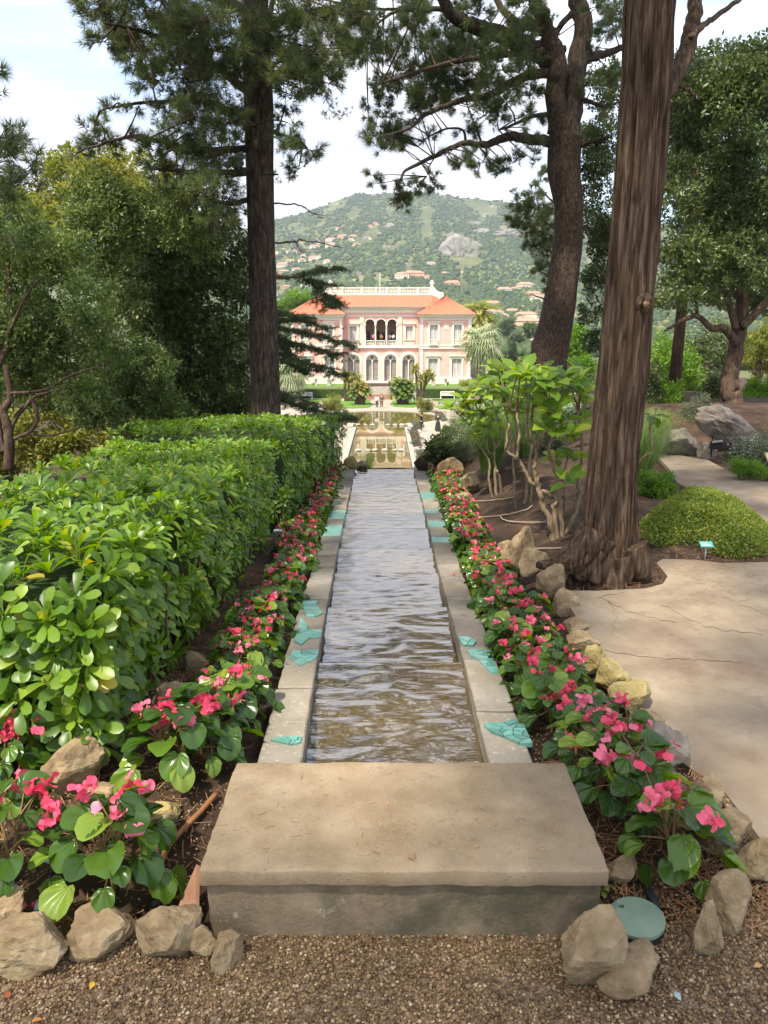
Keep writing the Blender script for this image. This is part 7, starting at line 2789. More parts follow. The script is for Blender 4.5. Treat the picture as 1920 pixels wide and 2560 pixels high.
def palm(name, label, base, height, trunk_r, crown, mat, seed, group=None, lean=(0, 0), barkmat=None):
    r = random.Random(seed)
    e_ = empty(name, base, label, 'palm', group)
    mb_ = MB()
    pts = [Vector((lean[0] * t_ * t_, lean[1] * t_ * t_, height * t_)) for t_ in [i / 24 for i in range(25)]]
    pts[0].z = -0.2
    mb_.tube(pts, [trunk_r * (1.15 - 0.25 * i / 24) * (1.06 if i % 2 else 0.97) for i in range(25)], 14)
    mb_.build('trunk', barkmat or M['oak_bark'], e_)
    for (n_, L_, droop, pinn, lw, u0, u1, w) in crown:
        Vv, Ff, rn = fronds(r, n_, L_, droop, pinn, lw, u0, u1, w)
        o_ = put('crown', arr_mesh('crown', Vv, Ff, mat, rn), e_)
        o_.location = (lean[0], lean[1], height)
    return e_


M['fanpalm'] = leaf_mat('fan palm leaf', [(0, (0.17, 0.21, 0.10)), (0.6, (0.32, 0.36, 0.20)), (1, (0.48, 0.50, 0.32))], 0.25, 0.5)
M['datepalm'] = leaf_mat('date palm leaf', [(0, (0.14, 0.17, 0.03)), (0.6, (0.26, 0.28, 0.06)), (1, (0.40, 0.37, 0.10))], 0.3, 0.5)
M['cycad'] = leaf_mat('cycad leaf', [(0, (0.07, 0.13, 0.015)), (0.6, (0.14, 0.22, 0.03)), (1, (0.26, 0.29, 0.06))], 0.25, 0.45)
M['cycad_yellow'] = leaf_mat('yellowing cycad leaf', [(0, (0.10, 0.12, 0.02)), (0.6, (0.26, 0.22, 0.04)), (1, (0.40, 0.26, 0.06))], 0.25, 0.45)
M['palm_trunk'] = surf('palm trunk', [(0.3, (0.13, 0.095, 0.07)), (0.7, (0.28, 0.22, 0.17))], 3, 0.9, 0.7, 8, stretch=(1, 1, 5))


def CR(x, y):
    return (660 + x / 2.304, 660 + y / 2.304)


b = PZ(*CR(1230, 745), POOLZ)
b = PY(*CR(1230, 745), 104)
top = PY(*CR(1238, 440), 104)
palm('fan_palm', 'tall fan palm with grey green fronds in front of the villa right wing', (b.x, 104, POOLZ), top.z - POOLZ, 0.36, [(40, 2.9, 0.9, False, 2.2, -0.9, 1.35, 0.10), (14, 2.4, 1.4, False, 2.0, -1.35, -0.8, 0.09)], M['fanpalm'], 1, None, (0.25, 0), M['palm_trunk'])
b = PY(*CR(1238, 300), 135)
palm('date_palm', 'yellow green date palm rising behind the fan palm', (b.x, 135, -6.4), b.z + 6.4, 0.4, [(60, 4.9, 1.7, True, 1.1, -0.25, 1.4, 0.12)], M['datepalm'], 2, None, (0, 0), M['palm_trunk'])
b = PY(*CR(150, 690), 104)
palm('fan_palm', 'fan palm half hidden behind the tall pine trunk and cedar', (b.x, 104, POOLZ), 4.0, 0.34, [(30, 2.7, 1.1, False, 2.1, -0.9, 1.2, 0.1)], M['fanpalm'], 3, None, (0, 0), M['palm_trunk'])

CG = 'cycads by the round pool'


def cycad(label, cpx, y_foot, Y, heads, mat, seed):
    e_ = empty('cycad', (0, 0, 0), label, 'cycad', CG)
    b_ = PY(*CR(cpx, y_foot), Y)
    e_.location = (b_.x, Y, POOLZ)
    L0 = Vector(e_.location)
    r = random.Random(seed)
    mb_ = MB()
    for (x, y, l, n_, lw) in heads:
        h = PY(*CR(x, y), Y + r.uniform(-0.4, 0.4)) - L0
        mb_.tube([(h.x * 0.3, h.y * 0.3, -0.1), (h.x * 0.7, h.y, h.z * 0.5), h], [0.32, 0.28, 0.2], 10)
        Vv, Ff, rn = fronds(r, n_, l, 1.3, True, lw, -0.25, 1.35, 0.055)
        o_ = put('crown', arr_mesh('crown', Vv, Ff, mat, rn), e_)
        o_.location = h
    mb_.build('trunk', M['oak_bark'], e_, True)
    return e_


cycad('large dark green cycad right of the garden steps', 800, 805, 98.5, [(775, 690, 1.6, 34, 0.4), (830, 700, 1.5, 30, 0.4), (800, 740, 1.5, 30, 0.4), (760, 745, 1.3, 26, 0.4), (840, 755, 1.3, 26, 0.4)], M['cycad'], 11)
cycad('dark cycad with yellowing fronds left of the garden steps', 552, 805, 98.0, [(555, 710, 1.5, 34, 0.38), (520, 745, 1.2, 24, 0.36), (585, 735, 1.3, 26, 0.36)], M['cycad_yellow'], 12)
bpy.data.objects['cycad.001'].children[0].data.materials[0] = M['cycad_yellow']
for o_ in list(bpy.data.objects['cycad.001'].children)[1:3]:
    if o_.name.startswith('crown'):
        o_.data.materials.clear()
        o_.data.materials.append(M['cycad'])


def yucca(label, stems, Y, seed):
    r = random.Random(seed)
    b_ = PY(*CR(*stems[0][0]), Y)
    e_ = empty('yucca', (b_.x, Y, POOLZ), label, 'yucca', 'yuccas by the round pool')
    L0 = Vector(e_.location)
    for pts in stems:
        W = [PY(*CR(*p), Y) - L0 for p in pts]
        W[0].z = -0.1
        mb_ = MB()
        mb_.tube(wobble(W, 0.02, seed, 4), lin(0.2, 0.12, 4 * (len(W) - 1) + 1), 9)
        mb_.build('trunk', M['oak_bark'], e_, True)
        Vv, Ff, rn = [], [], []
        for i in range(110):
            d = np.array((r.gauss(0, 1), r.gauss(0, 1), r.gauss(0.15, 0.8)))
            d /= np.linalg.norm(d)
            l = r.uniform(0.8, 1.25)
            s = np.cross(d, np.array((0.3, 0.2, 1.0)))
            s = s / np.linalg.norm(s) * 0.075
            k = len(Vv)
            h = np.array(W[-1])
            mid = h + d * l * 0.5
            tip = h + d * l + np.array((0, 0, -0.18))
            Vv += [h, mid + s, tip, mid - s]
            Ff.append((k, k + 1, k + 2, k + 3))
            rn += [r.uniform(0, 0.98)] * 4
        put('crown', arr_mesh('crown', Vv, Ff, M['datepalm'], rn), e_)
    return e_


yucca('group of yuccas with yellow green heads right of the garden steps', [[(885, 785), (880, 700), (872, 605)], [(890, 785), (905, 720), (905, 660)], [(900, 785), (925, 700), (938, 630)], [(895, 790), (920, 720), (960, 645)]], 103, 21)
yucca('group of yuccas with yellow green heads left of the garden steps', [[(495, 785), (510, 720), (505, 645)], [(470, 785), (465, 720), (468, 650)], [(500, 790), (530, 730), (545, 665)], [(480, 790), (490, 700), (485, 680)]], 103, 22)


def ball(name, label, cpx, cpy, rpx, Y, n_, ln, mat, seed, group, zbase, cat='bush', sq=0.9):
    p = PY(*CR(cpx, cpy), Y)
    w = rpx / 2.304 / F * Y
    e_ = empty(name, (p.x, Y, zbase), label, cat, group)
    r = random.Random(seed)
    cl = [(0, 0, p.z - zbase, w * 0.75, w * 0.75, w * 0.75 * sq)]
    for k in range(9):
        a = k * 0.7
        cl.append((math.cos(a) * w * 0.5, math.sin(a) * w * 0.5, p.z - zbase + r.uniform(-0.45, 0.45) * w, w * 0.45, w * 0.45, w * 0.45))
    leaf_cloud('foliage', cl, n_, ln, 0.4, mat, seed, e_)
    mb_ = MB()
    for k in range(4):
        a = k * 1.6
        mb_.tube([(0, 0, -0.1), (math.cos(a) * w * 0.3, math.sin(a) * w * 0.3, (p.z - zbase) * 0.7)], [0.06, 0.03], 6)
    mb_.build('stem', M['twig'], e_)
    return e_


YG = 'yellow round bushes beside the pool'
ball('round_bush', 'rounded yellow green bush at the left pool edge', 400, 800, 62, 92, 3500, 0.22, M['yellowgreen'], 541, YG, POOLZ)
ball('round_bush', 'rounded yellow green bush at the right pool edge', 928, 815, 52, 90, 3500, 0.2, M['yellowgreen'], 542, YG, POOLZ)
TGp = 'clipped topiary balls on the parterre'
for k, (x, y, rr2) in enumerate(((200, 697, 13), (290, 692, 15), (1057, 685, 14), (725, 682, 8))):
    ball('topiary_ball', '%s clipped topiary ball on the parterre counted from the left' % ['first', 'second', 'fourth', 'third'][k], x, y, rr2, 113, 700, 0.12, M['brightgreen'], 550 + k, TGp, VZ, 'topiary', 1.0)
ball('parterre_shrub', 'spiky yellow shrub right of the parterre urns', 1165, 695, 34, 111, 1500, 0.3, M['datepalm'], 560, None, VZ, 'shrub')
# urns on pedestals
for k, (x, y, lab) in enumerate(((975, 690, 'large grey stone urn right of the steps'), (375, 700, 'large grey stone urn left of the steps'), (1045, 712, 'small pedestal urn under the right wing windows'), (228, 705, 'small pedestal urn farthest left on the parterre'), (300, 712, 'small pedestal urn second from the left on the parterre'))):
    p = PY(*CR(x, y + 14), 111.5)
    big = k < 2
    s = 1.0 if big else 0.55
    e = empty('stone_urn', (p.x, 111.5, VZ), lab, 'urn', 'stone urns on the parterre')
    mb = MB()
    mb.box(-0.3 * s, 0.3 * s, -0.3 * s, 0.3 * s, 0, 0.9 * s)
    mb.build('pedestal', M['urn'], e)
    mb = MB()
    mb.lathe([(0.18 * s, 0.9 * s), (0.12 * s, 1.05 * s), (0.30 * s, 1.35 * s), (0.42 * s, 1.75 * s), (0.36 * s, 1.8 * s)], sides=14)
    mb.build('bowl', M['urn'] if big else M['terracotta'], e, True)

# ------------------------------------------------------------------ villa
YW, YC = 116.0, 118.2     # front planes of the wings and of the recessed centre
vil = empty('villa', (-0.4, YC, VZ), 'pink two storey villa with white arches, red tiled roof and rooftop balustrade', 'villa')
VL = Vector(vil.location)


def vx(px, Y):
    return (px - CX) / F * (Y * CT + (CAMZ + 3) * ST)


def vz(py, Y):
    return PY(960, py, Y).z


def vpanel(name, x0, x1, y0, y1, Y, holes, depth, mat, parent=None, par_loc=None):
    """photograph rectangle x0..x1, y0(top)..y1 at plane Y, holes as world outlines"""
    outl = [(vx(x0, Y), vz(y1, Y)), (vx(x1, Y), vz(y1, Y)), (vx(x1, Y), vz(y0, Y)), (vx(x0, Y), vz(y0, Y))]
    L0 = par_loc if par_loc is not None else VL
    me = panel_mesh(name, [(a - L0.x, b - L0.z) for a, b in outl], [[(a - L0.x, b - L0.z) for a, b in h] for h in holes], depth, mat)
    o_ = put(name, me, parent or vil)
    o_.location.y = Y - L0.y + depth / 2
    return o_


def vrect(x0, x1, y0, y1, Y):
    return [(vx(x0, Y), vz(y1, Y)), (vx(x1, Y), vz(y1, Y)), (vx(x1, Y), vz(y0, Y)), (vx(x0, Y), vz(y0, Y))]


def varch(x0, x1, ytop, ybot, Y, n=14):
    a, b = vx(x0, Y), vx(x1, Y)
    r = (b - a) / 2
    zt = vz(ytop, Y) - r
    return [(a, vz(ybot, Y)), (b, vz(ybot, Y))] + arc((a + b) / 2, zt, r, 0, math.pi, n)


def vbox(name, x0, x1, y0, y1, Ya, Yb, mat, parent=None, Yref=None):
    Yr = Yref or Ya
    mb_ = MB()
    mb_.box(vx(x0, Yr) - VL.x, vx(x1, Yr) - VL.x, Ya - VL.y, Yb - VL.y, vz(y1, Yr) - VL.z, vz(y0, Yr) - VL.z)
    o_ = mb_.build(name, mat, parent or vil)
    return o_


def window(x0, x1, y0, y1, Y, frame=5, mat='curtain', hood=True, sill=True):
    """returns nothing; adds a window part with frame, pane, glazing bars"""
    w = vpanel('window', x0 - frame, x1 + frame, y0 - frame * 1.6, y1 + 1, Y - 0.12, [vrect(x0, x1, y0, y1 + 0.5, Y - 0.12)], 0.16, M['cream'])
    g_ = MB()
    g_.box(vx(x0 - 1, Y) - VL.x, vx(x1 + 1, Y) - VL.x, Y + 0.22 - VL.y, Y + 0.26 - VL.y, vz(y1 + 1, Y) - VL.z, vz(y0 - 1, Y) - VL.z)
    p_ = g_.build('pane', M[mat], vil)
    p_.parent = w
    p_.location = -w.location
    bars = MB()
    xm = (x0 + x1) / 2
    for q in (x0 + 0.3, xm, x1 - 0.3):
        bars.box(vx(q, Y) - VL.x - 0.035, vx(q, Y) - VL.x + 0.035, Y + 0.16 - VL.y, Y + 0.2 - VL.y, vz(y1, Y) - VL.z, vz(y0, Y) - VL.z)
    b_ = bars.build('glazing_bars', M['white'], w)
    b_.location = -w.location
    if hood:
        h_ = MB()
        h_.box(vx(x0 - frame - 2.5, Y) - VL.x, vx(x1 + frame + 2.5, Y) - VL.x, Y - 0.34 - VL.y, Y - 0.121 - VL.y, vz(y0 - frame * 1.6, Y) - VL.z - 0.02, vz(y0 - frame * 1.6 - 2.2, Y) - VL.z)
        o_ = h_.build('hood', M['cream'], w)
        o_.location = -w.location
    if sill:
        h_ = MB()
        h_.box(vx(x0 - frame, Y) - VL.x, vx(x1 + frame, Y) - VL.x, Y - 0.26 - VL.y, Y - 0.121 - VL.y, vz(y1 + 2.2, Y) - VL.z, vz(y1 + 0.4, Y) - VL.z)
        o_ = h_.build('sill', M['cream'], w)
        o_.location = -w.location
    return w


# wing windows in photograph pixels (right wing; the left mirrors about 953.2)
MIR = 953.2
WIN_U = [(1073.6, 1093.7, 812.8, 862.0), (1133.0, 1153.0, 812.8, 862.0)]
WIN_L = [(1071.0, 1094.6, 897.5, 942.0), (1129.6, 1154.0, 897.5, 942.0)]


def mirx(v, m):
    return v if m > 0 else 2 * MIR - v


def baluster_run(name, x0, x1, ytop, ybot, Y, n_, parent=None, rail=True, r0=0.07):
    mb_ = MB()
    za, zb = vz(ybot, Y) - VL.z, vz(ytop, Y) - VL.z
    h = zb - za
    for k in range(n_):
        x = vx(x0 + (x1 - x0) * (k + 0.5) / n_, Y) - VL.x
        mb_.lathe([(r0 * 0.7, za + 0.1 * h), (r0 * 0.55, za + 0.2 * h), (r0 * 1.1, za + 0.42 * h), (r0 * 0.6, za + 0.72 * h), (r0 * 0.8, za + 0.86 * h)], (x, Y - VL.y, 0), 7)
    if rail:
        mb_.box(vx(x0, Y) - VL.x, vx(x1, Y) - VL.x, Y - VL.y - 0.14, Y - VL.y + 0.14, za + 0.86 * h, zb)
        mb_.box(vx(x0, Y) - VL.x, vx(x1, Y) - VL.x, Y - VL.y - 0.14, Y - VL.y + 0.14, za, za + 0.10 * h)
    o_ = mb_.build(name, M['cream'], parent or vil)
    return o_


def tile_roof(name, quad, rows, mat):
    """corrugated roof plane from eave (a,b) to ridge (d,c)"""
    a, b, c, d = [Vector(q) for q in quad]
    nrm = (b - a).cross(d - a).normalized()
    if nrm.z < 0:
        nrm = -nrm
    vs, fs = [], []
    cols = rows * 4
    for i in range(cols + 1):
        t_ = i / cols
        h = nrm * (0.055 * (0.5 - 0.5 * math.cos(2 * math.pi * i / 4)))
        p, q = a + (b - a) * t_ + h, d + (c - d) * t_ + h
        for j in range(7):
            vs.append(p + (q - p) * j / 6)
        if i:
            for j in range(6):
                k = 7 * (i - 1) + j
                fs.append((k, k + 7, k + 8, k + 1))
    mb_ = MB()
    mb_.add([v - VL for v in vs], fs)
    return mb_.build(name, mat, vil)


for m in (1, -1):
    def X(v):
        return mirx(v, m)

    def pair(a, b):
        return (X(a), X(b)) if m > 0 else (X(b), X(a))
    # wall with openings, upper and lower storey
    hol = []
    for (a, b, y0, y1) in WIN_U + WIN_L:
        q0, q1 = pair(a, b)
        hol.append(vrect(q0, q1, y0, y1, YW))
    xa, xb = pair(1051.0, 1175.0)
    vpanel('wall', xa, xb, 795, 958, YW, hol, 0.4, M['pink'])
    # side and rear walls
    for xe in (1051.5, 1174.5):
        s = MB()
        x_ = vx(X(xe), YW)
        s.box(x_ - VL.x - 0.2, x_ - VL.x + 0.2, YW + 0.41 - VL.y, 134 - VL.y, VZ - VL.z, vz(795, YW) - VL.z)
        s.build('side_wall', M['pink'], vil)
    # corner pilasters, bands, cornice, plinth
    for (a, b) in ((1050.0, 1057.0), (1168.5, 1176.5)):
        q0, q1 = pair(a, b)
        vbox('pilaster', q0, q1, 799, 862, YW - 0.14, YW - 0.005, M['cream'])
        vbox('pilaster', q0, q1, 872, 943, YW - 0.16, YW - 0.005, M['cream'])
    q0, q1 = pair(1049.0, 1178.0)
    vbox('floor_band', q0, q1, 862.6, 866.0, YW - 0.22, YW - 0.006, M['cream'])
    vbox('floor_band', q0, q1, 868.5, 872.0, YW - 0.24, YW - 0.006, M['cream'])
    q0, q1 = pair(1048.0, 1179.0)
    vbox('plinth', q0, q1, 943, 960, YW - 0.25, YW + 17, M['cream'], None, YW)
    q0, q1 = pair(1049.0, 1178.0)
    vbox('frieze', q0, q1, 792.5, 799.6, YW - 0.10, YW + 17.5, M['cream'], None, YW)
    q0, q1 = pair(1045.0, 1183.0)
    vbox('cornice', q0, q1, 788.6, 792.4, YW - 0.55, YW + 18, M['cream'], None, YW)
    q0, q1 = pair(1042.0, 1186.0)
    vbox('cornice', q0, q1, 786.4, 788.5, YW - 0.8, YW + 18.3, M['cream'], None, YW)
    # hipped roof
    ze = vz(786.2, YW)
    x0_, x1_ = sorted((vx(X(1040), YW), vx(X(1188), YW)))
    y0_, y1_ = YW - 0.95, YW + 18.4
    xr_, zr_ = (x0_ + x1_) / 2, ze + 2.75
    yr0, yr1 = YW + 4.2, YW + 14
    A_, B_, C_, D_ = (x0_, y0_, ze), (x1_, y0_, ze), (x1_, y1_, ze), (x0_, y1_, ze)
    tile_roof('roof', (A_, B_, (xr_ + 0.02, yr0, zr_), (xr_ - 0.02, yr0, zr_)), 28, M['roof'])
    tile_roof('roof', (B_, C_, (xr_, yr1, zr_), (xr_, yr0, zr_)), 50, M['roof'])
    tile_roof('roof', (D_, A_, (xr_, yr0, zr_), (xr_, yr1, zr_)), 50, M['roof'])
    # windows
    for (a, b, y0, y1) in WIN_U:
        q0, q1 = pair(a, b)
        window(q0, q1, y0, y1, YW, 4.5, sill=False)
        baluster_run('window_balustrade', q0 - 1, q1 + 1, 848.5, 862.5, YW - 0.35, 6, None, True, 0.06)
    for (a, b, y0, y1) in WIN_L:
        q0, q1 = pair(a, b)
        window(q0, q1, y0, y1, YW, 4.8)
    # square plaque between the upper windows
    q0, q1 = pair(1107.7, 1120.0)
    vbox('plaque', q0, q1, 811, 824, YW - 0.08, YW - 0.005, M['cream'])
    vbox('plaque_relief', q0 + 3, q1 - 3, 814, 821, YW - 0.13, YW - 0.085, M['cream_relief'])

# centre: upper storey with loggia and two windows
LOG = [(913.6, 937.0), (940.8, 964.2), (968.2, 991.8)]
hol = [varch(a, b, 798.0, 864, YC) for a, b in LOG]
CWIN = [(874.5, 892.5, 816, 848.5), (1013.5, 1031.7, 816, 848.5)]
hol += [vrect(*w, YC) for w in CWIN]
vpanel('wall', 858, 1048, 780, 865, YC, hol, 0.5, M['pink'])
for w in CWIN:
    window(*w, YC, 4.5)
    vbox('window_apron', w[0] - 4, w[1] + 4, 851, 864, YC - 0.10, YC - 0.005, M['cream_relief'])
for (a, b) in ((900.0, 910.6), (994.2, 1004.6)):
    vbox('carved_pilaster', a, b, 792, 865, YC - 0.16, YC - 0.004, M['cream_relief'])
    p = vx((a + b) / 2, YC)
    mb = MB()
    mb.tube([(p - VL.x, YC - 0.165 - VL.y, vz(808, YC) - VL.z), (p - VL.x, YC - 0.22 - VL.y, vz(808, YC) - VL.z)], [0.32, 0.26], 16)
    mb.build('medallion', M['pink'], vil)
# loggia arch mouldings and columns
for (a, b) in LOG:
    o_out = varch(a - 2.2, b + 2.2, 795.6, 812.5, YC - 0.2)
    o_in = varch(a, b, 798.0, 812.6, YC - 0.2)
    r_out = (vx(b + 2.2, YC) - vx(a - 2.2, YC)) / 2
    r_in = (vx(b, YC) - vx(a, YC)) / 2
    cxa = (vx(a, YC) + vx(b, YC)) / 2
    zc = vz(798.0, YC) - r_in
    ring = arc(cxa, zc, r_out * 0.99, 0, math.pi, 18) + arc(cxa, zc, r_in, math.pi, 0, 18)
    me = panel_mesh('arch_moulding', [(x - VL.x, z - VL.z) for x, z in ring], [], 0.16, M['cream'])
    o = put('arch_moulding', me, vil)
    o.location.y = YC - VL.y - 0.09
for q in (913.0, 938.9, 966.2, 992.4):
    x = vx(q, YC) - VL.x
    mb = MB()
    zb_, zt_ = vz(851, YC) - VL.z, vz(811, YC) - VL.z
    mb.lathe([(0.17, zb_), (0.12, zb_ + 0.15), (0.10, zt_ - 0.3), (0.12, zt_ - 0.25), (0.2, zt_), (0.2, zt_ + 0.06)], (x, YC - VL.y - 0.12, 0), 12)
    mb.build('column', M['cream'], vil, True)
    vbox('balustrade_pier', q - 2.0, q + 2.0, 850.5, 864.5, YC - 0.25, YC - 0.006, M['cream'])
for (a, b) in LOG:
    baluster_run('loggia_balustrade', a + 1.5, b - 1.5, 850.7, 864.3, YC + 0.1, 6)
# loggia room
vbox('loggia_floor', 905, 1000, 862, 865.5, YC + 0.51, YC + 4.5, M['interior'], None, YC)
vbox('loggia_ceiling', 905, 1000, 790, 793, YC + 0.51, YC + 4.5, M['interior'], None, YC)
hol = [varch(a + 3, b - 3, 826, 864, YC + 4.4) for a, b in ((913, 928), (938, 952), (951, 966), (972, 988))]
vpanel('loggia_rear_wall', 900, 1005, 788, 865, YC + 4.4, hol, 0.2, M['interior'])
vbox('loggia_doors', 900, 1005, 788, 866, YC + 4.7, YC + 4.8, M['glass_dark'], None, YC + 4.7)
# bands and cornice of the centre
vbox('floor_band', 857, 1050, 864.6, 866.6, YC - 0.26, YC + 0.3, M['cream'], None, YC)
vbox('floor_band', 857, 1050, 866.8, 870.0, YC - 0.34, YC + 0.3, M['cream'], None, YC)
vbox('string_course', 857, 1050, 788.0, 791.5, YC - 0.12, YC - 0.004, M['cream'])
vbox('frieze', 857, 1062, 772, 782, YC - 0.08, YC + 0.55, M['cream'], None, YC)
vbox('cornice', 857, 1064, 768.6, 772, YC - 0.5, YC + 0.6, M['cream'], None, YC)
vbox('cornice', 857, 1066, 766.4, 768.5, YC - 0.85, YC + 0.7, M['cream'], None, YC)
# attic return on both sides
for a, b in ((855, 870), (1036, 1062)):
    vbox('attic_wall', a, b, 772, 800, YC + 0.56, YC + 8, M['cream'], None, YC)

# centre: ground floor with four traceried arches
ARC = [884.0, 930.5, 976.0, 1021.5]
HW = 16.2
hol = [varch(c - HW, c + HW, 885.5, 953.5, YC) for c in ARC]
vpanel('wall', 858, 1048, 869, 958, YC + 0.001, hol, 0.5, M['pink'])
for c in ARC:
    cxa = vx(c, YC)
    r_in = (vx(c + HW, YC) - vx(c - HW, YC)) / 2
    zt_ = vz(885.5, YC) - r_in
    zb_ = vz(953.5, YC)
    # wide moulded surround with jambs
    ro = r_in * 1.38
    ring = [(cxa + ro, zb_), (cxa + ro, zt_)] + arc(cxa, zt_, ro, 0, math.pi, 22)[1:] + [(cxa - ro, zb_), (cxa - r_in, zb_), (cxa - r_in, zt_)] + arc(cxa, zt_, r_in, math.pi, 0, 22)[1:] + [(cxa + r_in, zb_)]
    d_ = put('arched_door', panel_mesh('arched_door', [(x - VL.x, z - VL.z) for x, z in ring], [], 0.24, M['cream']), vil)
    d_.location.y = YC - VL.y - 0.125
    L0 = d_.location
    # inner moulding step
    ri2 = r_in * 1.14
    ring = [(cxa + ri2, zb_), (cxa + ri2, zt_)] + arc(cxa, zt_, ri2, 0, math.pi, 22)[1:] + [(cxa - ri2, zb_), (cxa - r_in * 0.97, zb_), (cxa - r_in * 0.97, zt_)] + arc(cxa, zt_, r_in * 0.97, math.pi, 0, 22)[1:] + [(cxa + r_in * 0.97, zb_)]
    o = put('moulding', panel_mesh('moulding', [(x - VL.x, z - VL.z) for x, z in ring], [], 0.12, M['cream_relief']), d_)
    o.location.y = -0.19
    # tracery with two lancets, a big and two small roundels
    lw = r_in * 0.88
    zl = zt_ - r_in * 0.12
    holes_ = []
    for s in (-1, 1):
        cx2 = cxa + s * r_in * 0.49
        rr2 = r_in * 0.42
        holes_.append([(cx2 - rr2, zb_ + 0.1), (cx2 + rr2, zb_ + 0.1)] + arc(cx2, zl - rr2 * 0.2, rr2, 0, math.pi, 14))
    holes_.append(arc(cxa, zt_ + r_in * 0.47, r_in * 0.29, 0, 2 * math.pi, 20)[:-1])
    for s in (-1, 1):
        holes_.append(arc(cxa + s * r_in * 0.56, zt_ + r_in * 0.43, r_in * 0.11, 0, 2 * math.pi, 12)[:-1])
    outl = [(cxa - r_in * 0.985, zb_), (cxa + r_in * 0.985, zb_)] + arc(cxa, zt_, r_in * 0.985, 0, math.pi, 22)
    o = put('tracery', panel_mesh('tracery', [(x - VL.x, z - VL.z) for x, z in outl], [[(x - VL.x, z - VL.z) for x, z in h] for h in holes_], 0.14, M['cream']), d_)
    o.location.y = 0.25
    mb = MB()
    mb.box(cxa - r_in - VL.x, cxa + r_in - VL.x, 0.42, 0.46, zb_ - VL.z, zt_ + r_in - VL.z)
    mb.build('pane', M['glass_grey'], d_)
    mb = MB()
    for s in (-1, 1):
        cx2 = cxa + s * r_in * 0.49 - VL.x
        mb.box(cx2 - 0.02, cx2 + 0.02, 0.36, 0.40, zb_ - VL.z, zl - VL.z)
        for q in (0.35, 0.7):
            mb.box(cx2 - r_in * 0.42, cx2 + r_in * 0.42, 0.36, 0.40, zb_ + (zl - zb_) * q - VL.z, zb_ + (zl - zb_) * q + 0.05 - VL.z)
    mb.build('glazing_bars', M['urn'], d_)
vbox('doorstep', 862, 1046, 953.5, 960, YC - 0.6, YC - 0.002, M['cream'])
# central roof
ze = vz(766.0, YC)
x0_, x1_ = vx(846, YC), vx(1072, YC)
zr_ = vz(738, YC + 5)
xa_, xb_ = vx(826, YC + 5), vx(1080, YC + 5)
tile_roof('roof', ((x0_, YC - 1.0, ze), (x1_, YC - 1.0, ze), (xb_, YC + 5, zr_), (xa_, YC + 5, zr_)), 52, M['roof'])
tile_roof('roof', ((x1_, YC - 1.0, ze), (vx(1106, YC + 5), YC + 4, vz(768, YC + 4)), (vx(1094, YC + 5), YC + 5.2, vz(748, YC + 5)), (xb_, YC + 5, zr_)), 12, M['roof'])
# rooftop balustrade
YB = YC + 6.0
vbox('parapet_base', 826, 1076, 735.5, 741, YB - 0.3, YB + 0.3, M['cream'], None, YB)
piers = [832, 852, 861, 885, 915, 951, 982, 998, 1043, 1074]
piers = [830, 858, 907, 940, 967, 998, 1044, 1074]
for k, q in enumerate(piers):
    vbox('parapet_pier', q - 2.4, q + 2.4, 717.5, 735.6, YB - 0.26, YB + 0.26, M['cream'], None, YB)
for a, b in zip(piers[:-1], piers[1:]):
    baluster_run('roof_balustrade', a + 2.5, b - 2.5, 718.5, 735.8, YB, max(4, int((b - a) / 3.9)), None, True, 0.085)
# scroll end and urn at the right
pr = [(1075, 741), (1075, 718.5), (1079, 718.5), (1085, 720), (1088, 726), (1094, 729), (1104, 731), (1106, 736), (1106, 752), (1098, 752), (1090, 742)]
for m in (1, -1):
    pts = [(vx(mirx(a, m) if m < 0 else a, YB), vz(b, YB)) for a, b in pr]
    if m < 0:
        pts = pts[::-1]
    o = put('scroll', panel_mesh('scroll', [(x - VL.x, z - VL.z) for x, z in pts], [], 0.5, M['cream']), vil)
    o.location.y = YB - VL.y
    q = vx(mirx(1077.5, m), YB) - VL.x
    zb_ = vz(718.6, YB) - VL.z
    mb = MB()
    mb.lathe([(0.30, zb_), (0.32, zb_ + 0.12), (0.14, zb_ + 0.25), (0.32, zb_ + 0.5), (0.36, zb_ + 0.75), (0.16, zb_ + 0.9), (0.22, zb_ + 1.0), (0.05, zb_ + 1.12)], (q, YB - VL.y, 0), 14)
    mb.build('urn', M['cream'], vil, True)
mb = MB()
q = vx(950, YB + 2) - VL.x
mb.tube([(q, YB + 2 - VL.y, vz(741, YB + 2) - VL.z), (q, YB + 2 - VL.y, vz(682, YB + 2) - VL.z)], 0.04, 6)
mb.build('flagpole', M['white'], vil)
mb = MB()
mb.box(vx(830, YB) - VL.x, vx(1080, YB) - VL.x, YB + 0.4 - VL.y, YB + 9 - VL.y, VZ - VL.z, vz(741, YB) - VL.z)
mb.build('rear_block', M['cream'], vil)
# annex with arched windows at the right
YA = YW + 4
hol = [varch(1177.5, 1190, 899, 946, YA), varch(1204, 1214, 897, 946, YA)]
vpanel('annex_wall', 1174, 1219, 886, 958, YA, hol, 0.4, M['cream'])
vbox('annex_glass', 1174, 1219, 886, 958, YA + 0.45, YA + 0.5, M['glass_grey'], None, YA)
vbox('annex_cornice', 1173, 1221, 884, 886.4, YA - 0.3, YA + 8, M['cream'], None, YA)
baluster_run('annex_balustrade', 1176, 1196, 874, 884, YA + 0.2, 6)

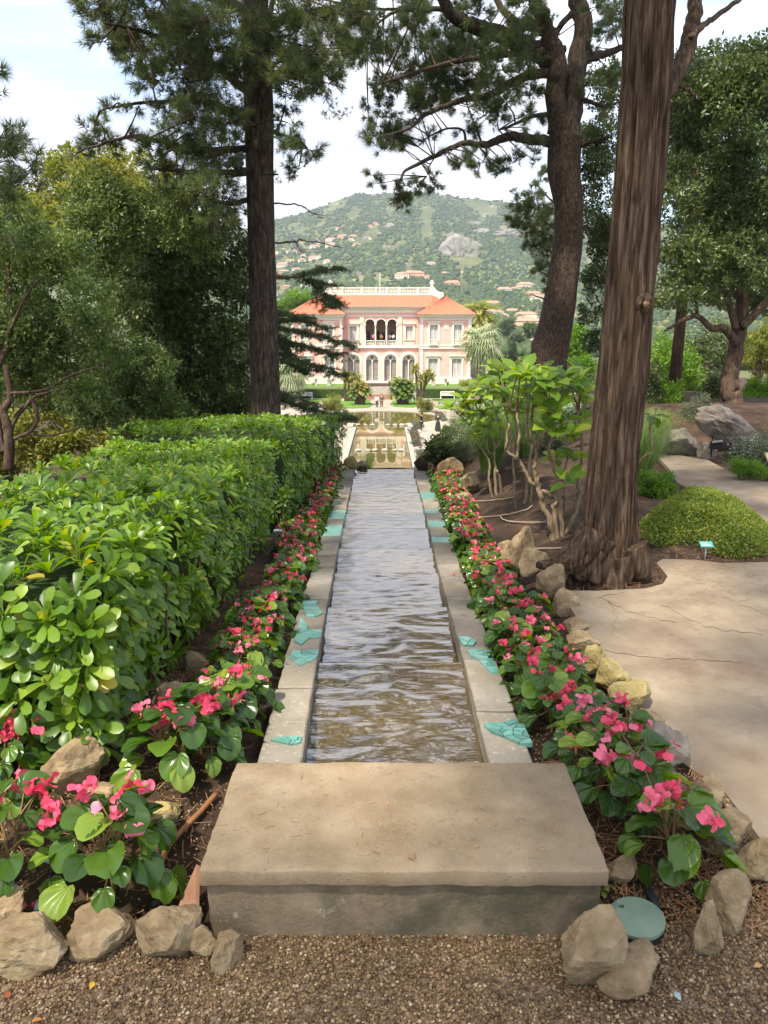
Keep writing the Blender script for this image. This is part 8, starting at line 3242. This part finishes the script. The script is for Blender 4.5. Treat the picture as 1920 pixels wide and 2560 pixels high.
# white fence running right from the villa
e = empty('white_fence', (vx(1214, 118), 118, VZ), 'short white post fence right of the villa', 'fence')
L0 = Vector(e.location)
for k in range(9):
    p = PY(*CR(1278 + 9 * k, 630 + 3 * k), 118 + 0.3 * k)
    mb = MB()
    mb.box(p.x - L0.x - 0.06, p.x - L0.x + 0.06, 0.3 * k - 0.06, 0.3 * k + 0.06, 0, 1.5)
    mb.build('post', M['white'], e)
mb = MB()
a, b = PY(*CR(1275, 628), 118), PY(*CR(1355, 655), 120.6)
mb.tube([(a.x - L0.x, 0, 1.5), (b.x - L0.x, 2.6, 1.5)], 0.05, 6)
mb.build('rail', M['white'], e)
# white garden pavilion seen past the fan palm
p = PY(*CR(1368, 600), 128)
e = empty('garden_pavilion', (p.x, 128, VZ), 'small white flat roofed pavilion right of the villa', 'pavilion')
mb = MB()
mb.box(-2.0, 2.0, -1.5, 1.5, PY(*CR(1368, 583), 128).z - VZ, PY(*CR(1368, 573), 128).z - VZ)
mb.build('roof', M['house_white'], e)
for sx in (-1, 1):
    for sy in (-1, 1):
        mb = MB()
        mb.tube([(sx * 1.7, sy * 1.2, 0), (sx * 1.7, sy * 1.2, PY(*CR(1368, 583), 128).z - VZ)], 0.12, 8)
        mb.build('column', M['house_white'], e)


# ------------------------------------------------------------------ people
def skin_obj(name, V_, E_, Rr, mat, parent=None, root=0, sub=1):
    me = bpy.data.meshes.new(name)
    me.from_pydata(V_, E_, [])
    o_ = bpy.data.objects.new(name, me)
    sm = o_.modifiers.new('Skin', 'SKIN')
    sm.use_smooth_shade = True
    for i, sv in enumerate(me.skin_vertices[0].data):
        rr2 = Rr[i]
        sv.radius = rr2 if isinstance(rr2, tuple) else (rr2, rr2)
        sv.use_root = (i == root)
    ss = o_.modifiers.new('Sub', 'SUBSURF')
    ss.levels = sub
    ss.render_levels = sub
    me2 = evaluated_mesh(o_)
    bpy.data.objects.remove(o_)
    me2.materials.clear()
    me2.materials.append(mat)
    me2.name = name
    return put(name, me2, parent)


def person(label, loc, rotz, h, top, bottom, hair, hairlen, armL, armR, stride=0.06, dress=False, scale=1.0, hips=0.0):
    """armL/armR: (elbow, hand) positions in body units for a 1.7 m figure; faces -Y"""
    e_ = empty('person', loc, label, 'person', 'people by the pool' if hips == 0 else 'people in the loggia')
    e_.rotation_euler = (0, 0, rotz)
    s = h / 1.7
    e_.scale = (s, s, s)
    sh = 0.19
    V_ = [(0, 0, 0.92), (0, 0.01, 1.15), (0, 0.01, 1.38), (0, 0.0, 1.47), (0, -0.01, 1.56), (0, -0.015, 1.64),
          (-0.09, 0, 0.88), (-0.095, -0.015, 0.48), (-0.10, 0.02 - stride, 0.08), (-0.10, -0.13 - stride, 0.035),
          (0.09, 0, 0.88), (0.095, -0.015, 0.48), (0.10, 0.02 + stride, 0.08), (0.10, -0.13 + stride, 0.035),
          (-sh, 0.01, 1.38), armL[0], armL[1], (sh, 0.01, 1.38), armR[0], armR[1]]
    E_ = [(0, 1), (1, 2), (2, 3), (3, 4), (4, 5), (0, 6), (6, 7), (7, 8), (8, 9), (0, 10), (10, 11), (11, 12), (12, 13), (2, 14), (14, 15), (15, 16), (2, 17), (17, 18), (18, 19)]
    R_ = [(0.15, 0.11), (0.125, 0.095), (0.14, 0.10), 0.055, (0.078, 0.09), (0.075, 0.092), 0.085, 0.058, 0.042, 0.035, 0.085, 0.058, 0.042, 0.035, 0.06, 0.042, 0.032, 0.06, 0.042, 0.032]
    for hi, el_ in ((16, 15), (19, 18)):
        hv, ev = Vector(V_[hi]), Vector(V_[el_])
        d = (hv - ev).normalized()
        sd = d.cross(Vector((0, 1, 0.2))).normalized()
        for q in range(5):
            off_ = sd * (0.03 - 0.015 * q) if q < 4 else sd * 0.05
            V_.append(tuple(hv + d * (0.075 if q < 4 else 0.03) + off_))
            E_.append((hi, len(V_) - 1))
            R_.append(0.009)
    skin_obj('body', V_, E_, R_, M['skin'], e_)
    # face: nose and ears
    mb_ = MB()
    mb_.tube([(0, -0.095, 1.62), (0, -0.12, 1.585), (0, -0.098, 1.575)], [0.008, 0.014, 0.008], 6)
    for sx in (-1, 1):
        mb_.tube([(sx * 0.082, 0.0, 1.62), (sx * 0.09, 0.008, 1.59), (sx * 0.082, 0.0, 1.56)], [0.008, 0.014, 0.006], 6)
    mb_.build('face', M['skin'], e_, True)
    mb_ = MB()
    for sx in (-1, 1):
        mb_.tube([(sx * 0.033, -0.092, 1.612), (sx * 0.033, -0.104, 1.612)], [0.010, 0.005], 6)
    mb_.tube([(-0.025, -0.096, 1.54), (0.025, -0.096, 1.54)], 0.006, 5)
    mb_.build('eyes_and_mouth', M['hair_dark'], e_)
    # clothes follow the body
    i_ = 0.017
    V2 = [(0, 0, 0.90), (0, 0.01, 1.15), (0, 0.01, 1.38), (0, 0.0, 1.455), (-sh, 0.01, 1.38), armL[0], tuple(Vector(armL[0]).lerp(Vector(armL[1]), 0.85)), (sh, 0.01, 1.38), armR[0], tuple(Vector(armR[0]).lerp(Vector(armR[1]), 0.85))]
    E2 = [(0, 1), (1, 2), (2, 3), (2, 4), (4, 5), (5, 6), (2, 7), (7, 8), (8, 9)]
    R2 = [(0.175, 0.135), (0.15, 0.12), (0.165, 0.125), 0.068, 0.078, 0.06, 0.046, 0.078, 0.06, 0.046]
    skin_obj('top', V2, E2, R2, M[top], e_)
    if dress:
        mb_ = MB()
        mb_.lathe([(0.30, 0.12), (0.26, 0.5), (0.20, 0.85), (0.155, 1.0)], (0, 0, 0), 18)
        mb_.build('skirt', M[bottom], e_, True)
    else:
        V3 = [(0, 0, 0.95), (-0.09, 0, 0.86), (-0.095, -0.015, 0.48), (-0.10, 0.02 - stride, 0.10), (0.09, 0, 0.86), (0.095, -0.015, 0.48), (0.10, 0.02 + stride, 0.10)]
        E3 = [(0, 1), (1, 2), (2, 3), (0, 4), (4, 5), (5, 6)]
        R3_ = [(0.165, 0.125), 0.10, 0.073, 0.06, 0.10, 0.073, 0.06]
        skin_obj('trousers', V3, E3, R3_, M[bottom], e_)
    mb_ = MB()
    for sx, st in ((-1, -stride), (1, stride)):
        mb_.tube([(sx * 0.10, 0.07 + st, 0.045), (sx * 0.10, -0.05 + st, 0.05), (sx * 0.10, -0.17 + st, 0.03)], [0.05, 0.055, 0.035], 10)
    mb_.build('shoes', M['cloth_white'] if not dress else M['cloth_black'], e_, True)
    mb_ = MB()
    hl = hairlen
    mb_.tube([(0, 0.02, 1.76), (0, 0.025, 1.73), (0, 0.035, 1.67), (0, 0.045, 1.60), (0, 0.06, 1.60 - hl * 0.5), (0, 0.06, 1.60 - hl)], [0.02, 0.08, 0.105, 0.10, 0.085 if hl > 0.1 else 0.05, 0.03], 14)
    mb_.build('hair', M[hair], e_, True)
    return e_


p = PZ(*R3p(565, 192), POOLZ)
person('person in pale top and navy trousers, left of two on the pool path', p, 0.1, 1.66, 'cloth_white', 'cloth_navy', 'hair_red', 0.22, ((-0.26, -0.03, 1.12), (-0.12, -0.2, 1.2)), ((0.26, -0.03, 1.12), (0.12, -0.2, 1.2)), 0.03)
p = PZ(*R3p(618, 188), POOLZ)
person('person in brown jacket and trousers, right of the two on the pool path', p, -0.1, 1.72, 'cloth_brown', 'cloth_brown', 'hair_red', 0.18, ((-0.27, 0.0, 1.1), (-0.25, -0.1, 0.86)), ((0.27, 0.0, 1.1), (0.2, -0.12, 0.9)), 0.03)
p = PZ(*R3p(1075, 460), POOLZ)
person('slim person in dark jacket and navy trousers raising one arm beside the canal', p, -1.9, 1.78, 'cloth_black', 'cloth_navy', 'hair_dark', 0.02, ((-0.26, 0.0, 1.12), (-0.2, -0.14, 0.92)), ((0.25, -0.2, 1.42), (0.2, -0.38, 1.72)), 0.05)
p = PZ(*R3p(1265, 455), POOLZ)
person('person in long black dress and shawl with long brown hair on the terrace', p, 0.2, 1.68, 'cloth_black', 'cloth_black', 'hair_brown', 0.38, ((-0.27, -0.02, 1.12), (-0.17, -0.2, 1.02)), ((0.27, -0.02, 1.12), (0.15, -0.24, 1.15)), 0.03, True)
for k, (x, c_, lab) in enumerate(((1300, 'cloth_black', 'person in dark clothes at the left end of the loggia'), (1420, 'cloth_pink', 'person in pink in the left loggia arch'), (1545, 'cloth_orange', 'person in the middle loggia arch'))):
    pxp = 720 + x / 6.636
    person(lab, (vx(pxp, YC + 0.9), YC + 0.9, vz(862, YC)), 0.3 * k, 1.68, c_, 'cloth_navy', 'hair_dark', 0.1, ((-0.26, -0.03, 1.12), (-0.16, -0.25, 1.08)), ((0.26, -0.03, 1.12), (0.16, -0.25, 1.08)), 0.02, False, 1.0, 0.01)
for k, (x, c_, lab) in enumerate(((85, 'cloth_white', 'person in white in the right loggia arch, left of two'), (130, 'cloth_white', 'person in pale shirt in the right loggia arch, right of two'))):
    pxp = 960 + x / 5.72
    person(lab, (vx(pxp, YC + 0.9), YC + 0.9, vz(862, YC)), 0.5 - k, 1.66, c_, 'cloth_navy', 'hair_dark', 0.1, ((-0.26, -0.03, 1.12), (-0.16, -0.25, 1.08)), ((0.26, -0.03, 1.12), (0.16, -0.25, 1.08)), 0.02, False, 1.0, 0.01)

# ------------------------------------------------------------------ hill and town
RID = [(-1600, 760), (-600, 700), (0, 650), (400, 610), (600, 575), (680, 552), (743, 537), (807, 516), (857, 495), (899, 484), (933, 486), (1026, 480), (1081, 482), (1144, 493), (1250, 503), (1313, 514), (1500, 535), (1700, 565), (2000, 605), (2600, 680), (3600, 760)]
RX, RY = [a for a, b in RID], [b for a, b in RID]


def hill_pt(px, t_):
    ridge = float(np.interp(px, RX, RY))
    base = 905.0
    py = base + (ridge - base) * t_
    d = 200 + 1750 * t_ ** 1.3
    # relief: gullies and shoulders move the surface in depth
    d *= 1 + 0.05 * mnoise.noise(Vector((px * 0.006, t_ * 3.0, 1.0))) * min(1, t_ * 4)
    py += 7 * mnoise.noise(Vector((px * 0.012, t_ * 5.0, 4.0))) * math.sin(math.pi * min(1, t_))
    py += (2.0 * mnoise.noise(Vector((px * 0.09, 2.0, 4.0)))) * t_
    return PY(px, py, d)


pxs = np.concatenate([np.linspace(-1600, 500, 36), np.linspace(520, 1500, 170), np.linspace(1530, 3600, 36)])
tts = np.linspace(0, 1, 70)
V_ = []
for t_ in tts:
    for px in pxs:
        V_.append(hill_pt(px, t_))
# back slope
for px in pxs:
    p = hill_pt(px, 1.0)
    V_.append(Vector((p.x * 1.5, p.y * 1.5, -20)))
nx = len(pxs)
Fc = [(j * nx + i, j * nx + i + 1, (j + 1) * nx + i + 1, (j + 1) * nx + i) for j in range(len(tts)) for i in range(nx - 1)]
o = put('hill', arr_mesh('hill', V_, Fc, M['hill'], smooth_shade=True))
tag(o, 'wooded limestone hill behind the villa', None, None, 'structure')
# plain between villa and hill
mb = MB()
mb.add([(-900, 140, -9), (900, 140, -9), (900, 260, -9), (-900, 260, -9)], [(0, 1, 2, 3)])
o = mb.build('valley_ground', M['hill'])
tag(o, kind='structure')

rh = np.random.default_rng(99)


def hill_trees(n_, seed):
    r = np.random.default_rng(seed)
    bm = bmesh.new()
    bmesh.ops.create_icosphere(bm, subdivisions=1, radius=1)
    bv = np.array([v.co[:] for v in bm.verts])
    bf = np.array([[v.index for v in f.verts] for f in bm.faces])
    bm.free()
    C_, S_ = [], []
    while len(C_) < n_:
        px = r.uniform(560, 1460) if r.random() < 0.86 else r.uniform(1460, 2050)
        t_ = r.uniform(0.02, 1.0) ** 0.9
        dn = mnoise.noise(Vector((px * 0.022, t_ * 9, 7.0))) + 0.5 * mnoise.noise(Vector((px * 0.06, t_ * 22, 3.0)))
        if dn < -0.42 + 0.5 * r.random() * (t_ > 0.45):
            continue
        # leave the big cliff and the settlements more open
        ridge = float(np.interp(px, RX, RY))
        py = 905 + (ridge - 905) * t_
        if ((px - 1155) / 38) ** 2 + ((py - 636) / 26) ** 2 < 1:
            continue
        if px < 850 and 560 < py < 720 and r.random() < 0.45:
            continue
        p = hill_pt(px, t_)
        C_.append((p.x, p.y, p.z))
        S_.append(r.uniform(1.1, 3.9) * (0.5 + 0.5 * min(1, p.y / 1200)))
    C_, S_ = np.array(C_), np.array(S_)
    sc = S_[:, None] * r.uniform(0.75, 1.3, (n_, 3))
    sc[:, 2] *= 0.9
    Vv = bv[None] * sc[:, None, :] * r.uniform(0.7, 1.25, (n_, len(bv), 1)) + C_[:, None, :] + np.array((0, 0, 1))[None, None] * (S_ * 0.45)[:, None, None]
    Ff = (bf[None] + (np.arange(n_) * len(bv))[:, None, None]).reshape(-1, 3)
    nz = np.array([mnoise.noise(Vector((c[0] * 0.01, c[1] * 0.006, 5.0))) for c in C_])
    rn = np.clip(0.45 + nz * 0.55 + r.uniform(-0.3, 0.3, n_), 0, 0.97)
    return arr_mesh('hillside_woods', Vv.reshape(-1, 3), Ff, M['hilltree'], np.repeat(rn, len(bv)))


o = put('hillside_woods', hill_trees(34000, 5))
tag(o, 'distant woodland and scrub covering the hill', 'woods', None, 'stuff')


# cliffs: craggy rock faces standing proud of the slope
def cliff(label, px, py, wpx, hpx, seed):
    ridge = float(np.interp(px, RX, RY))
    t_ = (905 - py) / (905 - ridge)
    p = hill_pt(px, t_)
    me = rock_mesh('cliff', (wpx / F * p.y * 1.1, wpx / F * p.y * 0.5, hpx / F * p.y * 1.15), seed, M['cliff'], 4, 0.16, 9)
    o_ = put('cliff', me)
    o_.location = p + Vector((0, 3, 0))
    tag(o_, label, 'cliff', 'pale crags on the hill')


cliff('largest pale limestone crag on the right half of the hill', 1155, 640, 52, 42, 1)
cliff('upper pale crag above and right of the largest one', 1205, 585, 22, 12, 2)
cliff('pale rock outcrop high on the right slope', 1185, 560, 20, 7, 3)
cliff('wide broken outcrop near the right side of the hill', 1270, 590, 42, 14, 4)
cliff('pale outcrop above the loggia towards the hill centre', 965, 620, 16, 9, 5)
cliff('small outcrop on the central slope', 915, 605, 10, 10, 6)
cliff('bare tan quarry patch on the upper left slope', 975, 568, 16, 9, 7)
cliff('pale scar left of the quarry patch', 952, 587, 12, 7, 8)
cliff('small outcrop right of the central slope', 1125, 595, 14, 12, 9)


# long pale retaining wall crossing the slope
def slope_wall(label, pts, hpx, mat, thick=6):
    W = []
    for px, py in pts:
        ridge = float(np.interp(px, RX, RY))
        W.append(hill_pt(px, (905 - py) / (905 - ridge)))
    e0 = W[0]
    vs, fs = [], []
    for i, w in enumerate(W):
        h = hpx / F * w.y * (0.7 + 0.6 * abs(mnoise.noise(Vector((i * 0.8, 0, 3)))))
        q = w - e0
        vs += [q + Vector((0, -thick, -h * 0.6)), q + Vector((0, -thick, h)), q + Vector((0, thick, h * 1.1)), q + Vector((0, thick, -h))]
        if i:
            b_ = 4 * (i - 1)
            for k in range(4):
                k2 = (k + 1) % 4
                fs.append((b_ + k, b_ + 4 + k, b_ + 4 + k2, b_ + k2))
    mb_ = MB()
    mb_.add(vs, fs)
    o_ = mb_.build('retaining_wall', mat)
    o_.location = e0
    tag(o_, label, 'wall', 'pale road walls on the hill')


slope_wall('long pale road wall across the hill left of centre', [(840 + i * 8, 690 - i * 0.9 + 3 * math.sin(i * 0.8)) for i in range(24)], 4.5, M['cliff'])
slope_wall('long pale road wall across the hill on the right', [(1180 + i * 8, 677 - i * 1.1 + 3 * math.sin(i * 0.7)) for i in range(22)], 4, M['cliff'])
slope_wall('terraced tan field edge at the lower right of the hill', [(1275 + i * 6, 735 - i * 0.3) for i in range(14)], 3, M['house_pink'])


# houses
def house_meshes(w, d, h, hip, seed):
    r = random.Random(seed)
    wall = MB()
    wall.box(-w, w, -d, d, -h * 0.8, h)
    if r.random() < 0.6:
        wall.box(w * 0.3, w * 1.5, -d * 1.2, d * 0.5, -h * 0.8, h * 0.62)
    roof = MB()
    o_ = 0.6
    roof.add([(-w - o_, -d - o_, h), (w + o_, -d - o_, h), (w + o_, d + o_, h), (-w - o_, d + o_, h), (-w * hip, 0, h + d * 0.55), (w * hip, 0, h + d * 0.55)],
             [(0, 1, 5, 4), (1, 2, 5), (2, 3, 4, 5), (3, 0, 4), (3, 2, 1, 0)])
    win = MB()
    win.box(-0.6, 0.6, -0.08, 0.08, -0.9, 0.9)
    return wall.mesh('wall'), roof.mesh('roof', M['house_roof']), win.mesh('window', M['dark_window'])


HT = [house_meshes(7, 5, 3.6, 0.4, 1), house_meshes(10, 5.5, 4.6, 0.6, 2), house_meshes(5, 4.5, 3.4, 0.1, 3), house_meshes(13, 6, 6.5, 0.7, 4)]
HD = [(7, 5, 3.6), (10, 5.5, 4.6), (5, 4.5, 3.4), (13, 6, 6.5)]
WALLM = []
for wm in ('house_wall', 'house_white', 'house_pink'):
    row = []
    for wall, roof, win in HT:
        c = wall.copy()
        c.materials.append(M[wm])
        row.append(c)
    WALLM.append(row)


HOUSES = {}


def house(px, py, k, m, label, group, s=1.0, rot=None, flat=False):
    ridge = float(np.interp(px, RX, RY))
    t_ = max(0.0, (905 - py) / (905 - ridge))
    p = hill_pt(px, t_)
    e_ = empty('house', p, label, 'house', group)
    HOUSES.setdefault(label, []).append((px, e_))
    e_.rotation_euler = (0, 0, rh.uniform(-0.5, 0.5) if rot is None else rot)
    e_.scale = (s, s, s)
    put('wall', WALLM[m][k], e_)
    if not flat:
        put('roof', HT[k][1], e_)
    w, d, h = HD[k]
    nw = 3 if w < 8 else 5
    for i in range(nw):
        o_ = put('window', HT[k][2], e_)
        o_.location = (-w * 0.75 + 1.5 * w * i / (nw - 1), -d - 0.06, h * 0.35)


def HZ(x, y):
    return (680 + x / 2.37, 440 + y / 2.37)


HGp = 'small houses scattered on the hill'
hl = [(390, 318, 0, 0), (425, 303, 2, 2), (480, 300, 2, 2), (580, 303, 0, 2), (610, 290, 0, 2), (420, 370, 1, 2), (480, 365, 1, 1), (470, 385, 0, 0), (350, 395, 1, 1), (350, 425, 1, 0), (275, 420, 0, 2), (270, 438, 1, 1), (240, 432, 0, 1), (150, 458, 1, 1),
      (95, 455, 2, 1), (70, 438, 0, 0), (190, 482, 0, 0), (270, 500, 1, 1), (240, 505, 0, 0), (180, 512, 0, 1), (120, 510, 0, 1), (100, 515, 0, 0), (60, 540, 1, 0), (150, 565, 1, 1), (70, 580, 1, 2), (200, 655, 0, 1), (330, 520, 0, 1), (40, 720, 0, 2), (25, 465, 0, 0),
      (840, 610, 3, 2), (775, 608, 1, 0), (1125, 582, 2, 1), (1025, 592, 0, 0), (940, 530, 1, 1), (1070, 660, 1, 2), (1375, 690, 1, 1), (1500, 668, 1, 1), (1470, 672, 0, 0), (1550, 720, 1, 2), (1590, 745, 1, 1), (1430, 675, 0, 1), (500, 415, 0, 0), (700, 295, 1, 2), (820, 590, 0, 0), (560, 380, 0, 0)]
for i, (x, y, k, m) in enumerate(hl):
    px, py = HZ(x, y)
    side_ = 'left hill slope' if x < 520 else ('mid hill' if x < 1200 else 'right hill foot')
    col_ = ['cream', 'white', 'salmon'][m]
    house(px, py, k, m, 'tiny %s house on the %s' % (col_, side_), HGp, rh.uniform(0.6, 0.9))
# nearer town at the right, between palm and pine
for i in range(46):
    px = rh.uniform(1180, 1420)
    py = rh.uniform(762, 872)
    if px < 1265 and py > 800:
        continue
    k = int(rh.integers(0, 4))
    m = int(rh.integers(0, 3))
    house(px, py, k, m, 'small %s town house between palms and forked pine' % ['cream', 'white', 'salmon'][m], 'town houses at the foot of the hill', rh.uniform(0.35, 0.6))
for i in range(10):
    px = rh.uniform(690, 735)
    py = rh.uniform(700, 830)
    k = int(rh.integers(0, 3))
    m = int(rh.integers(0, 3))
    house(px, py, k, m, 'small %s house glimpsed between tall pine and villa roof' % ['cream', 'white', 'salmon'][m], 'houses left of the villa', rh.uniform(0.35, 0.55))

for lab, lst in HOUSES.items():
    if len(lst) > 1:
        for i, (px, e_) in enumerate(sorted(lst, key=lambda q: q[0])):
            e_['label'] = '%s, %s from the left' % (lab, ordinal(i + 1))

# trees right behind the villa, told apart one by one
BT = 'trees behind and beside the villa'
e = empty('stone_pine', (0, 0, 0), 'rounded bright green stone pine behind the villa left wing', 'tree', BT)
p = PY(*CR(195, 215), 150)
e.location = (p.x, 150, -7)
LOC = Vector(e.location)
leaf_cloud('crown', px_clumps([(195, 210, 60), (140, 225, 45), (245, 225, 45), (190, 250, 40), (170, 190, 40), (230, 195, 40)], CR, 150, LOC, 1 / 2.304, 0.6, 0.9, 3), 9000, 0.42, 0.4, M['brightgreen'], 601, e)
mb = MB()
mb.tube([(0, 0, 0), (0.2, 0, p.z + 7)], [0.4, 0.25], 8)
mb.build('trunk', M['oak_bark'], e)
for k, (x, ytop, ybot, w, lab) in enumerate(((1427, 455, 610, 24, 'dark column shaped cypress right of the villa'), (1553, 450, 560, 18, 'narrow cypress beside the forked pine trunk'))):
    Y = 140
    p = PY(*CR(x, ybot), Y)
    zt_ = PY(*CR(x, ytop), Y).z
    e = empty('column_cypress', (p.x, Y, -7), lab, 'tree', BT)
    hh = zt_ + 7
    ww = w / 2.304 / F * Y
    cl = [(0, 0, hh * t_, ww * (1.05 - 0.75 * t_ ** 3), ww, hh * 0.09) for t_ in np.linspace(0.1, 0.96, 12)]
    leaf_cloud('crown', cl, 9000, 0.3, 0.4, M['cedar'], 610 + k, e)
    mb = MB()
    mb.tube([(0, 0, -0.2), (0, 0, hh * 0.8)], [0.2, 0.05], 7)
    mb.build('trunk', M['oak_bark'], e)
spots = [(1290, 590, 40, 125, 'brightgreen', 'bright green bush at the right corner of the villa'), (1330, 540, 36, 150, 'cycad', 'pale green palm like tree right of the villa'), (1480, 590, 46, 130, 'yellowgreen', 'yellow green shrubbery beside the cypress column'),
         (1390, 540, 40, 170, 'olive', 'grey green tree left of the cypress column'), (1510, 560, 36, 160, 'brightgreen', 'round green tree left of the forked pine'), (1310, 480, 40, 220, 'holm', 'dark tree on the slope right of the fan palm'), (1450, 440, 50, 260, 'holm', 'dark wood on the slope above the cypress column'),
         (1400, 360, 50, 300, 'holm', 'broad dark tree on the slope right of the date palm'), (1540, 380, 40, 300, 'olive', 'olive coloured tree by the forked pine on the slope'), (90, 250, 50, 180, 'olive', 'grey green tree behind the tall pine trunk'), (110, 600, 70, 112, 'brightgreen', 'green shrubs left of the villa behind the cedar'), (110, 480, 60, 125, 'holm', 'dark tree at the villa left corner')]
for k, (x, y, rr2, Y, mt, lab) in enumerate(spots):
    ball('background_tree', lab, x, y, rr2, Y, 3200, 0.003 * Y, M[mt], 620 + k, BT, -7.5 if Y < 200 else -8.5, 'tree', 0.8)
# two black-eyed shrubs filling the slope between hedge end and pool on the left, and right bank
shrub('slope_shrub', 'green shrub between hedge end and canal on the left', [(130, 300, 60), (60, 350, 60), (180, 270, 40)], R3p, 40, 1 / 4.608, 2500, 0.14, 0.4, M['cedar'], 640, None, 'shrub', 1.0)

# ------------------------------------------------------------------ haze
mb = MB()
mb.box(-3300, 3300, -60, 3200, -60, 700)
o = mb.build('haze')
tag(o, 'thin summer haze over the valley', 'haze', None, 'stuff')
m, N, L, out = new_mat('haze')
vol = N.new('ShaderNodeVolumePrincipled')
vol.inputs['Color'].default_value = (0.80, 0.88, 1.0, 1)
vol.inputs['Density'].default_value = 0.00017
vol.inputs['Anisotropy'].default_value = 0.2
L.new(vol.outputs[0], out.inputs['Volume'])
o.data.materials.append(m)

bpy.data.scenes.remove(TMP)
